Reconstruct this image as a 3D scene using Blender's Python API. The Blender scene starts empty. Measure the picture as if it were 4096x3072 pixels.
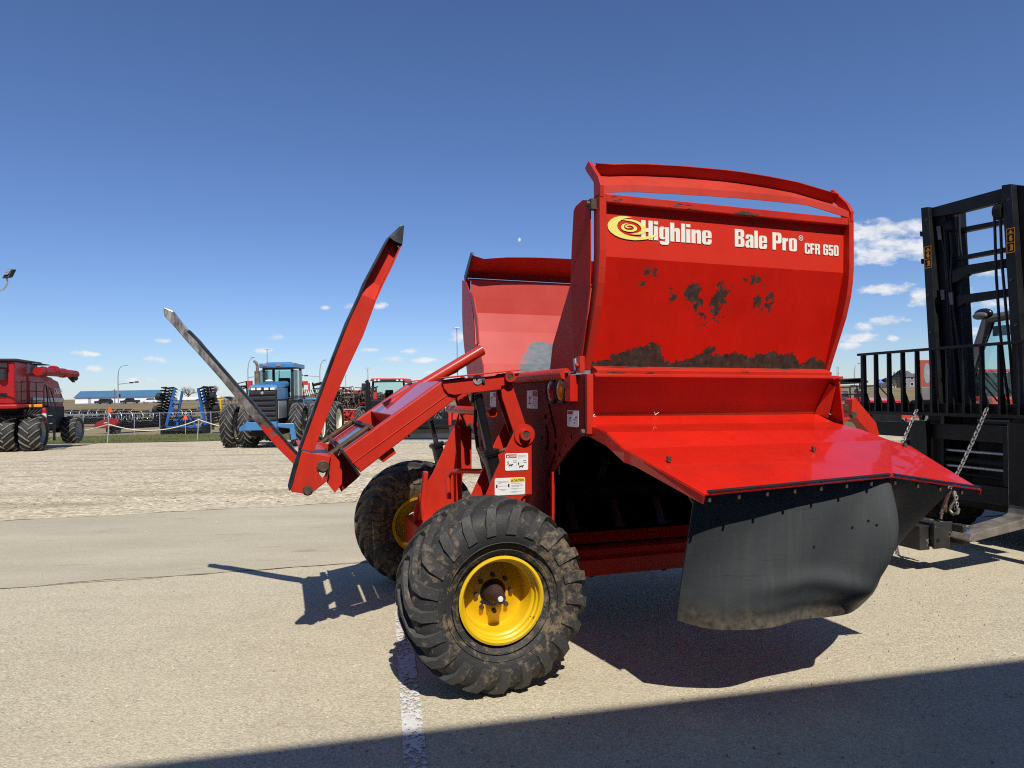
import bpy, math, random
from mathutils import Vector, Matrix, noise
from mathutils.geometry import tessellate_polygon
random.seed(7)
R = math.radians
C = bpy.context.scene.collection
# ------------------------------------------------------------------ camera
FOC = 2750.0 / 4096.0 * 36.0
CAMZ = 1.57
cam_rot = Matrix.Rotation(R(90.6), 3, 'X') @ Matrix.Rotation(R(-1.05), 3, 'Z')
cd = bpy.data.cameras.new('camera'); cam = bpy.data.objects.new('camera', cd); C.objects.link(cam)
cd.lens = FOC; cd.sensor_width = 36; cd.clip_start = .05; cd.clip_end = 6000
cam.matrix_world = Matrix.Translation((0, 0, CAMZ)) @ cam_rot.to_4x4()
bpy.context.scene.camera = cam
def ray(px, py): return cam_rot @ Vector(((px-2048)/2750, -(py-1536)/2750, -1))
def at(px, py, d):
    r = ray(px, py); return Vector((0, 0, CAMZ)) + r*(d/r.y)
def gz(y):                                   # the yard falls away gently, then rises to the highway
    if y < 12: return 0.0
    if y < 62: return -.033*(y-12) * min(1, (y-12)/6+.15)
    if y < 78: return -1.65
    if y < 190: t = (y-78)/112; return -1.65 + 1.40*(3*t*t-2*t*t*t)
    return -.25
def gp(px, py):                              # point where a line of sight meets the ground
    r = ray(px, py); t = 1.0; st = .05
    while t < 900:
        z = CAMZ + r.z*t
        if z <= gz(r.y*t): break
        t += st; st = max(.05, t*.004)
    return Vector((r.x*t, r.y*t, gz(r.y*t)))
# ------------------------------------------------------------------ frames
YAW = R(18.6); TIL = R(-1.0)
U = Vector((math.cos(YAW)*math.cos(TIL), math.sin(YAW)*math.cos(TIL), math.sin(TIL)))
V = Vector((-math.sin(YAW), math.cos(YAW), 0)); W = U.cross(V)
OB = Vector((-.0797, 3.5272, 0.0))
def frame(o, x, y, z):
    return Matrix(((x[0], y[0], z[0], o[0]), (x[1], y[1], z[1], o[1]), (x[2], y[2], z[2], o[2]), (0, 0, 0, 1)))
MF = frame(OB, U, V, W); MFI = MF.inverted()
def m(px, py, **k):                          # pixel on a machine plane u=, v= or w=
    d = MFI.to_3x3() @ ray(px, py); c = MFI @ Vector((0, 0, CAMZ)); (a, val), = k.items(); i = 'uvw'.index(a)
    return c + d*((val-c[i])/d[i])
def mu(pts, v): return [(q.x, q.z) for q in (m(px, py, v=v) for px, py in pts)]
# ------------------------------------------------------------------ mesh builder
class MB:
    def __init__(s): s.v = []; s.f = []; s.mi = []; s.cur = 0
    def add(s, vs, fs):
        b = len(s.v); s.v += [Vector(q) for q in vs]; s.f += [tuple(b+i for i in f) for f in fs]; s.mi += [s.cur]*len(fs); return s
    def box(s, c, d, rot=None):
        x, y, z = d[0]/2, d[1]/2, d[2]/2
        vs = [Vector((i*x, j*y, k*z)) for i in (-1, 1) for j in (-1, 1) for k in (-1, 1)]
        if rot: vs = [rot @ q for q in vs]
        return s.add([Vector(c)+q for q in vs], [(0, 1, 3, 2), (4, 6, 7, 5), (0, 4, 5, 1), (2, 3, 7, 6), (0, 2, 6, 4), (1, 5, 7, 3)])
    def bx(s, x0, x1, y0, y1, z0, z1): return s.box(((x0+x1)/2, (y0+y1)/2, (z0+z1)/2), (abs(x1-x0), abs(y1-y0), abs(z1-z0)))
    def prism(s, pts, pl, a, b, holes=()):   # 2D outline in plane 'uw','vw','uv' pushed from a to b
        def P(q, t): return {'uw': (q[0], t, q[1]), 'vw': (t, q[0], q[1]), 'uv': (q[0], q[1], t)}[pl]
        loops = [list(pts)]+[list(h) for h in holes]
        flat = [q for L in loops for q in L]; n = len(flat)
        tris = tessellate_polygon([[Vector((q[0], q[1], 0)) for q in L] for L in loops])
        fs = [t for t in tris]+[tuple(n+i for i in reversed(t)) for t in tris]
        if not holes: fs = [tuple(range(n)), tuple(n+i for i in reversed(range(n)))]
        o = 0
        for L in loops:
            k = len(L)
            for i in range(k): fs.append((o+i, n+o+i, n+o+(i+1) % k, o+(i+1) % k))
            o += k
        return s.add([P(q, a) for q in flat]+[P(q, b) for q in flat], fs)
    def slab(s, pts, th):                    # 3D outline thickened by vector th
        th = Vector(th); n = len(pts); vs = [Vector(q) for q in pts]+[Vector(q)+th for q in pts]
        return s.add(vs, [tuple(range(n)), tuple(n+i for i in reversed(range(n)))]+[(i, n+i, n+(i+1) % n, (i+1) % n) for i in range(n)])
    def grid(s, rows, th=None):              # rows of 3D points; optional thickness vector field (constant)
        nr, nc = len(rows), len(rows[0]); vs = [Vector(q) for r in rows for q in r]
        fs = [(i*nc+j, i*nc+j+1, (i+1)*nc+j+1, (i+1)*nc+j) for i in range(nr-1) for j in range(nc-1)]
        if th is not None:
            th = Vector(th); n = len(vs); vs += [q+th for q in vs]
            fs += [tuple(n+i for i in reversed(f)) for f in fs[:]]
            for j in range(nc-1): fs += [(j, n+j, n+j+1, j+1), ((nr-1)*nc+j+1, n+(nr-1)*nc+j+1, n+(nr-1)*nc+j, (nr-1)*nc+j)]
            for i in range(nr-1): fs += [((i+1)*nc, n+(i+1)*nc, n+i*nc, i*nc), (i*nc+nc-1, n+i*nc+nc-1, n+(i+1)*nc+nc-1, (i+1)*nc+nc-1)]
        return s.add(vs, fs)
    def tube(s, path, r, n=10, cap=True, closed=False):
        path = [Vector(q) for q in path]; k = len(path); rings = []; up = None
        for i, p in enumerate(path):
            if closed: t = (path[(i+1) % k]-path[i-1])
            else: t = path[min(i+1, k-1)]-path[max(i-1, 0)]
            t.normalize()
            if up is None: up = Vector((0, 0, 1)) if abs(t.z) < .9 else Vector((1, 0, 0))
            a = t.cross(up).normalized(); b = a.cross(t).normalized(); up = b
            rr = r[i] if isinstance(r, (list, tuple)) else r
            rings.append([p+(a*math.cos(2*math.pi*j/n)+b*math.sin(2*math.pi*j/n))*rr for j in range(n)])
        vs = [q for g in rings for q in g]; fs = []
        for i in range(k if closed else k-1):
            i2 = (i+1) % k
            for j in range(n): fs.append((i*n+j, i*n+(j+1) % n, i2*n+(j+1) % n, i2*n+j))
        if cap and not closed: fs += [tuple(reversed(range(n))), tuple((k-1)*n+j for j in range(n))]
        return s.add(vs, fs)
    def cyl(s, a, b, r, n=14, r2=None): return s.tube([a, b], [r, r if r2 is None else r2], n)
    def bar(s, a, b, w, h, up=(0, 0, 1)):    # rectangular bar from a to b
        a, b = Vector(a), Vector(b); t = (b-a).normalized(); x = t.cross(Vector(up))
        if x.length < 1e-4: x = t.cross(Vector((1, 0, 0)))
        x.normalize(); z = x.cross(t); q = []
        for p in (a, b): q += [p+x*w/2*i+z*h/2*j for i, j in ((-1, -1), (1, -1), (1, 1), (-1, 1))]
        return s.add(q, [(0, 1, 2, 3), (7, 6, 5, 4), (0, 4, 5, 1), (1, 5, 6, 2), (2, 6, 7, 3), (3, 7, 4, 0)])
    def lathe(s, prof, c, ax='y', n=32, ring=False):   # prof (r, t) about an axis through c; ring: profile is closed
        c = Vector(c); vs = []
        for j in range(n):
            a = 2*math.pi*j/n; ca, sa = math.cos(a), math.sin(a)
            for r, t in prof: vs.append(c+Vector({'y': (r*ca, t, r*sa), 'z': (r*ca, r*sa, t), 'x': (t, r*ca, r*sa)}[ax]))
        k = len(prof); fs = []
        for j in range(n):
            for i in range(k if ring else k-1): i2 = (i+1) % k; fs.append((j*k+i, j*k+i2, ((j+1) % n)*k+i2, ((j+1) % n)*k+i))
        return s.add(vs, fs)
    def ball(s, c, r, n=10):
        rx, ry, rz = r if isinstance(r, (tuple, list)) else (r, r, r); c = Vector(c); vs = []; k = n//2+1
        for i in range(k):
            p = math.pi*i/(k-1)
            for j in range(n): a = 2*math.pi*j/n; vs.append(c+Vector((rx*math.sin(p)*math.cos(a), ry*math.sin(p)*math.sin(a), rz*math.cos(p))))
        return s.add(vs, [(i*n+j, i*n+(j+1) % n, (i+1)*n+(j+1) % n, (i+1)*n+j) for i in range(k-1) for j in range(n)])
    def xf(s, M, start=0):
        for i in range(start, len(s.v)): s.v[i] = M @ s.v[i]
        return s
    def build(s, name, mat, parent=None, smooth=False, bevel=0, frame=None):
        me = bpy.data.meshes.new(name)
        vs = [frame @ q for q in s.v] if frame else s.v
        me.from_pydata([tuple(q) for q in vs], [], s.f)
        for mt in (mat if isinstance(mat, (list, tuple)) else [mat]): me.materials.append(mt)
        if isinstance(mat, (list, tuple)): me.polygons.foreach_set('material_index', s.mi)
        me.validate()
        import bmesh
        b = bmesh.new(); b.from_mesh(me); bmesh.ops.recalc_face_normals(b, faces=b.faces); b.to_mesh(me); b.free()
        if smooth:
            me.polygons.foreach_set('use_smooth', [True]*len(me.polygons))
            try: me.set_sharp_from_angle(angle=R(38))
            except Exception: pass
        o = bpy.data.objects.new(name, me); C.objects.link(o)
        if parent: o.parent = parent
        if bevel:
            b = o.modifiers.new('bevel', 'BEVEL'); b.width = bevel; b.segments = 2; b.limit_method = 'ANGLE'; b.angle_limit = R(35); b.harden_normals = False
        return o
def thing(name, label, cat, M=None, group=None):
    o = bpy.data.objects.new(name, None); C.objects.link(o); o.empty_display_size = .3
    if M is not None: o.matrix_world = M
    return tag(o, label, cat, group)
def tag(o, label, cat, group=None):
    o['label'] = label; o['category'] = cat
    if group: o['group'] = group
    return o
def structure(o, kind='structure', label=None):
    o['kind'] = kind
    if label: o['label'] = label
    return o
def dup(root, M=None, label=None, group=None):
    def cp(o, par):
        c = o.copy(); C.objects.link(c); c.parent = par
        for ch in o.children: cp(ch, c)
        return c
    r = cp(root, None)
    if M is not None: r.matrix_world = M
    if label: r['label'] = label
    if group: r['group'] = group
    return r
def place(o, yaw=0): return Matrix.Translation(o) @ Matrix.Rotation(yaw, 4, 'Z')
def text_mb(txt, x0, x1, z0, z1, off=0.0, font=None):
    """lettering as 2D triangles fitted into a rectangle; returns (points2d, faces)"""
    cu = bpy.data.curves.new('txt', 'FONT'); cu.body = txt; cu.offset = off; cu.resolution_u = 3
    ob = bpy.data.objects.new('txt', cu); C.objects.link(ob)
    dg = bpy.context.evaluated_depsgraph_get(); ev = ob.evaluated_get(dg); me = ev.to_mesh()
    pts = [(q.co.x, q.co.y) for q in me.vertices]; fs = [tuple(p.vertices) for p in me.polygons]
    ev.to_mesh_clear(); bpy.data.objects.remove(ob); bpy.data.curves.remove(cu)
    ax, bx_ = min(p[0] for p in pts), max(p[0] for p in pts); ay, by = min(p[1] for p in pts), max(p[1] for p in pts)
    return [(x0+(p[0]-ax)/(bx_-ax)*(x1-x0), z0+(p[1]-ay)/(by-ay)*(z1-z0)) for p in pts], fs
# ------------------------------------------------------------------ materials
class NT:
    def __init__(s, name):
        s.m = bpy.data.materials.new(name); s.m.use_nodes = True; s.t = s.m.node_tree; s.b = s.t.nodes['Principled BSDF']
    def n(s, ty, **k):
        nd = s.t.nodes.new('ShaderNode'+ty)
        for a, v in k.items():
            if a.startswith('i_'): nd.inputs[a[2:].replace('_', ' ')].default_value = v
            else: setattr(nd, a, v)
        return nd
    def l(s, a, b): s.t.links.new(a, b); return s
    def co(s, kind='Object', scale=None):
        c = s.n('TexCoord').outputs[kind]
        if scale:
            mp = s.n('Mapping'); mp.inputs['Scale'].default_value = scale; s.l(c, mp.inputs['Vector']); c = mp.outputs['Vector']
        return c
    def noise(s, co, sc, det=4, rough=.55, dist=0):
        n = s.n('TexNoise'); s.l(co, n.inputs['Vector']); n.inputs['Scale'].default_value = sc; n.inputs['Detail'].default_value = det
        n.inputs['Roughness'].default_value = rough; n.inputs['Distortion'].default_value = dist; return n.outputs['Fac']
    def vor(s, co, sc, out='Distance', feat='F1'):
        n = s.n('TexVoronoi', feature=feat); s.l(co, n.inputs['Vector']); n.inputs['Scale'].default_value = sc; return n.outputs[out]
    def ramp(s, f, *st, interp='LINEAR'):
        r = s.n('ValToRGB'); r.color_ramp.interpolation = interp; e = r.color_ramp.elements
        while len(e) < len(st): e.new(.5)
        for x, (p, c) in zip(e, st):
            x.position = p; x.color = (c, c, c, 1) if isinstance(c, (int, float)) else tuple(c)+(1,)
        s.l(f, r.inputs['Fac']); return r.outputs['Color']
    def mix(s, f, a, b, mode='MIX'):
        x = s.n('Mix', data_type='RGBA', blend_type=mode)
        for i, q in ((0, f), (6, a), (7, b)):
            if isinstance(q, (int, float)): x.inputs[i].default_value = q if i == 0 else (q, q, q, 1)
            elif isinstance(q, (tuple, list)): x.inputs[i].default_value = tuple(q)+(1,)
            else: s.l(q, x.inputs[i])
        return x.outputs[2]
    def math(s, op, a, b=None, c=None, clamp=False):
        x = s.n('Math', operation=op, use_clamp=clamp)
        for i, q in enumerate((a, b, c)):
            if q is None: continue
            if isinstance(q, (int, float)): x.inputs[i].default_value = q
            else: s.l(q, x.inputs[i])
        return x.outputs[0]
    def bump(s, h, st=.3, dist=.01, nrm=None):
        b = s.n('Bump'); b.inputs['Strength'].default_value = st; b.inputs['Distance'].default_value = dist; s.l(h, b.inputs['Height'])
        if nrm: s.l(nrm, b.inputs['Normal'])
        s.l(b.outputs['Normal'], s.b.inputs['Normal']); return b.outputs['Normal']
    def set(s, **k):
        for a, v in k.items():
            i = s.b.inputs[a.replace('_', ' ')]
            if isinstance(v, (int, float)): i.default_value = v
            elif isinstance(v, (tuple, list)): i.default_value = tuple(v)+(1,) if len(v) == 3 else v
            else: s.l(v, i)
        return s.m
def plain(name, col, rough=.5, metal=0, var=.18, sc=6, bump=0, coat=0, spec=.5):
    t = NT(name); c = t.co(); f = t.noise(c, sc, 5)
    a = tuple(x*(1-var) for x in col); b = tuple(min(1, x*(1+var)) for x in col)
    cc = t.ramp(f, (.3, a), (.7, b)); g = t.noise(c, sc*6, 3)
    if bump: t.bump(g, bump, .004)
    return t.set(Base_Color=cc, Roughness=t.math('MULTIPLY_ADD', g, .22, rough-.11), Metallic=metal, Coat_Weight=coat, Coat_Roughness=.08, Specular_IOR_Level=spec)
SUN_E, SKY_S, EXPO, SKY_TINT = 5.0, .082, 0.0, (.90, 1.04, 1.36)
MAT = {}
def red_paint(name, base=(.52, .022, .008), rust=None, coat=.06, rough=.45, dust=.22, coatr=.12, spec=.35):
    t = NT(name); c = t.co()
    f = t.noise(c, 2.2, 5); g = t.noise(c, 38, 4); d = t.noise(c, 1.3, 6, .65)
    col = t.ramp(f, (.3, tuple(x*.86 for x in base)), (.72, (base[0]*1.1, base[1]*1.25, base[2]*1.3)))
    dm = t.ramp(d, (.5, 0), (.8, dust)); col = t.mix(dm, col, (.40, .10, .07))
    sc = t.noise(t.co('Object', (60, 60, 7)), 3.5, 3, .5)
    scm = t.ramp(sc, (.73, 0), (.76, .35)); col = t.mix(scm, col, (.5, .16, .12)); stv = t.noise(t.co('Object', (16, 16, 1.3)), 1.0, 5, .6); col = t.mix(t.ramp(stv, (.5, 0), (.75, .30)), col, tuple(x*.62 for x in base)); fl = t.noise(c, 70, 2); col = t.mix(t.ramp(fl, (.70, 0), (.73, .35)), col, (.16, .03, .02)); wv = t.noise(c, 2.6, 2)
    ro = t.math('MULTIPLY_ADD', g, .2, rough-.1)
    if name == 'red_paint_worn':
        sz = t.n('SeparateXYZ'); t.l(c, sz.inputs[0]); up_ = t.math('GREATER_THAN', sz.outputs[2], 2.297); col = t.mix(up_, col, t.mix(t.ramp(f, (.3, 0), (.7, 1)), (.56, .024, .011), (.61, .034, .018)))  # band above the fold painted lighter, as the upright sheet catches more light
    if rust:
        rm = rust(t, c)
        rc = t.ramp(t.noise(c, 22, 5, .7), (.25, (.020, .012, .009)), (.55, (.060, .039, .030)), (.8, (.105, .078, .064)))
        col = t.mix(rm, col, rc); ro = t.math('MAXIMUM', ro, t.math('MULTIPLY', rm, .8))
        h = t.math('SUBTRACT', t.math('MULTIPLY', t.noise(c, 60, 3), .25), rm); t.bump(h, .35, .004)
        return t.set(Base_Color=col, Roughness=ro, Coat_Weight=t.math('MULTIPLY', t.math('SUBTRACT', 1, rm), coat), Coat_Roughness=coatr, Specular_IOR_Level=spec)
    t.bump(t.math('MULTIPLY_ADD', g, .03, wv), .35, .012)
    return t.set(Base_Color=col, Roughness=ro, Coat_Weight=coat, Coat_Roughness=coatr, Specular_IOR_Level=spec)
def chips(th=.66, sc=9):
    def f(t, c): return t.ramp(t.noise(c, sc, 6, .6, .3), (th, 0), (th+.012, 1))
    return f
def panel_rust(t, c):
    """bare patches: a ragged band along the bottom lip and three peeled spots in the middle"""
    s = t.n('SeparateXYZ'); t.l(c, s.inputs[0]); u, w = s.outputs[0], s.outputs[2]
    n1 = t.math('ADD', t.math('MULTIPLY', t.noise(c, 9.5, 9, .72, .3), .62), t.math('MULTIPLY', t.noise(c, 34, 6, .7, .4), .38)); n2 = t.noise(t.co('Object', (3.2, 1, .5)), 1.0, 2)
    hgt = t.math('MULTIPLY_ADD', t.ramp(t.math('DIVIDE', u, 2.4), (.5/2.4, 0), (.66/2.4, .25), (.78/2.4, .68), (.98/2.4, .78), (1.03/2.4, .3), (1.2/2.4, .35), (1.3/2.4, .7), (1.45/2.4, .55), (1.75/2.4, .62), (1.93/2.4, .55), (2.0/2.4, .08), (2.1/2.4, .5), (2.2/2.4, .1)), .15, 1.712)
    hg = t.math('MULTIPLY_ADD', t.math('SUBTRACT', n1, .5), .34, hgt)
    band = t.math('LESS_THAN', w, hg)
    tot = band
    for (a, b, ra, rb, k) in ((1.17, 2.105, .075, .085, 1.), (1.345, 2.10, .085, .10, 1.), (1.60, 2.13, .045, .09, .9), (.87, 2.235, .09, .045, .72), (1.68, 2.10, .05, .07, .75), (1.0, 2.12, .05, .06, .6), (1.55, 2.22, .09, .05, .62), (1.23, 1.99, .06, .06, .65), (.82, 2.17, .04, .03, .7)):
        du = t.math('DIVIDE', t.math('SUBTRACT', u, a), ra); dw = t.math('DIVIDE', t.math('SUBTRACT', w, b), rb)
        r2 = t.math('ADD', t.math('MULTIPLY', du, du), t.math('MULTIPLY', dw, dw))
        e = t.math('MULTIPLY_ADD', t.math('SUBTRACT', n1, .5), 9.0, t.math('SUBTRACT', k-.42, r2))
        tot = t.math('MAXIMUM', tot, t.math('GREATER_THAN', e, 0))
    spk = t.ramp(t.noise(c, 26, 3, .6), (.735, 0), (.745, 1))
    return t.math('MAXIMUM', tot, spk)
MAT['red'] = red_paint('red_paint')
MAT['red_chip'] = red_paint('red_paint_chipped', rust=chips(.685, 7))
MAT['red_lip'] = red_paint('red_paint_lip', rust=lambda t, c: t.ramp(t.noise(t.co('Object', (3, 30, 14)), 1.0, 6, .65), (.57, 0), (.585, 1)))
MAT['red_shine'] = red_paint('red_paint_polished', base=(.50, .03, .012), coat=1, rough=.3, dust=.1, coatr=.12)
MAT['red_worn'] = red_paint('red_paint_worn', base=(.55, .010, .003), rust=panel_rust, coat=0, rough=.55, dust=.03, spec=.12)
MAT['red_gloss'] = red_paint('red_paint_gloss', base=(.60, .013, .004), coat=.7, rough=.42, dust=.05, coatr=.05)
MAT['red_faded'] = red_paint('red_paint_faded', base=(.50, .040, .022), coat=0, rough=.55, spec=.2)
def far_panel(t, c):
    s = t.n('SeparateXYZ'); t.l(c, s.inputs[0]); u, w = s.outputs[0], s.outputs[2]
    n = t.noise(c, 4.5, 7, .6)
    e = t.math('ADD', t.math('MULTIPLY', t.math('SUBTRACT', u, .98), 1.1), t.math('MULTIPLY_ADD', t.math('SUBTRACT', n, .5), .8, t.math('MULTIPLY', t.math('SUBTRACT', 2.04, w), .35)))
    top = t.math('LESS_THAN', w, t.math('MULTIPLY_ADD', n, .2, 1.93))
    return t.math('MULTIPLY', t.ramp(e, (.02, 0), (.10, 1)), top)
def bare_inner():
    t = NT('red_paint_worn_to_steel'); c = t.co(); f = t.noise(c, 3, 5)
    col = t.ramp(f, (.3, (.45, .042, .028)), (.7, (.51, .062, .045)))
    mk = far_panel(t, c); st = t.ramp(t.noise(t.co('Object', (8, 8, 16)), 2, 5, .6), (.3, (.09, .105, .115)), (.7, (.145, .165, .18)))
    return t.set(Base_Color=t.mix(mk, col, st), Roughness=.45, Metallic=t.math('MULTIPLY', mk, .35))
MAT['red_inner'] = bare_inner()
MAT['red_matte'] = red_paint('red_paint_matte', base=(.44, .020, .009), coat=0, rough=.6, spec=.12, dust=.12)
MAT['red_shaded'] = red_paint('red_paint_shaded', base=(.19, .013, .010), coat=0, rough=.6, spec=.15, dust=.08)  # darker red with the shade of the rear end plate painted in
def tine_mat():
    t = NT('tine_worn'); c = t.co(); s = t.n('SeparateXYZ'); t.l(c, s.inputs[0]); n = t.noise(c, 9, 6, .65)
    steel = t.ramp(t.noise(t.co('Object', (30, 30, 9)), 1.2, 6, .65), (.3, (.13, .115, .105)), (.42, (.26, .24, .225)), (.6, (.56, .55, .54)))
    steel = t.mix(t.ramp(t.math('MULTIPLY_ADD', t.math('SUBTRACT', n, .5), .8, s.outputs[2]), (.0, .75), (1.55/2.4, .75), (1.95/2.4, .0)) if False else t.math('MULTIPLY', t.math('SUBTRACT', 1.9, t.math('MULTIPLY_ADD', t.math('SUBTRACT', n, .5), .9, s.outputs[2])), 1.6, clamp=True), steel, t.ramp(t.noise(c, 26, 6, .7), (.35, (.05, .032, .025)), (.65, (.22, .17, .14))))
    # paint survives only near the foot
    e = t.math('MULTIPLY_ADD', t.math('SUBTRACT', n, .5), .55, s.outputs[2]); mk = t.ramp(t.math('SUBTRACT', e, 1.0), (.28, 0), (.30, 1))
    col = t.mix(mk, (.48, .022, .014), steel)
    t.bump(n, .12, .004)
    return t.set(Base_Color=col, Roughness=t.ramp(n, (.3, .22), (.7, .48)), Metallic=t.math('MULTIPLY', mk, .55))
MAT['tine_worn'] = tine_mat()
def steel_mat(name, c0, c1, rough=.42, metal=.7, sc=10):
    t = NT(name); c = t.co(); n = t.noise(c, sc, 6, .65); g = t.noise(c, sc*7, 3)
    t.bump(g, .15, .003)
    return t.set(Base_Color=t.ramp(n, (.3, c0), (.7, c1)), Roughness=t.math('MULTIPLY_ADD', n, .3, rough-.15), Metallic=metal)
MAT['steel_dark'] = steel_mat('dark_steel', (.035, .04, .046), (.10, .11, .12), .4, .8)
MAT['rusty'] = steel_mat('rusty_steel', (.045, .026, .018), (.15, .09, .06), .7, .3, 25)
MAT['hub_dark'] = steel_mat('hub_grease', (.018, .011, .008), (.07, .04, .03), .6, .2, 18)
MAT['chrome'] = steel_mat('chrome', (.45, .46, .47), (.62, .62, .62), .16, 1, 4)
MAT['galv'] = steel_mat('galvanised', (.40, .42, .44), (.58, .60, .62), .45, .6, 12)
MAT['chain'] = steel_mat('chain_steel', (.28, .26, .23), (.52, .50, .46), .45, .75, 40)
MAT['black_paint'] = plain('black_paint', (.010, .010, .010), .5, 0, .5, 9, spec=.32, bump=.15)
MAT['black_gloss'] = plain('black_gloss', (.010, .010, .011), .28, 0, .25, 6, coat=.3)
MAT['beam_worn'] = (lambda t: (lambda c: t.set(Base_Color=t.mix(t.ramp(t.noise(c, 11, 6, .65), (.60, 0), (.64, .8)), t.ramp(t.noise(c, 5, 4), (.3, (.012, .012, .012)), (.7, (.035, .034, .032))), t.ramp(t.noise(c, 16, 4), (.3, (.16, .11, .08)), (.7, (.32, .27, .22)))), Roughness=.6))(t.co()))(NT('worn_black_paint'))
MAT['fork_steel'] = steel_mat('fork_steel', (.10, .085, .07), (.30, .27, .23), .55, .35, 7)
MAT['rubber_hose'] = plain('hose_rubber', (.012, .012, .012), .5)
def tyre_mat(name, base, dirt, amt, sc=9):
    t = NT(name); c = t.co(); n = t.noise(c, sc, 7, .68, .3); n2 = t.noise(c, sc*5, 4, .6); b = t.noise(c, 1.7, 2)
    k = t.math('ADD', n, t.math('MULTIPLY', t.math('SUBTRACT', b, .5), .7))
    mk = t.ramp(k, (.60-amt, 0), (.74-amt, .92)); col = t.ramp(n2, (.3, tuple(x*.75 for x in base)), (.7, tuple(x*1.3 for x in base)))
    dc = t.ramp(n2, (.25, tuple(x*.45 for x in dirt)), (.75, dirt)); t.bump(t.math('ADD', n, t.math('MULTIPLY', n2, .6)), .35, .006)
    return t.set(Base_Color=t.mix(mk, col, dc), Roughness=t.math('MULTIPLY_ADD', mk, .25, .6), Specular_IOR_Level=.3)
MAT['tyre_dirty'] = tyre_mat('tyre_rubber_muddy', (.034, .034, .034), (.27, .20, .12), .10, 24)
MAT['tyre_worn'] = tyre_mat('tyre_rubber_worn', (.050, .049, .047), (.27, .21, .135), .10, 22)
MAT['tyre'] = tyre_mat('tyre_rubber', (.022, .022, .023), (.12, .11, .095), .03)
MAT['tyre_lug'] = tyre_mat('tyre_rubber_dusty', (.10, .095, .085), (.24, .22, .19), .2, 5)
MAT['tyre_pale'] = tyre_mat('tyre_rubber_pale', (.15, .135, .105), (.30, .27, .21), .18, 5)
def yellow_rim():
    t = NT('yellow_paint'); c = t.co(); n = t.noise(c, 7, 6, .6, .3); g = t.noise(c, 50, 3)
    mk = t.ramp(n, (.665, 0), (.675, 1)); col = t.ramp(t.noise(c, 3, 4), (.3, (.66, .40, .006)), (.7, (.80, .52, .012)))
    col = t.mix(mk, col, (.03, .018, .012)); col = t.mix(t.ramp(g, (.6, 0), (.8, .12)), col, (.3, .2, .08))
    t.bump(t.math('MULTIPLY', mk, -1), .3, .003)
    return t.set(Base_Color=col, Roughness=.38, Coat_Weight=.25)
MAT['yellow'] = yellow_rim()
def skirt_mat():
    t = NT('rubber_sheet'); c = t.co(); n = t.noise(c, 2.0, 6, .6); g = t.noise(c, 30, 4); st = t.noise(t.co('Object', (1.2, 1.2, 22)), 1.4, 4, .6); v = t.noise(t.co('Object', (26, 26, 2.0)), 1.0, 4, .6)
    col = t.ramp(n, (.3, (.040, .045, .047)), (.7, (.058, .063, .065)))
    col = t.mix(t.ramp(st, (.66, 0), (.70, .45)), col, (.016, .017, .018))
    col = t.mix(t.ramp(v, (.5, 0), (.8, .35)), col, (.10, .10, .085))
    s = t.n('SeparateXYZ'); t.l(c, s.inputs[0])
    low = t.math('MULTIPLY', t.ramp(t.math('ADD', s.outputs[2], t.math('MULTIPLY', t.math('SUBTRACT', t.noise(c, 6, 6, .65), .5), .22)), (.43, 1), (.57, 0)), .9)
    col = t.mix(low, col, t.ramp(g, (.3, (.035, .028, .018)), (.7, (.16, .125, .08))))
    cr = t.noise(t.co('Object', (1.5, 1.5, 9)), 1.3, 5, .7, 1.2); t.bump(t.math('ADD', t.math('MULTIPLY', cr, .28), t.math('ADD', t.math('MULTIPLY', n, .6), t.math('MULTIPLY', g, .15))), .32, .014)
    return t.set(Base_Color=col, Roughness=.62, Specular_IOR_Level=.35)
MAT['skirt'] = skirt_mat()
MAT['white'] = plain('white_vinyl', (.78, .78, .75), .45, 0, .06, 8)
MAT['cream'] = plain('cream_vinyl', (.80, .78, .66), .5, 0, .04, 12)
MAT['logo_yellow'] = plain('yellow_vinyl', (.82, .76, .18), .45, 0, .05, 8)
MAT['sticker_red'] = plain('red_vinyl', (.42, .012, .02), .45, 0, .05)
MAT['sticker_yellow'] = plain('caution_yellow', (.85, .60, .05), .45, 0, .05)
MAT['ink'] = plain('dark_ink', (.03, .03, .032), .6, 0, .1)
MAT['grey_ink'] = plain('grey_ink', (.30, .30, .31), .6, 0, .1)
MAT['amber'] = plain('amber_lens', (.50, .16, .008), .25, 0, .15, 30, coat=.5)
MAT['red_lens'] = plain('red_lens', (.20, .006, .012), .25, 0, .15, 30, coat=.5)
MAT['blue'] = plain('blue_paint', (.05, .185, .39), .38, 0, .12, 4, coat=.2)
MAT['royal'] = plain('royal_blue_paint', (.02, .10, .34), .4, 0, .15, 4)
MAT['combine_red'] = plain('combine_red_paint', (.34, .008, .010), .45, 0, .15, 2, coat=.08, spec=.3)
MAT['far_red'] = plain('implement_red_paint', (.60, .03, .015), .45, 0, .25, 3)
MAT['orange'] = plain('implement_orange_paint', (.75, .30, .01), .5, 0, .2, 3)
MAT['far_yellow'] = plain('implement_yellow_paint', (.80, .50, .01), .5, 0, .15, 3)
MAT['cream_rim'] = plain('cream_rim_paint', (.74, .68, .48), .45, 0, .12, 4)
MAT['grille'] = plain('grille_plastic', (.018, .018, .020), .5, 0, .3, 8)
MAT['frame_black'] = plain('frame_black', (.011, .011, .012), .6, 0, .4, 3, spec=.2)
MAT['grey_plastic'] = plain('grey_plastic', (.13, .125, .12), .55, 0, .15, 5)
MAT['brown_steel'] = plain('weathered_steel', (.13, .095, .065), .75, 0, .5, 1.5)
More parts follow.
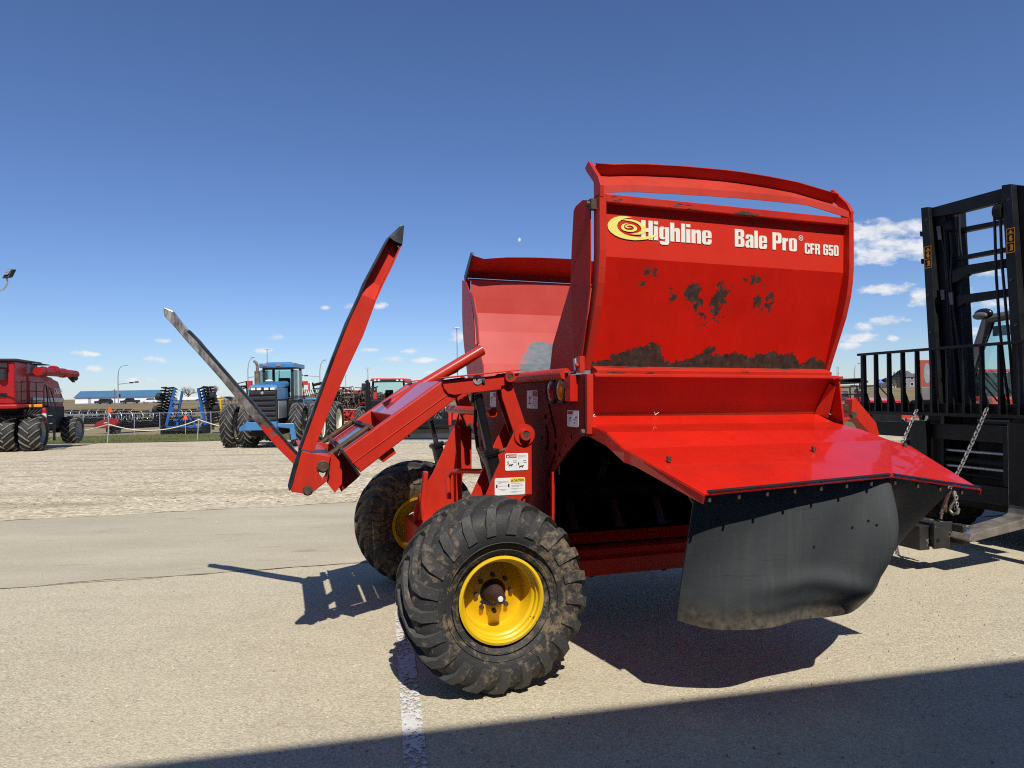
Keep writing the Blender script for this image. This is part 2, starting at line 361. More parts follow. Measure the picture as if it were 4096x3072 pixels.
MAT['lamp_glass'] = plain('lamp_glass', (.75, .75, .72), .12, 0, .05, 20, coat=.8)
MAT['smv'] = plain('signal_orange', (1.0, .10, .01), .4, 0, .04, 8)
MAT['silver'] = plain('silver_paint', (.42, .43, .44), .35, .5, .1)
MAT['muffler'] = steel_mat('muffler_steel', (.10, .065, .045), (.28, .22, .17), .6, .5, 6)
MAT['rope'] = plain('rope', (.66, .62, .50), .8, 0, .15, 30)
MAT['wall_white'] = plain('white_cladding', (.78, .78, .77), .6, 0, .06, 1)
MAT['roof_blue'] = plain('blue_roofing', (.06, .15, .25), .5, 0, .1, .5)
MAT['wall_grey'] = plain('grey_cladding', (.30, .30, .31), .6, 0, .15, .3)
MAT['house_wall'] = plain('house_wall', (.20, .19, .20), .8, 0, .3, .3)
MAT['house_tan'] = plain('tan_siding', (.42, .36, .27), .8, 0, .2, .3)
MAT['house_roof'] = plain('dark_shingles', (.085, .085, .095), .8, 0, .2, .5)
MAT['bark'] = plain('bare_twigs', (.16, .13, .11), .9, 0, .2, 3)
MAT['pine'] = plain('conifer_needles', (.035, .05, .03), .9, 0, .4, 3)
MAT['car_black'] = plain('black_car_paint', (.008, .008, .010), .25, 0, .1, 2, coat=.6)
MAT['car_white'] = plain('white_car_paint', (.75, .75, .76), .3, 0, .04, 2, coat=.6)
MAT['car_red'] = plain('utility_red_paint', (.55, .012, .02), .3, 0, .08, 2, coat=.6)
MAT['brick_red'] = plain('faded_red_panel', (.30, .06, .04), .5, 0, .12, 4)
MAT['panel_grey'] = plain('grey_panel', (.22, .23, .25), .5, 0, .12, 4)
def glass(name, tint, alpha_mix=.55):
    t = NT(name); g = t.n('BsdfGlass'); g.inputs['Color'].default_value = tint+(1,); g.inputs['IOR'].default_value = 1.02; g.inputs['Roughness'].default_value = 0
    tr = t.n('BsdfTransparent'); tr.inputs['Color'].default_value = tint+(1,)
    gl = t.n('BsdfGlossy'); gl.inputs['Roughness'].default_value = .03; fr = t.n('Fresnel'); fr.inputs['IOR'].default_value = 1.5
    mx = t.n('MixShader'); t.l(fr.outputs[0], mx.inputs[0]); t.l(tr.outputs[0], mx.inputs[1]); t.l(gl.outputs[0], mx.inputs[2])
    t.l(mx.outputs[0], t.t.nodes['Material Output'].inputs['Surface']); return t.m
MAT['glass'] = glass('cab_glass', (.80, .92, .91))
MAT['glass_dark'] = glass('dark_glass', (.18, .22, .23))
# ---- ground
def aggregate():
    t = NT('worn_aggregate_pavement'); c = t.co('Object'); n0 = t.noise(c, .35, 4); n1 = t.noise(c, 1.6, 6, .65); n2 = t.noise(c, 30, 3, .6)
    v1 = t.n('TexVoronoi'); t.l(c, v1.inputs['Vector']); v1.inputs['Scale'].default_value = 78; v2 = t.n('TexVoronoi'); t.l(c, v2.inputs['Vector']); v2.inputs['Scale'].default_value = 150
    s1 = t.n('SeparateColor'); t.l(v1.outputs['Color'], s1.inputs[0]); s2 = t.n('SeparateColor'); t.l(v2.outputs['Color'], s2.inputs[0])
    p1 = t.ramp(s1.outputs[0], (0, (.09, .07, .045)), (.08, (.43, .36, .245)), (.5, (.56, .485, .345)), (.85, (.64, .56, .41)), (.98, (.92, .85, .67)))
    p2 = t.ramp(s2.outputs[0], (0, (.11, .085, .06)), (.12, (.42, .355, .245)), (.6, (.57, .495, .35)), (.95, (.75, .67, .50)))
    col = t.mix(.55, p1, p2)
    gap = t.ramp(v1.outputs['Distance'], (.45, 0), (.8, .5)); col = t.mix(gap, col, (.19, .16, .125))
    col = t.mix(t.ramp(n1, (.35, 0), (.75, .38)), col, (.41, .345, .24)); col = t.mix(t.ramp(n0, (.35, 0), (.7, .35)), col, (.64, .56, .41)); col = t.mix(t.ramp(t.noise(t.co('Object', (.5, 1.3, 1)), 3.2, 7, .7), (.5, 0), (.8, .45)), col, (.30, .25, .185))
    # worn-through spots and thin cracks
    sp = t.noise(t.co('Object', (1, 2.2, 1)), 2.4, 7, .7); col = t.mix(t.ramp(sp, (.62, 0), (.72, .5)), col, (.20, .16, .115)); st2 = t.noise(t.co('Object', (.6, 1.0, 1)), 1.2, 5, .6, .8); col = t.mix(t.ramp(st2, (.58, 0), (.75, .4)), col, (.30, .25, .185))
    ck = t.vor(t.mix(.12, c, t.n('TexNoise', i_Scale=3.0).outputs['Color']), .55, 'Distance', 'DISTANCE_TO_EDGE')
    col = t.mix(t.math('MULTIPLY', t.ramp(ck, (.0, 1), (.004, 0)), t.ramp(n0, (.55, 0), (.62, .25))), col, (.09, .075, .06))
    col = t.mix(.25, col, (.50, .435, .325)); col = t.mix(1.0, col, (1.0, 1.01, .98), 'MULTIPLY')
    h = t.math('ADD', t.math('MULTIPLY', v1.outputs['Distance'], -.7), t.math('ADD', t.math('MULTIPLY', v2.outputs['Distance'], -.35), t.math('MULTIPLY', n2, .5)))
    t.bump(h, .42, .010)
    return t.set(Base_Color=col, Roughness=.88, Specular_IOR_Level=.25)
MAT['aggregate'] = aggregate()
def smooth_strip():
    t = NT('grey_pavement_strip'); c = t.co('Object'); n0 = t.noise(t.co('Object', (.5, 1.6, 1)), .9, 6, .6); n1 = t.noise(c, 60, 4, .7); n2 = t.noise(t.co('Object', (1, 4, 1)), 1.1, 7, .65)
    col = t.ramp(n0, (.3, (.41, .36, .25)), (.7, (.53, .47, .335))); col = t.mix(t.ramp(n1, (.3, .5), (.55, 0)), col, (.23, .20, .16)); col = t.mix(t.ramp(n1, (.62, 0), (.75, .35)), col, (.56, .51, .42))
    col = t.mix(t.ramp(n2, (.6, 0), (.7, .5)), col, (.20, .165, .125)); t.bump(n1, .3, .008)
    return t.set(Base_Color=col, Roughness=.85, Specular_IOR_Level=.25)
MAT['strip'] = smooth_strip()
def gravel():
    t = NT('loose_gravel'); c = t.co('Object'); n0 = t.noise(t.co('Object', (.35, 1.4, 1)), .5, 6, .62); n1 = t.noise(t.co('Object', (.22, 1.5, 1)), .8, 7, .68)
    v = t.n('TexVoronoi'); t.l(c, v.inputs['Vector']); v.inputs['Scale'].default_value = 17; s = t.n('SeparateColor'); t.l(v.outputs['Color'], s.inputs[0])
    v2 = t.n('TexVoronoi'); t.l(c, v2.inputs['Vector']); v2.inputs['Scale'].default_value = 6.5; s2 = t.n('SeparateColor'); t.l(v2.outputs['Color'], s2.inputs[0])
    col = t.ramp(s.outputs[0], (0, (.20, .15, .09)), (.25, (.48, .40, .265)), (.7, (.64, .555, .39)), (1, (.86, .78, .58)))
    col = t.mix(.35, col, t.ramp(s2.outputs[0], (0, (.36, .295, .195)), (1, (.64, .56, .40))))
    col = t.mix(t.ramp(n1, (.50, 0), (.66, .7)), col, (.27, .205, .125)); col = t.mix(t.ramp(n0, (.4, 0), (.7, .4)), col, (.50, .43, .31))
    t.bump(t.math('ADD', t.math('MULTIPLY', v.outputs['Distance'], -1), t.math('MULTIPLY', n1, .8)), .55, .03)
    return t.set(Base_Color=col, Roughness=.9, Specular_IOR_Level=.2)
MAT['gravel'] = gravel()
def patchy(name, a, b, c3, sx=.3, sy=1.5):
    t = NT(name); c = t.co('Object', (sx, sy, 1)); n = t.noise(c, .8, 7, .65); n2 = t.noise(t.co(), 5, 5, .7)
    col = t.ramp(n, (.3, a), (.55, b), (.75, c3)); col = t.mix(t.ramp(n2, (.35, .4), (.65, 0)), col, tuple(x*.55 for x in a)); t.bump(n2, .5, .1)
    return t.set(Base_Color=col, Roughness=.95, Specular_IOR_Level=.1)
MAT['grass'] = patchy('short_grass', (.10, .115, .038), (.155, .155, .06), (.24, .205, .10))
MAT['dry_grass'] = patchy('dry_grass_bank', (.17, .13, .065), (.26, .20, .105), (.34, .27, .155), .05, .3)
MAT['dirt'] = patchy('bare_lot_dirt', (.24, .195, .115), (.31, .255, .16), (.19, .175, .085), .12, .6)
MAT['road'] = patchy('highway_asphalt', (.21, .20, .19), (.25, .24, .22), (.28, .26, .24), .02, .5)
def line_paint(nm='worn_line_paint', lo=.47, hi=.53):
    t = NT(nm); c = t.co('Object'); n = t.noise(c, 34, 6, .7); n2 = t.noise(c, 2.5, 4)
    k = t.math('ADD', n, t.math('MULTIPLY', t.math('SUBTRACT', n2, .5), .5)); mk = t.ramp(k, (lo-.03, 0), (hi-.03, 1))
    tr = t.n('BsdfTransparent'); mx = t.n('MixShader'); t.l(mk, mx.inputs[0]); t.l(tr.outputs[0], mx.inputs[1]); t.l(t.b.outputs[0], mx.inputs[2]); t.l(mx.outputs[0], t.t.nodes['Material Output'].inputs['Surface'])
    t.bump(n, .3, .004)
    return t.set(Base_Color=t.ramp(n, (.4, (.55, .53, .49)), (.7, (.74, .73, .69))), Roughness=.8)
MAT['seam'] = plain('pavement_seam', (.15, .125, .09), .9, 0, .4, 20)
MAT['line'] = line_paint(); MAT['line_faint'] = line_paint('nearly_worn_line_paint', .60, .72)
# ------------------------------------------------------------------ light and sky
SUN = Vector((.228, -.795, 1.0)).normalized()
EL = math.asin(SUN.z)
sd = bpy.data.lights.new('sun', 'SUN'); sd.energy = SUN_E; sd.angle = R(.53); sd.color = (1, .955, .88)
so = bpy.data.objects.new('sun', sd); C.objects.link(so); so.location = (8, -28, 40); so.rotation_euler = (-SUN).to_track_quat('-Z', 'Y').to_euler()
wd = bpy.data.worlds.new('World'); bpy.context.scene.world = wd; wd.use_nodes = True
class WT(NT):
    def __init__(s): s.t = wd.node_tree
w = WT(); bg = w.t.nodes['Background']
sky = w.n('TexSky', sky_type='NISHITA', sun_disc=False); sky.sun_elevation = EL; sky.sun_rotation = R(164); sky.altitude = 600; sky.air_density = 1.0; sky.dust_density = .15; sky.ozone_density = 3.0
gen = w.n('TexCoord').outputs['Generated']; sp = w.n('SeparateXYZ'); w.l(gen, sp.inputs[0])
yy = w.math('MAXIMUM', sp.outputs[1], .05)
cx = w.n('CombineXYZ'); w.l(w.math('DIVIDE', sp.outputs[0], yy), cx.inputs[0]); w.l(w.math('DIVIDE', sp.outputs[2], yy), cx.inputs[1]); P = cx.outputs[0]
mp = w.n('Mapping'); mp.inputs['Scale'].default_value = (1, 2.1, 1); w.l(P, mp.inputs['Vector'])
nz = w.n('TexNoise'); w.l(mp.outputs[0], nz.inputs['Vector']); nz.inputs['Scale'].default_value = 34; nz.inputs['Detail'].default_value = 7; nz.inputs['Roughness'].default_value = .62
nb = w.n('TexNoise'); w.l(mp.outputs[0], nb.inputs['Vector']); nb.inputs['Scale'].default_value = 11; nb.inputs['Detail'].default_value = 5
CL = [(3545, 925, 190, 55), (3640, 900, 110, 45), (3500, 1020, 140, 45), (3640, 1000, 110, 55), (3560, 975, 170, 45), (3525, 1155, 150, 30), (3680, 1185, 45, 35), (3560, 1284, 62, 17), (3455, 1312, 34, 14), (3440, 1350, 90, 24), (3395, 1388, 70, 18), (3570, 1352, 24, 12),
      (1418, 1220, 32, 16), (1512, 1223, 34, 13), (1105, 1348, 34, 16), (1048, 1402, 42, 12), (620, 1443, 58, 15), (378, 1479, 36, 12), (320, 1410, 34, 9), (355, 1418, 40, 9), (650, 1362, 28, 10), (1640, 1405, 34, 12), (1575, 1438, 50, 12), (1840, 1350, 44, 20), (2078, 957, 5, 6), (1300, 1230, 20, 8), (1700, 1440, 60, 10), (1470, 1400, 30, 8),
      (3950, 1085, 70, 30), (3880, 1330, 60, 18), (3990, 1215, 110, 28), (3850, 1160, 60, 22), (4060, 1290, 70, 26), (2250, 1420, 50, 12), (4300, 1150, 160, 60), (4600, 1300, 160, 40), (-300, 1400, 120, 24), (-700, 1330, 150, 34), (560, 1520, 60, 8), (1770, 1490, 70, 9)]
acc = None
for (px, py, rx, ry) in CL:
    r_ = ray(px, py); a, b = r_.x/r_.y, r_.z/r_.y
    v1 = w.n('VectorMath', operation='SUBTRACT'); w.l(P, v1.inputs[0]); v1.inputs[1].default_value = (a, b, 0)
    v2 = w.n('VectorMath', operation='MULTIPLY'); w.l(v1.outputs[0], v2.inputs[0]); v2.inputs[1].default_value = (2750/(rx*(1.2 if rx < 70 else 1)), 2750/(ry*(1.25 if rx < 70 else 1)), 0)
    v3 = w.n('VectorMath', operation='LENGTH'); w.l(v2.outputs[0], v3.inputs[0])
    e = v3.outputs['Value']; acc = e if acc is None else w.math('MINIMUM', acc, e)
k = w.math('ADD', w.math('SUBTRACT', 1.0, acc), w.math('ADD', w.math('MULTIPLY', w.math('SUBTRACT', nz.outputs['Fac'], .5), 2.3), w.math('MULTIPLY', w.math('SUBTRACT', nb.outputs['Fac'], .5), 1.6)))
mask = w.ramp(k, (.05, 0), (.42, .55), (.8, .95)); front = w.math('GREATER_THAN', sp.outputs[1], .06); mask = w.math('MULTIPLY', mask, front)
shade = w.ramp(nz.outputs['Fac'], (.35, (.62/SKY_S, .67/SKY_S, .76/SKY_S)), (.6, (.86/SKY_S, .88/SKY_S, .92/SKY_S)))
tint = w.mix(1.0, sky.outputs[0], SKY_TINT, 'MULTIPLY')
fin = w.mix(mask, tint, shade); w.l(fin, bg.inputs['Color']); bg.inputs['Strength'].default_value = SKY_S
vs = bpy.context.scene.view_settings; vs.view_transform = 'Standard'; vs.look = 'None'; vs.exposure = EXPO; vs.gamma = 1; vs.use_curve_mapping = False
cyc = bpy.context.scene.cycles; cyc.filter_width = 1.1; cyc.use_denoising = False; cyc.sample_clamp_indirect = 4; cyc.diffuse_bounces = 2
# ------------------------------------------------------------------ ground
def sheet(name, x0, x1, ys, mat, lift=0, nx=2, rot=None, jag=0):
    mb = MB(); rows = []
    for i, y in enumerate(ys): rows.append([(x0+(x1-x0)*j/nx, y, gz(y)+lift) for j in range(nx+1)])
    mb.grid(rows); return structure(mb.build(name, mat, smooth=True))
near = [-60, -20, 0, 6, 12]+[12+i*.75 for i in range(1, 12)]+[22+i*2.5 for i in range(1, 24)]+[80+i*6 for i in range(0, 20)]+[200, 260, 400, 800, 1600, 4000]
sheet('ground', -4000, 4000, near, MAT['aggregate'], 0)
def strip_sheet(name, pa, pb, mat, lift, seed, jag=.04, step=.35, L=(-60, 60)):
    """a sheet between two slanted edge lines; edges slightly ragged"""
    rnd = random.Random(seed); d = Vector((math.cos(R(13.3)), math.sin(R(13.3)))); mb = MB(); n = int((L[1]-L[0])/step); ra = []; rb = []
    for i in range(n+1):
        s = L[0]+step*i
        for (p, row, amp, sh) in ((pa, ra, jag, 0), (pb, rb, jag, 0 if (Vector(pb)-Vector(pa)).length > .5 else 3.7)):
            q = Vector(p)+d*s; wob = (noise.noise(Vector((s*.9, seed, 0)))*1.2+noise.noise(Vector((s*3.1, seed+9+sh, 0)))*.7)*amp
            row.append((q.x-d.y*wob, q.y+d.x*wob))
    nr = max(2, int((Vector(pb)-Vector(pa)).length/1.2)); rows = []
    for k in range(nr+1):
        t = k/nr; rows.append([(a[0]+(b[0]-a[0])*t, a[1]+(b[1]-a[1])*t, gz(a[1]+(b[1]-a[1])*t)+lift) for a, b in zip(ra, rb)])
    mb.grid(rows); return structure(mb.build(name, mat, smooth=True))
strip_sheet('pavement_strip', (-2.99, 6.05), (-4.49, 9.46), MAT['strip'], .004, 3, .05, .3, (-26, 26))
strip_sheet('pavement_seam', (-2.99, 6.048), (-2.99, 6.052), MAT['seam'], .006, 8, .05, .10, (-14, 9))
# gravel lot and what lies beyond
def lot(name, ya, yb, mat, lift, seed, amp, x0=-70, x1=70, slope=0, step=.6, sub=1.2):
    mb = MB(); n = int((x1-x0)/step); rows = []; nr = max(2, int((yb-ya)/sub))
    for k in range(nr+1):
        row = []
        for i in range(n+1):
            x = x0+step*i; y = ya+(yb-ya)*k/nr+slope*x
            wob = (noise.noise(Vector((x*.35, seed, 0)))+.5*noise.noise(Vector((x*1.7, seed+4, 0))))*amp
            y += wob*(1 if k in (0, nr) else 0); z = gz(y)+lift
            row.append((x, y, z))
        rows.append(row)
    mb.grid(rows); return structure(mb.build(name, mat, smooth=True))
def gravel_lot():
    d = Vector((math.cos(R(13.3)), math.sin(R(13.3)))); mb = MB(); rows = []
    n = 420; rnd = random.Random(5)
    for k in range(46):
        t = k/45; row = []
        for i in range(n+1):
            s = -70+140*i/n; p0 = Vector((-4.49, 9.46))+d*s*.9; y1 = 37.0+.25*noise.noise(Vector((s*.4, 2, 0)))
            wob = .12*noise.noise(Vector((s*1.3, 1, 0)))+.1*noise.noise(Vector((s*4.0, 3, 0)))
            x = p0.x+(s*1.3-p0.x)*t; y = (p0.y+wob)+(y1-p0.y)*t
            bumpz = .02*noise.noise(Vector((x*.35, y*1.6, 0)))+.02*noise.noise(Vector((x*.9, y*3.7, 4)))
            row.append((x, y, gz(y)+.006+max(0, bumpz+.02)*min(1, t*5)*(1 if t < 1 else 0)))
        rows.append(row)
    mb.grid(rows); return structure(mb.build('gravel_lot', MAT['gravel'], smooth=True))
gravel_lot()
lot('grass_verge', 36.7, 56, MAT['grass'], .03, 11, .5)
lot('equipment_lot', 55, 84, MAT['dirt'], .035, 12, .8, -110, 110, 0, 1.5, 2)
lot('grass_bank', 82, 198, MAT['dry_grass'], .05, 13, 1.5, -260, 320, 0, 4, 5)
lot('highway', 196, 232, MAT['road'], .08, 15, .3, -420, 420, 0, 8, 6)
lot('far_field', 231, 3900, MAT['dry_grass'], .10, 16, 1, -3800, 3800, 0, 60, 120)
# faded parking lines
def line(name, a, b, w_, lift=.005, mt='line'):
    a, b = Vector(a), Vector(b); d = (b-a).normalized(); n = Vector((-d.y, d.x))*w_/2; mb = MB(); k = 30
    rows = [[(p.x+s*n.x, p.y+s*n.y, lift) for s in (-1, 1)] for p in (a+(b-a)*i/k for i in range(k+1))]
    mb.grid(rows); return structure(mb.build(name, MAT[mt]))
line('parking_line', (-.93, 5.55), (-.30, 2.2), .10)
line('parking_line', (1.9, 4.95), (3.3, 3.55), .07, .005, 'line_faint')
def grass_blades():
    rnd = random.Random(21); mb = MB()
    for i in range(9000):
        x = rnd.uniform(-34, 16); y = 37+19*rnd.random()**1.6+.3*noise.noise(Vector((x, 0, 0)))
        if noise.noise(Vector((x*.25, y*.35, 3))) < -.25: continue
        h = rnd.uniform(.05, .16); a = rnd.uniform(0, 6.28); l = rnd.uniform(-.06, .06); wv = rnd.uniform(.015, .04); z = gz(y)+.02
        dx, dy = math.cos(a)*wv, math.sin(a)*wv
        mb.add([(x-dx, y-dy, z), (x+dx, y+dy, z), (x+l, y+l*.5, z+h)], [(0, 1, 2)])
    return structure(mb.build('grass', MAT['grass']), 'stuff', 'short green grass along the fence behind the gravel lot')
grass_blades()
def pebbles():
    rnd = random.Random(4); mb = MB()
    for i in range(5200):
        if i < 1700: y = 1.9+7*rnd.random()**1.5; x = rnd.uniform(-.85*y-.4, .85*y+.4); s = rnd.uniform(.003, .008)
        else: y = 10+14*rnd.random()**1.3; x = rnd.uniform(-.85*y, .6*y); s = rnd.uniform(.008, .026)
        if y < 9.9+.236*x*.9 and y > 6.7+.236*x and i >= 1700: continue
        z = gz(y)+(.004 if i < 1700 else .02); q = [(math.cos(t)*s*rnd.uniform(.7, 1.2), math.sin(t)*s*rnd.uniform(.7, 1.2)) for t in (0, 1.3, 2.5, 3.8, 5.0)]
        h = s*rnd.uniform(.5, .9); mb.add([(x+a, y+b, z-.002) for a, b in q]+[(x+a*.55, y+b*.55, z+h) for a, b in q], [(0, 1, 6, 5), (1, 2, 7, 6), (2, 3, 8, 7), (3, 4, 9, 8), (4, 0, 5, 9), (5, 6, 7, 8, 9)])
    return structure(mb.build('loose_stones', MAT['gravel']), 'stuff', 'loose small stones scattered over the pavement and gravel')
pebbles()
# ------------------------------------------------------------------ the dealership wall behind the viewer that shades the foreground
bt = thing('shop_building', 'grey metal-clad shop building whose shadow falls across the pavement', 'building', place((-.2, -1.84, 0), math.atan2(.93, 4.41)))
mb = MB(); mb.bx(-22, 34, -14, 0, 0, 5.90); mb.build('wall', MAT['wall_grey'], bt)
mb = MB(); mb.bx(-22.1, 34.1, -14.1, .0, 5.90, 6.06); mb.build('roof', MAT['panel_grey'], bt)
for x in (-12, 6, 14): mb = MB(); mb.bx(x, x+4, .002, .03, .05, 4.2); mb.build('door', MAT['wall_white'], bt)
# ================================================================== BALE PROCESSOR
bp = thing('bale_processor', 'large red bale processor with yellow wheels, raised bale forks and a black rubber side skirt', 'bale processor', MF)
RED, CHIP, LIP = MAT['red'], MAT['red_chip'], MAT['red_lip']
ink = lambda: MB()
def tyre_mb(Rr, Wd, rb, nl, lh, lw=.065, lag=.5, side=.1, n=64, dirs=(1, 1), shoulder=.86, crown=.0):
    """agricultural tyre about the y axis; material 0 carcass, 1 lugs"""
    mb = MB(); rc = Rr-lh; h = Wd/2
    half = [(rb, .74*h), (rb+.012, .80*h), (rb+.05*(rc-rb)/.25, .86*h), (rb+.35*(rc-rb), .99*h), (rb+.58*(rc-rb), 1.0*h), (rb+.78*(rc-rb), .955*h), (rb+.91*(rc-rb), .83*h), (rc-.012*(1+crown), .62*h), (rc-.003, .3*h), (rc, 0)]
    prof = half+[(r, -y) for r, y in reversed(half[:-1])]; prof += [(rb-.01, -.6*h), (rb-.01, .6*h)]
    mb.cur = 0; mb.lathe(prof, (0, 0, 0), 'y', n, ring=True); mb.cur = 1
    for sg in (1, -1):
        for i in range(nl):
            th0 = 2*math.pi*(i+(.5 if sg > 0 else 0))/nl; path = [(rc, -.04*h, 0), (rc-.003, .3*h, .35), (rc-.012, .62*h, .72), (rb+.91*(rc-rb), .83*h, .93), (rb+.78*(rc-rb), .955*h, 1.04)]
            if side > 0: path.append((rb+(.78-side)*(rc-rb), 1.0*h, 1.10))
            rows = []
            for j, (r, y, f) in enumerate(path):
                a, b = path[max(j-1, 0)], path[min(j+1, len(path)-1)]; dr, dy = b[0]-a[0], b[1]-a[1]; L = math.hypot(dr, dy) or 1; nr, ny = dy/L, -dr/L
                hh = lh*(1.0, 1.0, 1.0, .9, .62, .28)[j]; th = th0+dirs[0 if sg > 0 else 1]*lag*f; row = []
                for rr, yy, k in ((r-.01*nr, y-.01*ny, 1.15), (r+hh*nr, y+hh*ny, .85)):
                    for s in (-1, 1):
                        t = th+s*lw*k*(1, 1, 1.05, 1.15, 1.2, 1.2)[j]/2/rr; row.append(Vector((rr*math.cos(t), sg*yy, rr*math.sin(t))))
                rows.append(row)
            vs = [q for r in rows for q in r]; fs = []
            for j in range(len(rows)-1):
                a, b = j*4, j*4+4; fs += [(a+2, a+3, b+3, b+2), (a, a+2, b+2, b), (a+1, b+1, b+3, a+3)]
            e = (len(rows)-1)*4; fs += [(0, 1, 3, 2), (e, e+2, e+3, e+1)]; mb.add(vs, fs)
    return mb
TR, TW = .504, .465
def bolt_mb(mb, c, ax, r=.014, h=.012):
    d = Vector({'y': (0, 1, 0), 'x': (1, 0, 0), 'z': (0, 0, 1)}[ax] if isinstance(ax, str) else ax)*h; c = Vector(c); mb.tube([c-d, c+d], r, 6)
def proc_wheel(vc, sgn, rot):
    """wheel with its dished face towards -v (sgn=-1) or +v"""
    Mw = Matrix.Translation((0, vc, .500)) @ Matrix.Rotation(rot, 4, 'Y')
    if sgn > 0: Mw = Mw @ Matrix.Rotation(math.pi, 4, 'Z')
    f = -.20                                   # outer flange plane relative to tyre centre
    mb = MB(); mb.lathe([(.2275, f), (.2275, f-.008), (.214, f-.012), (.207, f-.004), (.206, f+.018), (.197, f+.026), (.196, f+.048), (.184, f+.056), (.182, f+.062), (.178, f+.16), (.175, f+.172), (.12, f+.165), (.105, f+.155), (.072, f+.155), (.072, f+.167), (.12, f+.177), (.183, f+.186), (.195, f+.30), (.206, f+.39), (.2275, f+.40), (.2275, f+.392), (.214, f+.38), (.20, f+.29), (.196, f+.08), (.203, f+.03), (.215, f+.01)], (0, 0, 0), 'y', 56, ring=True)
    wh = mb.xf(Mw).build('wheel', MAT['yellow'], bp, smooth=True)
    tb = tyre_mb(TR, TW, .218, 21, .026, .050, .42, .30, 84, (1, 1))
    tb.cur = 0
    for rr_, yy_ in ((.300, -.2285), (.262, -.218)): tb.tube([Vector((rr_*math.cos(t), yy_, rr_*math.sin(t))) for t in [2*math.pi*i/60 for i in range(60)]], .003, 6, closed=True)
    for q in tb.v:                             # flat where it carries the machine
        p = Mw.to_3x3() @ q
        if p.z < -.480: q -= Mw.to_3x3().inverted() @ Vector((0, 0, (p.z+.480)*.70))
    tb.xf(Mw).build('tyre', [MAT['tyre_dirty'], MAT['tyre_worn']], wh, smooth=True)
    mb = MB(); mb.lathe([(.0, f+.02), (.028, f+.02), (.032, f+.03), (.034, f+.070), (.044, f+.085), (.050, f+.135), (.060, f+.165), (.062, f+.28), (0, f+.28)], (0, 0, 0), 'y', 28)
    hb = mb.xf(Mw).build('hub', MAT['hub_dark'], wh, smooth=True)
    mb = MB(); mb.lathe([(0, f+.014), (.013, f+.0145), (.015, f+.021), (0, f+.021)], (0, 0, 0), 'y', 18); mb.xf(Mw).build('hub_cap', MAT['white'], wh)
    for i in range(8):
        a = 2*math.pi*(i+.3)/8; mb = MB(); bolt_mb(mb, (.096*math.cos(a), f+.148, .096*math.sin(a)), 'y', .0125, .014); mb.xf(Mw).build('wheel_bolt', MAT['rusty'], wh)
    return wh
proc_wheel(.205, -1, .2); proc_wheel(2.16+.205, 1, .55)
# ---- rear end plate, with its laser-cut slots
def circ(a, b, r, n=12, rb=None): return [(a+r*math.cos(2*math.pi*i/n), b+(rb or r)*math.sin(2*math.pi*i/n)) for i in range(n)]
def slot(pts, w_):                           # thick polyline outline
    L, Rr = [], []
    for i, p in enumerate(pts):
        a, b = Vector(pts[max(i-1, 0)]), Vector(pts[min(i+1, len(pts)-1)]); d = (b-a).normalized(); n = Vector((-d.y, d.x))*w_/2; p = Vector(p); L.append(tuple(p+n)); Rr.append(tuple(p-n))
    return L+Rr[::-1]
outer = [(.066, 1.665), (.075, 1.345), (.30, 1.23), (.52, 1.09), (.535, 1.06), (.535, .42), (2.02, .42), (2.02, .86), (2.16, 1.0), (2.22, 1.12), (2.22, 1.36), (2.56, 1.44), (2.62, 1.665)]
def mir(h): return [(2.64-a, b-.01) for a, b in h]
base_holes = [slot([(.60, 1.50), (.545, 1.39), (.50, 1.335), (.495, 1.29)], .032), slot([(.50, 1.19), (.55, 1.14), (.60, 1.08)], .026), circ(.66, 1.415, .018), slot([(.655, 1.36), (.625, 1.315), (.62, 1.28), (.63, 1.235), (.655, 1.205)], .034), circ(.50, 1.238, .030, 6), circ(.61, 1.063, .030, 6), circ(.43, 1.195, .016), circ(.505, 1.145, .013), circ(.26, 1.31, .016), circ(.345, 1.255, .011), circ(.62, .925, .026, 14, .034), circ(.565, .985, .011), circ(.55, .945, .010), circ(.55, .905, .010), circ(.55, .865, .010), circ(.55, .825, .010), circ(.72, 1.28, .014), circ(.36, 1.52, .012)]
mh = [mir(h) for h in base_holes[:8] if all(a < 2.15 for a, b in mir(h))]
mb = MB(); mb.prism(outer, 'vw', .5, .512, base_holes+mh); ep = mb.build('end_plate', MAT['red_shaded'], bp, bevel=.002)
for pts_, a_, b_ in (([(.535, .42), (.535, 1.06), (.53, 1.085), (.52, 1.085), (.523, .42)], .487, .5), ([(.035, 1.665), (.035, 1.34), (.050, 1.325), (.062, 1.34), (.062, 1.665)], .498, .535)): mb = MB(); mb.prism(pts_, 'vw', a_, b_); mb.build('edge_strip', RED, bp, bevel=.002)
mb = MB(); mb.bx(.545, .555, .56, 2.1, .45, 1.38); mb.bx(.545, .555, .36, 2.3, 1.28, 1.62); mb.build('dark_backing', MAT['frame_black'], bp)  # black sheets added behind the slots to paint in the dark interior
mb = MB(); mb.cyl((.485, .30, 1.673), (.485, 2.55, 1.665), .035, 12); mb.build('cross_tube', RED, bp, smooth=True)
mb = MB(); mb.prism([(.32, 1.655), (.32, 1.515), (.165, 1.515), (.165, 1.66)], 'vw', .49, .5)
mb.prism([(.245, 1.64), (.20, 1.66), (.165, 1.66), (.165, 1.515), (.245, 1.515)], 'vw', .455, .490); mb.build('light_bracket', MAT['red_gloss'], bp, bevel=.002)
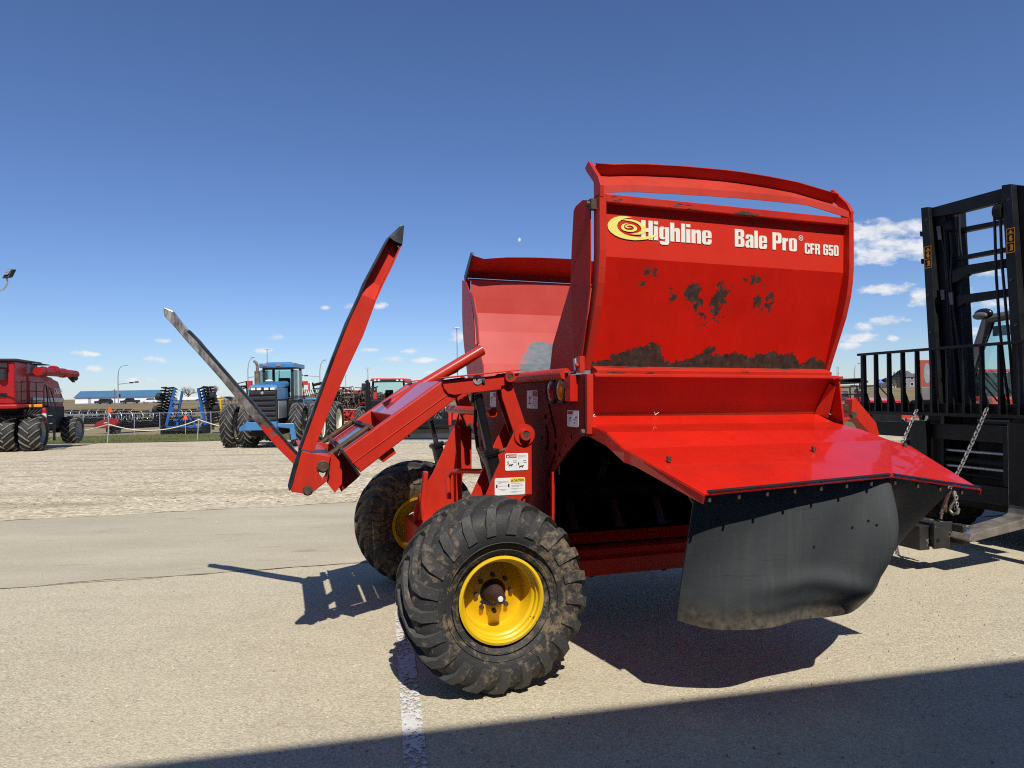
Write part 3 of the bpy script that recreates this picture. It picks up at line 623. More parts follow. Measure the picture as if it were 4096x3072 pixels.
for vv, ww, lens in ((.515, 1.577, 'red_lens'), (.362, 1.580, 'amber'), (2.385, 1.562, 'red_lens'), (2.54, 1.558, 'amber')):
    mb = MB(); mb.lathe([(.078, 0), (.080, -.014), (.072, -.022), (.064, -.018), (.064, 0)], (.49, vv, ww), 'x', 28, ring=True); l_ = mb.build('tail_light', MAT['rubber_hose'], bp, smooth=True)
    mb = MB(); mb.lathe([(0, -.024), (.03, -.023), (.064, -.014), (.064, -.002), (0, -.002)], (.49, vv, ww), 'x', 24); mb.build('lens', MAT[lens], l_, smooth=True)
# ---- safety decals
def decal(pl, a0, a1, b0, b1, t, sgn=-1):
    """white sticker in plane 'uw' (at v=t) or 'vw' (at u=t); returns helper to lay print on it"""
    mb = MB(); r = .006
    pts = [(a0+r, b0), (a1-r, b0), (a1, b0+r), (a1, b1-r), (a1-r, b1), (a0+r, b1), (a0, b1-r), (a0, b0+r)]
    mb.prism(pts, pl, t, t+sgn*.0012); d = mb.build('decal', MAT['white'], bp)
    mats = {}
    def put(mat, shapes, name='print', k=2):
        q = MB()
        for s in shapes:
            if isinstance(s, tuple) and isinstance(s[0], list): pt, fs = s; q.add([{'uw': (p[0], t+sgn*(.0012+.0004*k), p[1]), 'vw': (t+sgn*(.0012+.0004*k), p[0], p[1])}[pl] for p in pt], fs)
            else: q.prism(s, pl, t+sgn*.0011, t+sgn*(.0012+.0004*(k-1)))
        return q.build(name, MAT[mat], d)
    W_, H_ = a1-a0, b1-b0
    X = lambda x, y: (a0+W_*x, b0+H_*y)
    RC = lambda x0, y0, x1, y1: [X(x0, y0), X(x1, y0), X(x1, y1), X(x0, y1)]
    T = lambda s, x0, y0, x1, y1, o=.0: text_mb(s, a0+W_*x0, a0+W_*x1, b0+H_*y0, b0+H_*y1, o)
    PG = lambda *pp: [X(*p) for p in pp]
    return put, RC, T, PG
def cow(x, y, s): return [(x-.09*s, y+.05*s), (x+.06*s, y+.07*s), (x+.10*s, y+.10*s), (x+.12*s, y+.06*s), (x+.07*s, y+.01*s), (x+.06*s, y-.08*s), (x+.035*s, y-.08*s), (x+.03*s, y-.02*s), (x-.05*s, y-.02*s), (x-.06*s, y-.09*s), (x-.085*s, y-.09*s)]
put, RC, T, PG = decal('uw', .212, .360, 1.093, 1.197, .598)
put('sticker_red', [RC(.04, .73, .49, .94)], 'heading'); put('white', [T('DANGER', .19, .77, .46, .90, .02), PG((.07, .77), (.17, .77), (.12, .90))], 'heading', 3)
put('grey_ink', [RC(.55, .86+.0, .93, .88), RC(.56, .81, .92, .83), RC(.56, .76, .88, .78), RC(.54, .71, .95, .715), RC(.49, .08, .497, .70)], 'print')
put('ink', [PG(*cow(.24, .30, 1)), PG(*cow(.70, .21, 1)), PG((.08, .36), (.12, .40), (.09, .48), (.12, .56), (.15, .55), (.13, .48), (.16, .40), (.14, .36)), PG((.55, .40), (.58, .50), (.61, .40), (.59, .28), (.57, .28)), PG((.32, .58), (.34, .54), (.45, .54), (.47, .60), (.43, .57), (.36, .57)), PG((.77, .58), (.79, .54), (.90, .54), (.92, .60), (.88, .57), (.81, .57)), PG((.30, .46), (.48, .44), (.48, .47)), PG((.74, .46), (.92, .42), (.93, .47)), PG((.66, .42), (.70, .47), (.69, .48))], 'pictogram')
put, RC, T, PG = decal('uw', .146, .340, .946, 1.050, .598)
put('sticker_yellow', [RC(.51, .71, .985, .97)], 'heading'); put('ink', [T('CAUTION', .62, .77, .95, .91, .03), PG((.53, .77), (.60, .77), (.565, .92))], 'heading', 3)
put('grey_ink', [RC(.04, .79, .48, .81), RC(.10, .74, .44, .76), RC(.10, .69, .22, .71), RC(.10, .33, .42, .35), RC(.19, .28, .33, .30), RC(.55, .64, .88, .66), RC(.54, .55, .94, .57), RC(.55, .505, .92, .525), RC(.55, .46, .80, .48), RC(.54, .36, .92, .38), RC(.62, .31, .75, .33), RC(.54, .18, .94, .20), RC(.55, .13, .74, .15), RC(.502, .05, .506, .70)], 'print')
put('ink', [RC(.04, .43, .09, .63), RC(.43, .45, .48, .65)], 'pictogram'); put('sticker_red', [RC(.12, .525, .40, .545)], 'pictogram')
put, RC, T, PG = decal('vw', .795, .998, 1.462, 1.582, .499)
put('sticker_red', [RC(.03, .66, .46, .95)], 'heading'); put('ink', [RC(.72, .25, .76, .70), RC(.60, .25, .88, .29), PG((.55, .62), (.70, .50), (.86, .60), (.86, .64), (.70, .56), (.58, .66))], 'pictogram'); put('grey_ink', [RC(.08, .12+.07*i, .42, .145+.07*i) for i in range(7)], 'print')
put, RC, T, PG = decal('vw', .152, .312, 1.37, 1.463, .499)
put('sticker_red', [RC(.50, .76, .97, .95)], 'heading'); put('ink', [PG((.85, .52), (.62, .58), (.60, .52), (.82, .46)), PG((.30, .60), (.10, .66), (.08, .60), (.26, .54)), PG((.40, .28), (.32, .32), (.30, .25), (.38, .20))], 'pictogram'); put('grey_ink', [RC(.55, .35, .9, .38), RC(.15, .45, .45, .48)], 'print')
put, RC, T, PG = decal('vw', 1.70, 1.86, 1.46, 1.575, .499)
put('sticker_red', [RC(.03, .66, .46, .95)], 'heading'); put('ink', [RC(.72, .25, .76, .70), PG((.55, .62), (.70, .50), (.86, .60), (.86, .64), (.70, .56), (.58, .66))], 'pictogram')
# ---- tub, near side wall
u0, u1 = .52, 2.225
fp = [(-.083, 2.622), (-.082, 2.45), (-.081, 2.32), (-.072, 2.23), (-.058, 2.149), (-.022, 2.03), (.037, 1.892), (.090, 1.77), (.124, 1.690)]
def offs(pts, d): return [(a+d, b) for a, b in pts]
for ua, ub in ((u0, u0+.040), (u1-.035, u1)):
    mb = MB(); mb.prism(fp+[(a+.075, b) for a, b in reversed(fp)], 'vw', ua, ub); mb.build('wall_rib', CHIP, bp, bevel=.003)
pp = [(-.034, 2.585), (-.034, 2.40), (-.031, 2.297), (.135, 1.695)]; pp = [(-.036, 2.585), (-.034, 2.45), (-.031, 2.297), (.020, 2.10), (.0755, 1.90), (.135, 1.695)]
mb = MB(); mb.grid([[(u0+.040+(u1-.035-u0-.040)*i/10, a, b) for i in range(11)] for a, b in pp], (0, .006, 0)); sp_ = mb.build('side_panel', MAT['red_worn'], bp)
mb = MB(); mb.bx(u0+.041, u1-.036, -.080, .005, 2.578, 2.622); mb.build('top_rail', LIP, bp, bevel=.004)
mb = MB(); mb.prism([(.075, 1.668), (.070, 1.690), (.130, 1.712), (.160, 1.712), (.160, 1.668)], 'vw', u0+.055, u1-.030); mb.build('bottom_lip', LIP, bp, bevel=.003)
mb = MB(); mb.bx(u0+.02, u1+.01, .022, .15, 1.650, 1.664); mb.bx(u0+.03, u1, .05, .20, 1.664, 1.669); mb.build('hopper_rail', RED, bp, bevel=.002)
# lettering and emblem
PV = -.0355
def letters(s, a, b, c_, d, off, mat='white'):
    mb = MB(); pts, fs = text_mb(s, a, b, c_, d, off); mb.add([(p[0], PV-.0008+(2.40-p[1])*0, p[1]) for p in pts], fs); return mb.build('lettering', MAT[mat], bp)
STR = {}
def glyphs(word, u_a, u_b, w_a, w_b, sp=.012):
    """heavy condensed lettering drawn as outlines (unit cap height 1), fitted to the span"""
    def arc(cx, cy, rx, ry, a0, a1, n=8): return [(cx+rx*math.cos(R(a0+(a1-a0)*i/n)), cy+ry*math.sin(R(a0+(a1-a0)*i/n))) for i in range(n+1)]
    def rr(x0, y0, x1, y1, r): return arc(x1-r, y1-r, r, r, 0, 90, 5)+arc(x0+r, y1-r, r, r, 90, 180, 5)+arc(x0+r, y0+r, r, r, 180, 270, 5)+arc(x1-r, y0+r, r, r, 270, 360, 5)
    B = lambda x0, y0, x1, y1: [(x0, y0), (x1, y0), (x1, y1), (x0, y1)]
    s = .185
    G = {
     'H': (.50, [([(0, 0), (s, 0), (s, .40), (.5-s, .40), (.5-s, 0), (.5, 0), (.5, 1), (.5-s, 1), (.5-s, .59), (s, .59), (s, 1), (0, 1)], [])]),
     'i': (s, [(B(0, 0, s, .73), []), (B(0, .83, s, 1.0), [])]),
     'l': (s, [(B(0, 0, s, 1), [])]),
     'n': (.44, [([(0, 0), (s, 0), (s, .52), (.215, .57), (.255, .52), (.255, 0), (.44, 0), (.44, .58)]+arc(.33, .60, .11, .145, 0, 90, 5)+[(.25, .735), (.19, .68), (s, .64), (s, .73), (0, .73)], [])]),
     'h': (.44, [([(0, 0), (s, 0), (s, .52), (.215, .57), (.255, .52), (.255, 0), (.44, 0), (.44, .58)]+arc(.33, .60, .11, .145, 0, 90, 5)+[(.25, .735), (.19, .68), (s, .64), (s, 1), (0, 1)], [])]),
     'g': (.44, [([(.44, .73), (.26, .73), (.255, .66), (.20, .745), (.11, .745)]+arc(.11, .60, .11, .145, 90, 180, 5)+arc(.11, .22, .11, .145, 180, 270, 5)+[(.20, .075), (.255, .13), (.255, .02), (.235, -.06), (.205, -.06), (.18, -.02), (.02, -.02), (.02, -.08)]+arc(.14, -.09, .12, .12, 180, 270, 4)+arc(.32, -.06, .12, .15, 270, 360, 4), [rr(.185, .19, .255, .625, .03)])]),
     'e': (.44, [(arc(.12, .15, .12, .165, 180, 270, 5)+arc(.32, .15, .12, .165, 270, 360, 5)+[(.44, .27), (.265, .27), (.265, .15), (.22, .09), (.18, .15), (.18, .34), (.44, .34)]+arc(.32, .58, .12, .165, 0, 90, 5)+arc(.12, .58, .12, .165, 90, 180, 5), [rr(.18, .43, .262, .645, .03)])]),
     'a': (.43, [(arc(.10, .12, .10, .135, 180, 270, 5)+[(.19, .0), (.245, .07), (.25, 0), (.43, 0), (.43, .60)]+arc(.32, .60, .11, .145, 0, 90, 4)+arc(.12, .60, .11, .145, 90, 180, 4)+[(.01, .50), (.18, .50), (.18, .60), (.215, .655), (.25, .60), (.25, .49), (.10, .40), (.02, .32)], [[(.25, .38), (.25, .15), (.215, .10), (.18, .15), (.18, .30)]])]),
     'B': (.50, [([(0, 0), (.34, 0)]+arc(.36, .16, .14, .16, 270, 360, 5)+[(.50, .38), (.46, .49), (.38, .53), (.46, .58), (.49, .66), (.49, .85)]+arc(.35, .85, .14, .15, 0, 90, 5)+[(0, 1)], [B(s, .15, .30, .43), B(s, .61, .30, .84)])]),
     'P': (.49, [([(0, 0), (s, 0), (s, .37), (.34, .37)]+arc(.35, .53, .14, .16, 270, 360, 5)+arc(.35, .85, .14, .15, 0, 90, 5)+[(0, 1)], [B(s, .53, .30, .83)])]),
     'r': (.31, [([(0, 0), (s, 0), (s, .44), (.22, .54), (.31, .55), (.31, .745), (.24, .73), (.19, .63), (s, .73), (0, .73)], [])]),
     'o': (.44, [(rr(0, -.015, .44, .745, .13), [rr(.18, .09, .26, .64, .035)])]),
     'C': (.48, [(arc(.14, .14, .14, .155, 180, 270, 5)+arc(.34, .14, .14, .155, 270, 360, 5)+[(.48, .38), (.30, .38), (.30, .18), (.24, .12), (s, .18), (s, .82), (.24, .88), (.30, .82), (.30, .66), (.48, .66)]+arc(.34, .86, .14, .155, 0, 90, 5)+arc(.14, .86, .14, .155, 90, 180, 5), [])]),
     'F': (.40, [([(0, 0), (s, 0), (s, .41), (.36, .41), (.36, .58), (s, .58), (s, .82), (.40, .82), (.40, 1), (0, 1)], [])]),
     'R': (.50, [([(0, 0), (s, 0), (s, .43), (.26, .43), (.305, .36), (.305, 0), (.49, 0), (.49, .36), (.44, .47), (.38, .51), (.46, .56), (.49, .66), (.49, .85)]+arc(.35, .85, .14, .15, 0, 90, 5)+[(0, 1)], [B(s, .59, .305, .84)])]),
     '6': (.47, [(arc(.14, .14, .14, .155, 180, 270, 5)+arc(.33, .14, .14, .155, 270, 360, 5)+[(.47, .48)]+arc(.36, .50, .11, .11, 0, 90, 4)+[(.24, .60), (.18, .55), (.18, .83), (.235, .88), (.29, .83), (.29, .72), (.47, .72)]+arc(.33, .86, .14, .155, 0, 90, 5)+arc(.14, .86, .14, .155, 90, 180, 5), [rr(.18, .12, .29, .48, .04)])]),
     '5': (.47, [(arc(.14, .14, .14, .155, 180, 270, 5)+arc(.33, .14, .14, .155, 270, 360, 5)+[(.47, .52)]+arc(.36, .53, .11, .12, 0, 90, 4)+[(.24, .65), (.18, .60), (.18, .83), (.45, .83), (.45, 1), (.01, 1), (.01, .43), (.18, .43), (.235, .50), (.29, .45), (.29, .17), (.235, .12), (.18, .17), (.18, .30), (0, .30)], [])]),
     '0': (.47, [(rr(0, -.015, .47, 1.015, .15), [rr(.18, .12, .29, .88, .05)])]),
     ' ': (.20, [])}
    gap = .05; tot = sum(G[c][0] for c in word)+gap*(len(word)-1); k = (u_b-u_a)/tot; H_ = w_b-w_a; x = 0; mb = MB()
    for c in word:
        for o, hs in G[c][1]:
            f = lambda L: [(u_a+(x+p[0])*k, w_a+p[1]*H_) for p in L]
            mb.prism(f(o), 'uw', PV, PV-.0012, [f(h) for h in hs])
        x += G[c][0]+gap
    return mb
# the sheet leans a touch below the fold, but is upright where the lettering sits
for wd_, a, b, c_, d in (('Highline', .793, 1.243, 2.405, 2.510), ('Bale Pro', 1.400, 1.838, 2.405, 2.507), ('CFR 650', 1.896, 2.150, 2.397, 2.460)):
    glyphs(wd_, a, b, c_, d).build('lettering', MAT['cream'], bp)
mb = MB(); mb.prism(circ(1.868, 2.487, .016, 18), 'uw', PV, PV-.0012, [circ(1.868, 2.487, .0125, 18)]); pts, fs = text_mb('R', 1.862, 1.874, 2.480, 2.494, .02); mb.add([(p[0], PV-.001, p[1]) for p in pts], fs); mb.build('lettering', MAT['cream'], bp)
def swirl():
    mb = MB(); F_ = lambda L: [(.588+.238/412*(x-922), 2.522-.127/318*(y-885)) for x, y in L]
    outer = [(1182, 890), (1110, 884), (1050, 890), (995, 912), (955, 948), (928, 995), (922, 1035), (930, 1080), (955, 1120), (1000, 1158), (1055, 1184), (1120, 1198), (1200, 1202), (1270, 1192), (1330, 1178), (1390, 1155), (1425, 1130), (1447, 1098), (1400, 1112), (1340, 1136), (1280, 1150), (1220, 1155), (1150, 1149), (1095, 1130), (1050, 1095), (1025, 1055), (1020, 1020), (1032, 978), (1060, 945), (1100, 918), (1140, 903)]
    second = [(1072, 938), (1120, 922), (1170, 921), (1225, 932), (1275, 958), (1312, 995), (1334, 1040), (1328, 1075), (1300, 1103), (1255, 1120), (1205, 1126), (1160, 1120), (1205, 1108), (1245, 1092), (1270, 1068), (1278, 1040), (1268, 1006), (1238, 974), (1195, 953), (1135, 943)]
    third = [(1142, 977), (1105, 983), (1075, 1002), (1059, 1030), (1064, 1060), (1090, 1082), (1140, 1094), (1190, 1088), (1222, 1068), (1232, 1042), (1222, 1015), (1195, 995), (1160, 988), (1125, 996), (1104, 1018), (1108, 1036), (1130, 1047), (1155, 1042), (1170, 1030), (1148, 1034), (1130, 1030), (1124, 1020), (1132, 1010), (1155, 1005), (1180, 1012), (1196, 1030), (1194, 1052), (1172, 1068), (1140, 1072), (1105, 1060), (1090, 1036), (1096, 1010), (1112, 993)]
    for L in (outer, second, third): mb.prism(F_(L), 'uw', PV-.0013, PV-.0026)
    return mb
swirl().build('emblem', MAT['logo_yellow'], bp)
# ---- flared extension above the rail
N = 16
def flare_rows(lo, hi): return None
tops = [(.44, 2.835, .085), (.573, 2.805, .085), (.80, 2.835, .085), (1.083, 2.852, .085), (1.424, 2.860, .085), (1.65, 2.853, .085), (1.877, 2.839, .085), (2.178, 2.795, .085)]
def ti(u_):
    for a, b in zip(tops, tops[1:]):
        if u_ <= b[0]: t = (u_-a[0])/(b[0]-a[0]); return a[1]+(b[1]-a[1])*t
    return tops[-1][1]
us = [.545+(2.195-.545)*i/N for i in range(N+1)]
def fb(u_):                                   # lower edge of the flare (leaves a gap above the rail mid-span)
    if u_ < .70: return 2.624+.022*(u_-.545)/.155
    if u_ < 1.70: return 2.646+.030*math.sin(math.pi*(u_-.70)/2.0)
    if u_ < 1.88: return 2.676
    return 2.676-.052*(u_-1.88)/.315
rows = [[(q, -.078, fb(q)) for q in us], [(q, -.074, fb(q)+.040) for q in us], [(q, .055, ti(q)-.050) for q in us], [(q, .004, ti(q)) for q in us]]
mb = MB(); mb.grid(rows, (0, .006, 0)); mb.bx(.60, 2.10, .03, .06, 2.60, 2.62); mb.build('top_flare', MAT['red_faded'], bp)
for uu, s in ((.520, 1), (2.195, 1)):
    mb = MB(); mb.prism([(-.086, 2.60), (-.092, 2.66), (-.062, 2.715), (.060, 2.838), (.105, 2.812), (.085, 2.785), (-.006, 2.70), (-.010, 2.60)], 'vw', uu, uu+.022); mb.build('flare_end', CHIP, bp, bevel=.003)
mb = MB(); q = [(us[i], .002, ti(us[i])) for i in range(N+1)]; mb.grid([[(a, b, c_) for a, b, c_ in q], [(a, b+.018, c_+.006) for a, b, c_ in q]], (0, 0, -.004)); mb.build('flare_lip', MAT['red_faded'], bp)
# ---- wing closing the rear corner, and its twin on the far side
def wing(mirror=False):
    f = (lambda v_: 2.60-v_+.03) if mirror else (lambda v_: v_)
    P3 = lambda u_, v_, w_: Vector((u_, f(v_), w_)); mb = MB()
    a = [(.5, -.005, 2.60), (.5, .09, 2.628), (.5, .185, 2.618), (.5, .215, 2.600), (.5, .246, 2.372), (.5, .262, 2.192), (.5, .0, 2.135), (.5, -.008, 2.266)]
    mb.slab([P3(*q) for q in a], (.006, 0, 0))
    b = [(.5, .262, 2.192), (.60, .790, 1.873), (.515, .235, 1.672), (.5, .112, 1.76), (.5, .06, 1.92), (.5, .0, 2.135)]
    mb.slab([P3(*b[0]), P3(*b[1]), P3(*b[2])], (.006, 0, 0)); mb.slab([P3(*b[0]), P3(*b[2]), P3(*b[3]), P3(*b[4]), P3(*b[5])], (.006, 0, 0))
    c_ = [(.60, .790, 1.873), (.63, .925, 1.672), (.515, .235, 1.672)]; mb.slab([P3(*q) for q in c_], (.006, 0, 0))
    return mb.build('corner_wing', MAT['red_matte'], bp)
wing()
_in = [(2.60, 2.57), (2.425, 2.427), (2.266, 2.148), (2.227, 1.975), (2.10, 1.86), (2.045, 1.80), (2.04, 1.68)]
_out = [(2.64-a-.005, b-.02) for a, b in fp]
mb = MB(); mb.prism(_out+_in[::-1], 'vw', .490, .50, [[(lambda q: (q.y, q.z))(m(px, py, u=.49)) for px, py in ((1880, 1165), (1893, 1283), (1897, 1380), (1914, 1372), (1908, 1270), (1894, 1190))]]); mb.build('corner_wing', RED, bp, bevel=.002)
mb = MB(); mb.bar((.487, .165, 1.69), (.487, .175, 1.755), .008, .026, (0, 1, 0)); mb.bx(.478, .50, .17, .30, 1.678, 1.683); mb.build('corner_clip', MAT['galv'], bp)
mb = MB(); mb.bx(.489, .519, .11, .17, 1.676, 1.765); bolt_mb(mb, (.488, .14, 1.715), 'x'); mb.build('hinge_lug', RED, bp, bevel=.002)
mb = MB(); mb.bx(.488, .521, -.045, -.005, 2.545, 2.60); bolt_mb(mb, (.486, -.02, 2.575), 'x', .016, .016); mb.build('wing_bracket', MAT['rusty'], bp)
# ---- tub, far side wall (its inner face shows)
ff = [(2.64-a-.005, b-.02) for a, b in fp]
mb = MB(); fi = [(2.575, 2.60), (2.572, 2.42), (2.565, 2.33), (2.545, 2.22), (2.49, 2.08), (2.44, 1.97), (2.40, 1.84), (2.36, 1.68)]
fi = [(2.58, 2.585), (2.575, 2.40), (2.57, 2.29), (2.52, 2.12), (2.46, 1.96), (2.41, 1.83), (2.36, 1.675)]
mb.grid([[(u0+.02+(u1-u0-.04)*i/10, a, b) for i in range(11)] for a, b in fi], (0, .008, 0)); mb.build('far_panel', MAT['red_inner'], bp)
for ua, ub in ((u0-.005, u0+.035), (u1-.035, u1)):
    mb = MB(); mb.prism(ff+[(a-.06, b) for a, b in reversed(ff)], 'vw', ua, ub); mb.build('wall_rib', RED, bp, bevel=.003)
mb = MB(); mb.bx(u0, u1, 2.59, 2.66, 2.585, 2.60); mb.build('far_rail', RED, bp, bevel=.003)
mb = MB(); qs = [.50+(2.2-.50)*i/N for i in range(N+1)]
hf = lambda q: ti(q)-.035 if q > .53 else 2.80
mb.grid([[(q, 2.655, 2.615+.0*q) for q in qs], [(q, 2.645, 2.66) for q in qs], [(q, 2.44, hf(q)-.025) for q in qs], [(q, 2.40, hf(q)-.03) for q in qs]], (0, .006, 0)); mb.build('far_flare', MAT['red'], bp)
mb = MB(); mb.prism([(2.66, 2.59), (2.665, 2.63), (2.44, 2.80), (2.40, 2.795), (2.395, 2.77), (2.58, 2.62), (2.60, 2.59)], 'vw', .495, .512); mb.build('flare_end', MAT['steel_dark'], bp)
# floor and closed front of the tub
mb = MB(); mb.grid([[(u0, .14, 1.67), (u1, .14, 1.67)], [(u0, .9, 1.40), (u1, .9, 1.40)], [(u0, 1.8, 1.40), (u1, 1.8, 1.40)], [(u0, 2.40, 1.66), (u1, 2.40, 1.66)]], (0, 0, -.008)); mb.build('tub_floor', MAT['red_faded'], bp)
mb = MB(); mb.prism([(.13, 1.66), (.54, 1.06), (.54, .42), (2.05, .42), (2.05, .9), (2.4, 1.66), (2.3, 1.95), (.4, 1.95)], 'vw', 2.19, 2.20); mb.build('front_wall', RED, bp)
# ---- discharge side: recess, chamber, rotor
mb = MB(); mb.grid([[(u0+.015, .085, 1.650), (u1-.01, .085, 1.650)], [(u0+.015, .125, 1.58), (u1-.02, .125, 1.58)], [(u0+.015, .175, 1.49), (u1-.03, .175, 1.49)], [(u0+.015, .205, 1.425), (u1-.045, .205, 1.42)]], (0, .004, .002)); mb.build('recess_panel', RED, bp)
mb = MB(); mb.slab([(2.215, .04, 1.650), (2.232, .02, 1.352), (2.232, .21, 1.38), (2.205, .215, 1.43), (2.215, .10, 1.648)], (.010, 0, 0)); mb.slab([(2.185, .088, 1.62), (2.212, .06, 1.60), (2.215, .13, 1.40), (2.165, .195, 1.428)], (.004, .002, 0)); mb.build('recess_end', RED, bp, bevel=.002)
mb = MB(); bolt_mb(mb, (.497, .085, 1.345), 'x', .022, .018); mb.build('hinge_bolt', MAT['rusty'], bp)
mb = MB(); mb.grid([[(.52, .58, .62), (2.18, .58, .62)], [(.52, .9, .50), (2.18, .9, .50)], [(.52, 1.5, .55), (2.18, 1.5, .55)], [(.52, 1.85, .85), (2.18, 1.85, .85)], [(.52, 1.95, 1.38), (2.18, 1.95, 1.38)]], (0, .006, .0)); mb.build('chamber_pan', MAT['frame_black'], bp)
mb = MB(); mb.grid([[(.50, .545, .445), (2.20, .545, .455)], [(.50, .545, .520), (2.20, .545, .525)], [(.50, .575, .532), (2.20, .575, .535)], [(.50, .585, .575), (2.20, .585, .575)], [(.50, .72, .66), (2.20, .72, .66)]], (0, .008, 0)); mb.bx(.51, 2.19, .56, .70, .42, .445); mb.build('sill_beam', RED, bp)
mb = MB(); mb.cyl((.52, 1.15, .86), (2.18, 1.15, .86), .075, 16)
rt = mb.build('rotor', MAT['frame_black'], bp, smooth=True)
rnd = random.Random(3)
for i in range(14):
    a = i*2.1; c_ = Vector((.62+i*.115, 1.15, .86)); d = Vector((0, math.cos(a), math.sin(a))); mb = MB(); mb.bar(c_+d*.06, c_+d*.27, .03, .055, (1, 0, 0)); mb.bar(c_+d*.26, c_+d*.28, .05, .075, (1, 0, 0)); mb.build('flail', MAT['steel_dark'], rt)
mb = MB()
for k in range(2):
    b = .78+k*.52; mb.tube([(b-.06, .60, .438), (b+.0, .60, .405), (b+.06, .60, .428), (b+.13, .60, .415), (b+.18, .60, .445)], .007, 6)
mb.build('hose', MAT['rubber_hose'], bp)
# ---- deflector hood
A = [(.523, .112, 1.424), (.55, -.285, 1.292), (.60, -.43, 1.262), (.668, -.80, 1.118)]
FR = [(2.19, .07, 1.405), (2.30, -.10, 1.345), (2.36, -.26, 1.292), (2.36, -.80, 1.065)]
Pm = Vector
top_in, top_out = (Vector((.523, .185, 1.430)), Vector((2.18, .185, 1.425))), (Vector((.523, .10, 1.388)), Vector((2.19, .06, 1.378)))
s1 = (Vector((.538, -.115, 1.357)), Vector((2.245, -.10, 1.340))); f1 = (Vector((.560, -.27, 1.280)), Vector((2.295, -.26, 1.284))); f2 = (Vector((.575, -.35, 1.257)), Vector((2.335, -.34, 1.262)))
Bp, Cp, Dp = Vector((.668, -.80, 1.118)), Vector((1.775, -.755, 1.148)), Vector((2.345, -.775, 1.060))
def lerp(a, b, t): return a+(b-a)*t
NU = 14
mb = MB(); rows = []
for a, b in (top_in, top_out, s1, f1, f2): rows.append([lerp(a, b, i/NU) for i in range(NU+1)])
# the outer plate keeps its main plane up to a crease, beyond which it bends down to the front tip
mb.grid(rows, (0, .004, -.006))
cre = (lerp(f2[0], f2[1], .985), Cp)
rows = []
for k in range(6):
    t = k/5; row = []
    e0 = lerp(f2[0], Bp, t); e1 = lerp(lerp(f2[0], f2[1], .93), Cp, t)
    row = [lerp(e0, e1, i/NU) for i in range(NU+1)]; rows.append(row)
mb.grid(rows, (0, .003, -.006))
rows = [[lerp(lerp(lerp(f2[0], f2[1], .93), Cp, t), lerp(f2[1], Dp, t), s) for s in (0, .5, 1)] for t in (0, .33, .66, 1)]
mb.grid(rows, (0, .003, -.006)); hood = mb.build('deflector_hood', MAT['red_gloss'], bp)
mb = MB()                                    # turned-down rear edge
E0 = [Vector((.521, .105, 1.382)), Vector((.535, -.115, 1.350)), Vector((.557, -.27, 1.273)), Vector((.572, -.35, 1.250)), Bp+Vector((-.003, 0, -.006))]
E1 = [Vector((.521, .125, 1.335)), Vector((.536, -.115, 1.285)), Vector((.558, -.27, 1.212)), Vector((.574, -.35, 1.200)), Vector((.667, -.785, 1.075))]
mb.grid([E0, E1], (.006, 0, 0)); mb.build('hood_flange', MAT['red_gloss'], bp)
mb = MB(); mb.grid([[Dp+Vector((0, 0, -.004)), Vector((2.36, -.34, 1.255)), Vector((2.25, .0, 1.33))], [Dp+Vector((.004, .01, -.025)), Vector((2.36, -.34, 1.215)), Vector((2.25, .0, 1.28))]], (-.006, 0, 0)); mb.build('hood_flange', MAT['red_gloss'], bp)
mb = MB()
for (a, b, n) in ((Bp, Cp, 12), (Cp, Dp, 6)):
    pa = [lerp(a, b, .02+.97*i/n)+Vector((0, -.004, .006)) for i in range(n+1)]; mb.grid([pa, [q+Vector((0, .015, .006)) for q in pa]], (0, -.001, .005))
mb.build('rubber_trim', MAT['rubber_hose'], bp)
mb = MB()
for (a, b, n) in ((Bp, Cp, 7), (Cp, Dp, 4)):
    for i in range(n): c_ = lerp(a, b, (i+.25)/n)+Vector((0, .022, 0)); bolt_mb(mb, c_+Vector((0, 0, -.026)), 'z', .008, .012); bolt_mb(mb, c_+Vector((0, 0, .008)), 'z', .008, .006)
for a, b in ((.70, -.46), (1.62, -.40), (2.30, -.36)): bolt_mb(mb, (a, b, 1.262-(.02 if a < 1 else .0)), 'z', .012, .012)
mb.build('bolts', MAT['rusty'], bp)
# ---- hanging rubber skirt
topc = [(.690, -.700, 1.125), (.95, -.690, 1.132), (1.22, -.685, 1.143), (1.50, -.690, 1.146), (1.66, -.705, 1.146), (1.77, -.722, 1.140), (1.84, -.705, 1.130), (2.00, -.690, 1.105), (2.25, -.690, 1.055)]
botc = [(.740, -.455, .462), (.884, -.540, .430), (1.097, -.633, .440), (1.331, -.616, .450), (1.52, -.590, .436), (1.68, -.555, .425), (1.88, -.42, .388), (2.10, -.30, .405), (2.25, -.20, .42)]
midb = [(.0, .01), (.01, .0), (.01, .0), (.0, -.01), (.01, -.05), (.05, -.115), (.03, -.02), (-.0, .06), (.0, .055)]
nr = 40; rows = []
def cr(p0, p1, p2, p3, t): return .5*((2*p1)+(-p0+p2)*t+(2*p0-5*p1+4*p2-p3)*t*t+(-p0+3*p1-3*p2+p3)*t*t*t)
def dense(pts, k=5):
    P_ = [Vector(p) for p in pts]; out = []
    for i in range(len(P_)-1):
        a, b, c_, d = P_[max(i-1, 0)], P_[i], P_[i+1], P_[min(i+2, len(P_)-1)]
        for j in range(k): out.append(cr(a, b, c_, d, j/k))
    return out+[P_[-1]]
tp, bt_ = dense(topc), dense(botc); md = dense([(a, b, 0) for a, b in midb])
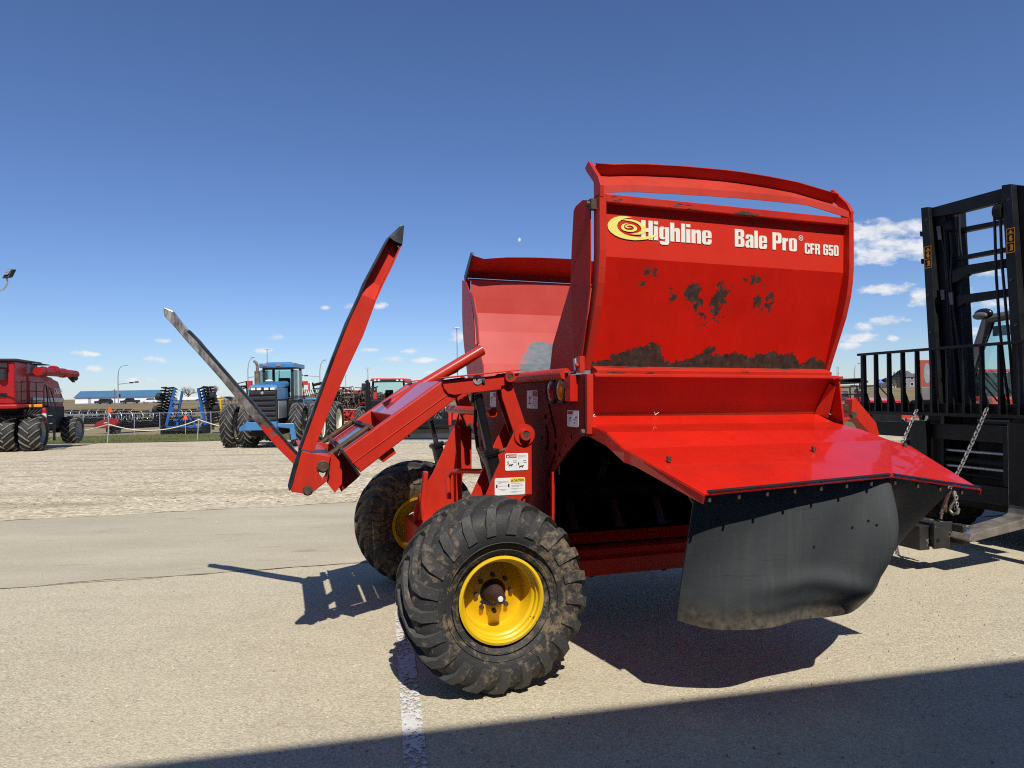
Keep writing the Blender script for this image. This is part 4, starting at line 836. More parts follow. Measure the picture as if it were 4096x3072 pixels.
for k in range(nr+1):
    t = k/nr; row = []
    for i, (a, b, m_) in enumerate(zip(tp, bt_, md)):
        p = lerp(a, b, t); bulge = math.sin(math.pi*t)
        p = p+Vector((m_.x, m_.y, 0))*bulge*1.0
        p.y -= .026*math.exp(-((t-.80-.10*(i/44.)+.12*math.sin(i*.11))/.07)**2)*max(0, math.sin(math.pi*min(1, max(0, (i-6)/26.))))-.016*math.exp(-((t-.93)/.05)**2)*max(0, math.sin(math.pi*min(1, max(0, (i-4)/28.))))
        p.y -= .010*math.sin(i*.5+t*4)*bulge+.012*noise.noise(Vector((p.x*3, p.z*3, 1)))*t
        row.append(p)
    rows.append(row)
mb = MB(); mb.grid(rows, (.0, .009, .0)); mb.build('rubber_skirt', MAT['skirt'], bp, smooth=True)
mb = MB()
for (i, k) in ((21, 12), (19, 14), (22, 13), (3, 9), (14, 19)): q = rows[k][i]; mb = MB(); mb.tube([q+Vector((0, -.003, 0)), q+Vector((0, .002, 0))], .006, 8); mb.build('skirt_hole', MAT['frame_black'], bp)
# ---- loader arm
def ngon(pl, pts, a, b, name, mat=None, par=None, bevel=.004, holes=()): mb = MB(); mb.prism(pts, pl, a, b, holes); return mb.build(name, mat or RED, par or bp, bevel=bevel)
beam = [(-.735, 1.228), (-.143, 1.644), (-.02, 1.66), (.06, 1.60), (.055, 1.57), (-.02, 1.565), (-.637, 1.103)]
rib = [(-.686, 1.160), (-.06, 1.602), (-.06, 1.594), (-.686, 1.152)]
brk = [(-.130, 1.628), (-.120, 1.590), (-.095, 1.565), (-.055, 1.553), (.235, 1.573), (.262, 1.60), (.275, 1.62), (.335, 1.690), (.245, 1.690)]
brk = mu([(1768, 1524), (1775, 1552), (1792, 1574), (1815, 1580), (2003, 1558), (2005, 1545), (2050, 1534), (2079, 1492), (2015, 1500)], .685)
cap = mu([(1766, 1512), (1775, 1508), (2089, 1477), (2089, 1481), (2082, 1482), (1775, 1515)], .685)
for va, vb in ((.70, .80), (1.86, 1.96)):
    ngon('uw', beam, va, vb, 'arm_beam', CHIP, bevel=.006)
    d = .688 if va < 1 else 1.975; ngon('uw', rib, (va-.004 if va < 1 else va-.004), va+.01, 'arm_rib', RED, bevel=.002)
    ngon('uw', brk, va-.018, va-.003, 'arm_bracket', RED, bevel=.003); ngon('uw', cap, va-.045, va+.10, 'arm_bracket_flange', RED, bevel=.002)
    ngon('uw', [(a, b) for a, b in brk], vb+.003, vb+.018, 'arm_bracket', RED, bevel=.003)
# plates joining the two beams
def P_on(s, off=0): a, b = Vector((-.735, 1.228)), Vector((-.143, 1.644)); p = lerp(a, b, s); d = (b-a).normalized(); return (p.x-d.y*off, p.y+d.x*off)
def plate(s0, s1, off, th, va, vb, name, mat): a, b = P_on(s0, off), P_on(s1, off); c_, d = P_on(s1, off-th), P_on(s0, off-th); ngon('uw', [a, b, c_, d], va, vb, name, mat, bevel=.002)
plate(.50, 1.0, -.004, .010, .80, 1.86, 'arm_top_plate', MAT['red_gloss']); plate(.50, .52, -.014, .16, .80, 1.86, 'arm_web', RED)
plate(-.02, .30, -.006, .010, .82, 1.84, 'arm_cover', MAT['red_gloss'])
mb = MB()
for s, o in ((.005, .012), (.30, .012)): a = P_on(s, o); mb.cyl((a[0], .80, a[1]), (a[0], 1.86, a[1]), .014, 8)
for va in (.83, 1.82): a, b = P_on(-.10, .016), P_on(.31, .016); mb.cyl((a[0], va, a[1]), (b[0], va, b[1]), .017, 8)
mb.build('cover_rod', MAT['rusty'], bp, smooth=True)
ep_ = [P_on(-.012, .02), P_on(.006, .02), P_on(.006, -.168), P_on(-.012, -.168)]; ngon('uw', ep_, .69, 1.97, 'arm_end_plate', MAT['steel_dark'], bevel=.003)
ngon('uw', [P_on(.20, -.158), P_on(.34, -.158), P_on(.335, -.195), P_on(.205, -.195)], .73, 1.93, 'stop_channel', RED)
ngon('uw', mu([(1368, 1810), (1440, 1902), (1428, 1915), (1366, 1968), (1345, 1930), (1345, 1830)], .86), .86, .875, 'arm_end_box', MAT['red_shaded'])  # recess shade is painted in through the darkened red
# fork heads and tines
hd = mu([(1200, 1797), (1212, 1806), (1322, 1826), (1318, 1850), (1305, 1928), (1248, 1972), (1226, 1976), (1168, 1969), (1161, 1958), (1180, 1860)], .735)
hk = mu([(1322, 1818), (1328, 1810), (1352, 1838), (1368, 1858), (1368, 1935), (1342, 1966), (1340, 1972), (1306, 1928)], .80)
pinc = mu([(1292, 1866)], .735)[0]; pin2 = mu([(1231, 1962)], .735)[0]; pin_h = mu([(1291, 1890)], .735)[0]
def edge_mat(): return [RED, MAT['steel_dark']]
def head(va, vb, du=0):
    mb = MB(); mb.prism([(a+du, b) for a, b in hd], 'uw', va, vb, [[(pin_h[0]+du+x, pin_h[1]+y) for x, y in ((.018, .0), (.022, .03), (0, .04), (-.022, .03), (-.02, -.01), (0, -.035), (.012, -.02))]])
    h = mb.build('fork_head', CHIP, bp, bevel=.004)
    mb = MB(); a, b = hd[0], hd[8]; mb.prism([(a[0]+du-.006, a[1]), (a[0]+du+.012, a[1]), (b[0]+du+.012, b[1]+.02), (b[0]+du-.004, b[1]-.01), (b[0]+du-.014, b[1]+.02), (hd[9][0]+du-.010, hd[9][1])], 'uw', va-.003, vb+.003); mb.build('wear_edge', MAT['steel_dark'], h, bevel=.003)
    mb = MB(); mb.prism([(x+du, y) for x, y in hk], 'uw', va+.05, vb+.06); mb.build('hook_plate', CHIP, h, bevel=.003)
    mb = MB(); c_ = Vector((pinc[0]+du, va, pinc[1])); mb.cyl(c_+Vector((0, -.03, 0)), c_+Vector((0, .2, 0)), .026, 12); mb.tube([c_+Vector((.030*math.cos(t), -.004, .030*math.sin(t))) for t in [i*.5236 for i in range(12)]], .008, 6, closed=True); c2 = Vector((pin2[0]+du, va, pin2[1])); mb.cyl(c2+Vector((0, -.022, 0)), c2+Vector((0, .03, 0)), .022, 8); mb.lathe([(.030, -.005), (.030, .0), (.018, 0), (.018, -.005)], c2, 'y', 14, ring=True); mb.build('pivot_pin', MAT['rusty'], h, smooth=True)
head(.735, .765); head(1.785, 1.815, .06)
ngon('uw', [(-.975, 1.235), (-.93, 1.225), (-.84, 1.21), (-.80, 1.20), (-.80, 1.188), (-.965, 1.222)], .765, 1.785, 'head_plate', CHIP, bevel=.002)
mb = MB(); c_ = (pinc[0], pinc[1]); mb.cyl((c_[0], .77, c_[1]), (c_[0], 1.79, c_[1]), .035, 14); mb.build('head_shaft', MAT['rusty'], bp, smooth=True)
# near tine: a channel whose web is painted and whose flanges are worn bare
o = [(1204, 1797), (1251, 1667), (1338, 1429), (1395, 1284), (1446, 1175), (1464, 1128), (1558, 951), (1612, 901), (1616, 906), (1609, 980), (1569, 1067), (1533, 1139), (1504, 1204), (1453, 1342), (1395, 1465), (1323, 1631), (1290, 1715), (1254, 1808)]
o2 = mu(o, .735)
lowp = mu([(1204, 1797), (1251, 1667), (1338, 1429), (1395, 1284), (1446, 1175), (1470, 1185), (1504, 1204), (1453, 1342), (1395, 1465), (1323, 1631), (1290, 1715), (1254, 1808)], .735)
mb = MB(); mb.prism(lowp, 'uw', .735, .748); tn = mb.build('bale_tine', RED, bp, bevel=.002)
upp = mu([(1446, 1175), (1470, 1185), (1504, 1204), (1533, 1139), (1569, 1067), (1606, 985), (1570, 952), (1558, 951), (1464, 1128)], .735)
a3 = [Vector((q[0], .737, q[1])) for q in upp[:3]]; b3 = [Vector((q[0]+.03, .80, q[1]+.10)) for q in upp[:3]]
mb = MB(); mb.grid([a3, b3], (0, .006, .004)); mb.prism([(q[0], q[1]) for q in (upp[0], upp[2], upp[3], upp[4], upp[5], upp[6], upp[7], upp[8])], 'uw', .80, .808); mb.build('tine_web', RED, tn)
mb = MB(); rr_ = [upp[2], upp[3], upp[4], upp[5]]; mb.grid([[Vector((a, .735, b)) for a, b in rr_], [Vector((a, .808, b)) for a, b in rr_]], (-.012, 0, -.004)); mb.build('tine_flange', RED, tn)
left = o2[:8]; mb = MB()
mb.grid([[Vector((a-.016, .728, b-.004)) for a, b in left], [Vector((a-.016, .830, b-.004)) for a, b in left]], (.018, 0, .004)); mb.build('tine_flange', MAT['steel_dark'], tn, bevel=.004)
right = o2[9:]; mb = MB(); mb.grid([[Vector((a-.010, .737, b)) for a, b in right], [Vector((a-.010, .81, b)) for a, b in right]], (.010, 0, .002)); mb.build('tine_flange', MAT['steel_dark'], tn)
mb = MB(); mb.prism([o2[6], o2[7], o2[8], o2[9], ((o2[9][0]+o2[6][0])/2-.012, (o2[9][1]+o2[6][1])/2+.0)], 'uw', .728, .812); mb.build('tine_point', MAT['steel_dark'], tn, bevel=.002)
# far tine, worn bright
o = [(654, 1227), (660, 1231), (694, 1245), (722, 1283), (755, 1322), (795, 1362), (820, 1392), (860, 1438), (960, 1552), (1060, 1668), (1160, 1782), (1190, 1815), (1186, 1868), (1110, 1792), (1000, 1660), (880, 1514), (800, 1424), (742, 1360), (700, 1310), (657, 1264)]
o2 = mu(o, 1.80); mb = MB(); mb.prism(o2, 'uw', 1.790, 1.875); tn = mb.build('bale_tine', MAT['tine_worn'], bp, bevel=.010)
mb = MB(); rt_ = o2[4:12]; mb.grid([[Vector((a+.004, 1.785, b+.006)) for a, b in rt_], [Vector((a+.004, 1.88, b+.006)) for a, b in rt_]], (-.014, 0, -.012)); mb.build('tine_flange', MAT['steel_dark'], tn, bevel=.003)
# towers, links, lift cylinders
tw = mu([(2062, 1718), (2085, 1702), (2108, 1702), (2127, 1712), (2128, 1978), (2108, 1978), (2090, 1990), (2082, 2005), (2078, 2060), (1885, 2060), (1938, 1996), (1985, 1882)], .60)
ti2 = mu([(2020, 1690), (2050, 1690), (2060, 1720), (2062, 2060), (1860, 2060), (1872, 2010), (1985, 1760)], .86)
for va, vb, mats in ((.600, .616, RED), (2.02, 2.004, RED)): ngon('uw', tw, va, vb, 'lift_tower', mats, bevel=.003)
ngon('uw', ti2, .86, .875, 'lift_tower', RED, bevel=.003)
fl = mu([(1838, 1640), (1818, 1700), (1730, 1892), (1672, 1985), (1655, 2040), (1655, 2125), (1690, 2140), (1815, 2010), (1812, 1900)], 1.77); ngon('uw', fl, 1.77, 1.755, 'lift_tower', RED, bevel=.003)
ngon('uw', [(-.10, .62), (-.06, .98), (-.03, .98), (-.07, .62)], 1.70, 1.77, 'tower_rib', RED)
fc = mu([(1806, 1700), (1822, 1690), (1850, 2010), (1800, 2010)], 1.80); ngon('uw', [(.20, .60), (.20, 1.30), (.235, 1.31), (.25, .60)], 1.77, 2.0, 'tower_web', RED)
ngon('uw', [(.335, .60), (.335, 1.30), (.35, 1.30), (.35, .60)], .62, .86, 'tower_web', RED)
mb = MB(); mb.bx(-.14, .18, .46, 2.10, .40, .60); mb.build('axle_beam', RED, bp, bevel=.008)
mb = MB(); mb.cyl((0, .30, .506), (0, .50, .506), .05, 14); mb.cyl((0, 2.02, .506), (0, 2.26, .506), .05, 14); mb.build('axle_stub', MAT['rusty'], bp, smooth=True)
tpin = mu([(2096, 1738)], .60)[0]; upin = mu([(2035, 1508)], .685)[0]
for v_, vv in ((.60, -1), (2.004, -1)):
    mb = MB(); c_ = Vector((tpin[0], v_, tpin[1])); mb.lathe([(.066, -.012), (.066, 0), (.028, 0), (.028, -.012)], c_, 'y', 22, ring=True); mb.lathe([(.034, -.040), (.036, -.038), (.036, 0), (.024, 0), (.024, -.040)], c_, 'y', 18, ring=True); bs = mb.build('pivot_boss', RED, bp, smooth=True)
    mb = MB(); mb.cyl(c_+Vector((0, -.036, 0)), c_+Vector((0, .29 if v_ < 1 else -.25, 0)), .024, 16); mb.build('pivot_pin', MAT['rusty'], bs, smooth=True)
for v_ in (.682, 1.842):
    mb = MB(); c_ = Vector((upin[0], v_, upin[1])); mb.lathe([(.032, -.03), (.032, 0), (.021, 0), (.021, -.03)], c_, 'y', 18, ring=True); bs = mb.build('pivot_boss', RED, bp, smooth=True)
    mb = MB(); mb.cyl(c_+Vector((0, -.026, 0)), c_+Vector((0, .16, 0)), .021, 14); mb.build('pivot_pin', MAT['rusty'], bs, smooth=True)
    mb = MB(); h = mu([(1910, 1519)], .682)[0]; c_ = Vector((h[0], v_, h[1])); mb.lathe([(.030, -.006), (.030, .002), (.013, .002), (.013, -.006)], c_, 'y', 18, ring=True); mb.bx(h[0]+.0, h[0]+.045, v_-.006, v_, h[1]-.02, h[1]+.012); mb.build('pin_keeper', MAT['galv'], bp); mb = MB(); bolt_mb(mb, c_+Vector((.036, -.01, -.002)), 'y', .011, .010); mb.build('keeper_bolt', MAT['rusty'], bp)
lk = mu([(2010, 1500), (2022, 1492), (2045, 1492), (2052, 1505), (2062, 1540), (2112, 1690), (2124, 1730), (2118, 1752), (2075, 1752), (2068, 1735), (2020, 1590)], .645)
for va, vb in ((.700, .714), (.80, .814), (1.86, 1.874), (1.95, 1.964)): ngon('uw', lk, va, vb, 'lift_link', RED, bevel=.003)
def ram(v_, pts, rr=.026, br=.048):
    (a, b, c_) = [Vector((p[0], v_, p[1])) for p in pts]; mb = MB(); mb.cyl(b, c_, br, 18); d = (b-a).normalized(); mb.cyl(b-d*.012, b+d*.022, br*1.25, 18); mb.cyl(b-d*.004, b+d*.010, br*1.42, 8)
    cy = mb.build('lift_cylinder', MAT['black_gloss'], bp, smooth=True); mb = MB(); mb.cyl(a, b, rr, 16); mb.build('cylinder_rod', MAT['black_gloss'] if v_ < 1 else MAT['steel_dark'], cy, smooth=True)
    mb = MB(); s = b+Vector((br*1.2, -.01, 0)); mb.tube([s, s+Vector((.03, -.01, .012)), s+Vector((.055, -.01, .02))], .011, 8); mb.build('hose_fitting', MAT['rusty'], cy, smooth=True)
ram(.74, mu([(1912, 1575), (1958, 1808), (2000, 1990)], .74)); ram(1.88, mu([(1722, 1680), (1746, 1776), (1775, 1900)], 1.88), .02, .044)
mb = MB(); mb.tube([m(1905, 1600, v=1.0), m(1900, 1700, v=1.0), m(1910, 1790, v=1.0), m(1945, 1880, v=.9)], .012, 8); mb.build('hose', MAT['rubber_hose'], bp, smooth=True)
mb = MB(); q = m(1800, 1636, v=2.0); mb.cyl((q.x, 2.02, q.z), (q.x, .82, q.z), .030, 14); mb.build('torsion_tube', RED, bp, smooth=True)
mb = MB(); mb.tube([m(1929, 1399, v=1.55), m(1700, 1536, v=1.55), m(1540, 1632, v=1.55)], .042, 18); mb.build('push_bar', MAT['red_shine'], bp, smooth=True)
ngon('uw', mu([(1760, 1495), (1835, 1478), (1832, 1488), (1760, 1520)], 1.55), 1.54, 1.56, 'push_bar_bracket', RED)
mb = MB(); mb.tube([m(2000, 1886, v=1.0), m(1850, 1884, v=1.3), m(1812, 1886, v=1.45), m(1796, 1898, v=1.5), m(1792, 1920, v=1.5), m(1796, 1995, v=1.5)], .018, 10); mb.build('lock_bar', CHIP, bp, smooth=True)
# ---- front: drawbar arm showing past the hood
ngon('uw', mu([(3392, 1598), (3404, 1592), (3486, 1690), (3500, 1740), (3470, 1745), (3388, 1650)], 1.30), 1.25, 1.34, 'hitch_frame', RED)
ngon('uw', mu([(3340, 1668), (3350, 1655), (3362, 1676), (3380, 1668), (3384, 1676), (3350, 1694)], 1.20), 1.15, 1.25, 'hitch_hook', RED)
mb = MB(); bolt_mb(mb, m(3412, 1658, v=1.24), 'y', .03, .02); mb.cyl(m(3385, 1628, v=1.30), m(3390, 1634, v=1.15), .022, 10); mb.build('hitch_pin', MAT['rusty'], bp)
mb = MB(); mb.bar((2.2, 1.0, .62), (4.05, 1.22, .44), .12, .12); mb.bar((2.2, 1.62, .62), (4.05, 1.36, .44), .12, .12); mb.build('drawbar', MAT['black_paint'], bp)
mb = MB(); rnd = random.Random(2)
for (px, py, vv) in ((2370, 1667, .18), (2620, 1660, .18), (3330, 1660, .12), (3300, 1580, .2), (2365, 1672, .16), (3312, 1570, .22)):
    q = m(px, py, v=vv)
    for k in range(3): a = Vector((rnd.uniform(-.03, .03), rnd.uniform(-.01, .01), rnd.uniform(.0, .025))); mb.tube([q, q+a], .0022, 5)
mb.build('straw_bits', MAT['rope'], bp)
# ================================================================== FORKLIFT
W0 = .088
FT = Matrix.Translation((-5.6, -1.3, -W0)); fk = thing('forklift', 'big black forklift with tall mast and wide slatted load backrest holding the red machine', 'forklift', MF @ Matrix.Translation((5.6, 1.3, W0)))
BK = MAT['black_paint']; FB = MAT['frame_black']
def fb_(mb, name, mat=None, smooth=False, bevel=.004, par=None): return mb.build(name, mat or BK, par or fk, smooth=smooth, bevel=bevel, frame=FT)
UM = 5.05
def mv(px, py, u_=UM): q = m(px, py, u=u_); return q.y, q.z
def quad_vw(pts, ua, ub, name, mat=None, par=None, bevel=.004):
    mb = MB(); mb.prism([mv(*p) for p in pts], 'vw', ua, ub); return fb_(mb, name, mat, par=par, bevel=bevel)
ma = quad_vw([(3689, 832), (3719, 828), (3752, 1400), (3790, 2000), (3745, 2000), (3720, 1400)], UM-.02, UM+.14, 'mast_rail')
quad_vw([(4012, 742), (4050, 736), (4094, 1400), (4120, 2000), (4075, 2000), (4052, 1400)], UM-.02, UM+.14, 'mast_rail')
quad_vw([(3722, 835), (3762, 825), (3800, 1400), (3835, 2000), (3795, 2000), (3757, 1400)], UM+.06, UM+.20, 'mast_channel', FB)
quad_vw([(3762, 850), (3785, 840), (3815, 1400), (3840, 1900), (3830, 1900), (3795, 1400)], UM+.10, UM+.26, 'mast_channel', FB)
quad_vw([(4052, 737), (4096, 742), (4140, 1400), (4170, 2000), (4125, 2000), (4096, 1400)], UM+.05, UM+.22, 'mast_channel', FB)
for pts, du in (([(3700, 836), (4040, 742), (4040, 780), (3980, 812), (3830, 850), (3720, 868)], .02), ([(3780, 908), (4010, 862), (4010, 880), (3780, 928)], .16), ([(3780, 1026), (4030, 978), (4030, 995), (3780, 1042)], .10),
                ([(3775, 1085), (3850, 1058), (4035, 1028), (4040, 1062), (4020, 1072), (3992, 1070), (3985, 1068), (3850, 1095), (3810, 1125), (3790, 1130)], .06), ([(3800, 1182), (4048, 1148), (4050, 1184), (4035, 1180), (3840, 1210), (3815, 1228)], .06)):
    quad_vw(pts, UM+du, UM+du+.07, 'mast_crossbar', BK)
for a, b in (((3686, 925), 20), ((3690, 1035), 20)): quad_vw([(a[0]-14, a[1]), (a[0]+4, a[1]), (a[0]+5, a[1]+b), (a[0]-12, a[1]+b)], UM+.02, UM+.08, 'mast_lug', FB)
def line_px(pts, u_, r, name, mat=None):
    mb = MB(); mb.tube([m(px, py, u=u_) for px, py in pts], r, 8); return fb_(mb, name, mat or MAT['rubber_hose'], True, 0)
for pts in ([(3978, 860), (3985, 1100), (3998, 1300), (4020, 1500), (4045, 1690)], [(4000, 830), (4008, 1050), (4025, 1250), (4040, 1400), (4062, 1690)]): line_px(pts, UM+.03, .012, 'mast_hose')
for pts in ([(3818, 850), (3822, 930), (3832, 1060), (3838, 1200), (3852, 1420), (3868, 1690)], [(3836, 850), (3838, 930), (3848, 1060)], [(3850, 1090), (3842, 1130), (3812, 1155), (3810, 1230), (3825, 1420)]): line_px(pts, UM+.12, .010, 'mast_hose')
mb = MB(); mb.cyl(m(3990, 848, u=UM+.03), m(4022, 842, u=UM+.03), .075, 16); fb_(mb, 'chain_pulley', FB, True, 0)
mb = MB(); mb.cyl(m(3795, 905, u=UM+.12), m(3828, 897, u=UM+.12), .075, 16); fb_(mb, 'chain_pulley', FB, True, 0)
for pts in ([(3775, 900), (3790, 1100), (3806, 1300), (3820, 1500), (3835, 1690)], [(3800, 930), (3808, 1010), (3802, 1120), (3815, 1250), (3840, 1450), (3858, 1690)], [(3768, 960), (3778, 1010), (3786, 1150), (3792, 1250)]): line_px(pts, UM+.06, .011, 'mast_hose')
for px0, px1, py in ((3706, 3706, 880), (3712, 3712, 1180), (3722, 3722, 1330), (4034, 4034, 800), (4044, 4044, 1120), (4062, 4062, 1300)): mb = MB(); bolt_mb(mb, m(px0, py, u=UM-.022), 'x', .014, .008); fb_(mb, 'mast_bolt', MAT['steel_dark'], bevel=0)
for a_, b_ in (((3735, 905), (3742, 960)), ((3783, 1170), (3790, 1220)), ((3750, 1160), (3755, 1200))): quad_vw([a_, (a_[0]+16, a_[1]-3), (b_[0]+14, b_[1]-4), b_], UM+.03, UM+.045, 'mast_bracket', MAT['grey_plastic'])
# warning plates on the uprights
for (x0, y0, x1, y1) in ((3698, 988, 3726, 1070), (4026, 916, 4060, 1008)):
    a, b = mv(x0, y0, UM-.022), mv(x1, y1, UM-.022); va, vb, wa, wb = b[0], a[0], b[1], a[1]; mb = MB(); mb.bx(UM-.0235, UM-.021, va, vb, wa, wb); pl_ = fb_(mb, 'warning_plate', FB, bevel=0)
    mb = MB(); X = lambda x, y: (vb-(vb-va)*x, wa+(wb-wa)*y)
    for (p, q, r_, s) in ((.0, .0, 1, .03), (0, .97, 1, 1), (0, .03, .06, .97), (.94, .03, 1, .97), (.06, .40, .94, .425), (.06, .76, .94, .78)): mb.prism([X(p, q), X(r_, q), X(r_, s), X(p, s)], 'vw', UM-.0245, UM-.0236)
    mb.prism([X(.25, .80), X(.75, .80), X(.5, .94)], 'vw', UM-.0245, UM-.0236)
    mb.prism([X(.35, .50), X(.6, .46), (X(.8, .55)), X(.62, .60), X(.7, .70), X(.45, .72), X(.30, .62)], 'vw', UM-.0245, UM-.0236); mb.prism([X(.35, .08), X(.75, .10), X(.8, .28), X(.6, .36), X(.38, .30), X(.5, .2)], 'vw', UM-.0245, UM-.0236)
    fb_(mb, 'pictogram', MAT['orange'], par=pl_, bevel=0)
# load backrest
UB = 4.90
def bv(px, py): return m(px, py, u=UB)
tl, tr = bv(3440, 1419), bv(4092, 1367); bl, br = bv(3458, 1655), bv(4092, 1660); sl = (tr.z-tl.z)/(tr.y-tl.y)
vr = tl.y-2*(tl.y-1.3)
brt = lambda v_: tl.z+sl*(v_-tl.y)
mb = MB(); mb.bar((UB, tl.y+.02, brt(tl.y)), (UB, vr, brt(vr)), .050, .026); bkr = fb_(mb, 'backrest_rail')
mb = MB(); zl = (bl.z+br.z)/2; mb.bar((UB, tl.y+.02, zl), (UB, vr, zl), .055, .030); fb_(mb, 'backrest_rail')
mb = MB(); mb.bar((UB+.08, tl.y-.03, zl+.05), (UB+.08, vr, zl+.05), .012, .11); fb_(mb, 'backrest_plate')
tops_ = [3446, 3489, 3541, 3595, 3651, 3713, 3778, 3838, 3908, 3983, 4065]; vt = [bv(x, 1415-(x-3446)*.075).y for x in tops_]; dv = (vt[0]-vt[-1])/10
for i in range(int((tl.y-vr)/dv)+1):
    v_ = vt[0]-.02-dv*i; w_ = .030 if i else .055; zt = brt(v_)-.013; zb = zl+.012
    mb = MB(); mb.prism([(UB-.02, zb), (UB+.11, zb), (UB+.095, zb+.07), (UB+.035, zb+.20), (UB+.03, zt), (UB-.02, zt)], 'uw', v_-w_*.3, v_+w_*.3); fb_(mb, 'backrest_bar', bevel=.002)
# carriage and forks
UC = 4.95
def car(pts, ua, ub, name, mat=None): mb = MB(); mb.prism([(lambda q: (q.y, q.z))(m(*p, u=ua)) for p in pts], 'vw', ua, ub); return fb_(mb, name, mat)
zc = lambda py: m(3900, py, u=UC).z
mb = MB(); mb.bx(UC, UC+.09, .0, 2.6, zc(1765), zc(1702)); fb_(mb, 'carriage_bar')
mb = MB(); mb.bx(UC, UC+.09, .0, 2.6, zc(2005), zc(1935)); fb_(mb, 'carriage_bar')
for v_ in (.02, .98, 1.62, 2.56): mb = MB(); mb.bx(UC+.02, UC+.10, v_-.035, v_+.035, zc(1935), zc(1765)); fb_(mb, 'carriage_plate')
for (pa, pb, r_, mt) in ((1810, 1822, .013, 'galv'), (1874, 1888, .013, 'galv'), (1845, 1855, .03, 'frame_black'), (1905, 1915, .02, 'frame_black')): mb = MB(); mb.cyl((UC+.06, .98, zc(pa)), (UC+.06, 1.6, zc(pa)), r_, 10); fb_(mb, 'sideshift_rod', MAT[mt], True, 0)
for (v0, v1, tipu) in ((.73, .905, 4.22), (1.70, 1.875, 4.22)):
    mb = MB(); zt_ = zc(1690); mb.prism([(UC-.075, zt_), (UC-.005, zt_), (UC-.005, .47), (UC-.03, .44), (UC-.10, .43), (tipu, .355), (tipu-.03, .37), (tipu, .42), (UC-.15, .505), (UC-.09, .53), (UC-.075, .58)], 'uw', v0, v1); fb_(mb, 'fork', MAT['fork_steel'] if v0 < 1 else BK, bevel=.006)
mb = MB(); mb.bx(UC-.078, UC-.0755, .74, .895, .60, 1.30); fb_(mb, 'fork_shank_cover', BK)
# tilt cylinders, axle and body behind the mast
mb = MB(); mb.bx(5.45, 8.3, .55, 2.05, .42, 1.12); mb.bx(5.40, 5.60, .45, 2.15, .60, 1.30); mb.bx(6.9, 8.4, .42, 2.18, .5, 1.45); fb_(mb, 'chassis', FB, bevel=.03)
mb = MB(); mb.bx(5.55, 6.1, .50, 2.10, 1.12, 1.36); mb.tube([m(3620, 1655, u=5.7), m(3650, 1610, u=5.7), m(3780, 1606, u=5.7), m(3850, 1625, u=5.7)], .03, 8); fb_(mb, 'dash_cowl', FB, bevel=.02)
mb = MB(); mb.cyl((5.35, 1.75, .9), (6.2, 1.75, 1.25), .05, 12); mb.cyl((5.35, .85, .9), (6.2, .85, 1.25), .05, 12); fb_(mb, 'tilt_cylinder', FB, True, 0)
mb = MB(); mb.tube([m(3690, 1610, u=5.4), m(3700, 1640, u=5.4), m(3690, 1680, u=5.4)], .02, 8); mb.bx(5.38, 5.46, 1.98, 2.10, 1.28, 1.46); fb_(mb, 'work_lamp', FB, bevel=.01)
UCB = 6.35
pl = lambda pts, r, name, mat, u_=UCB: (lambda mb: (mb.tube([m(*p, u=u_) for p in pts], r, 8), fb_(mb, name, mat, False, 0))[1])(MB())
pl([(3858, 1600), (3884, 1480), (3918, 1380), (3952, 1275)], .055, 'cab_pillar', MAT['grey_plastic'])
pl([(3866, 1610), (3902, 1470), (3930, 1385), (3968, 1283)], .032, 'cab_pillar', FB, UCB+.05)
pl([(3952, 1276), (4050, 1258), (4200, 1235)], .050, 'cab_roof_rail', MAT['grey_plastic'])
mb = MB(); g = [(3874, 1608), (3965, 1286), (4200, 1250), (4260, 1640), (3990, 1620)]; mb.slab([m(*p, u=UCB+.06) for p in g], (.008, 0, 0)); fb_(mb, 'windshield', MAT['glass'], bevel=0)
mb = MB(); q = m(3934, 1256, u=UCB-.15); mb.ball(q, (.055, .105, .062), 18); mr = fb_(mb, 'work_light', MAT['black_gloss'], True, 0); mb = MB(); mb.ball(q+Vector((-.045, .008, -.022)), (.025, .085, .042), 16); fb_(mb, 'lens', MAT['grey_plastic'], True, 0, mr)
mb = MB(); q0, q1 = m(3972, 1345, u=UCB+.2), m(4045, 1298, u=UCB+.2); mb.bx(UCB+.19, UCB+.215, q1.y, q0.y, q0.z, q1.z); mb.cyl(m(3998, 1300, u=UCB+.2), m(3998, 1268, u=UCB+.2), .014, 8); fb_(mb, 'cab_mirror', MAT['grey_plastic'], bevel=.02)
for pts in ([(3858, 1455), (3905, 1505), (3990, 1605)], [(3880, 1455), (3925, 1490), (4020, 1600)]): pl(pts, .010, 'wiper_arm', FB, UCB-.03)
mb = MB(); mb.bx(UCB+.1, 8.2, .45, 2.0, 2.58, 2.66); fb_(mb, 'cab_roof', FB, bevel=.02)
for v_ in (.55, 1.95): mb = MB(); mb.bx(7.6, 7.7, v_-.04, v_+.04, 1.4, 2.58); fb_(mb, 'cab_pillar', FB)
mb = MB(); mb.bx(7.0, 7.5, 1.0, 1.6, 1.4, 1.6); mb.bx(7.4, 7.55, 1.0, 1.6, 1.6, 2.15); fb_(mb, 'seat', FB, bevel=.05)
mb = MB(); mb.tube([Vector((6.75, 1.25, 1.62))+Vector((.06*math.cos(t), .18*math.sin(t), .16*math.cos(t))) for t in [i*.4488 for i in range(14)]], .015, 6, closed=True); mb.cyl((6.55, 1.25, 1.3), (6.75, 1.25, 1.62), .02, 8); fb_(mb, 'steering_wheel', FB, True, 0)
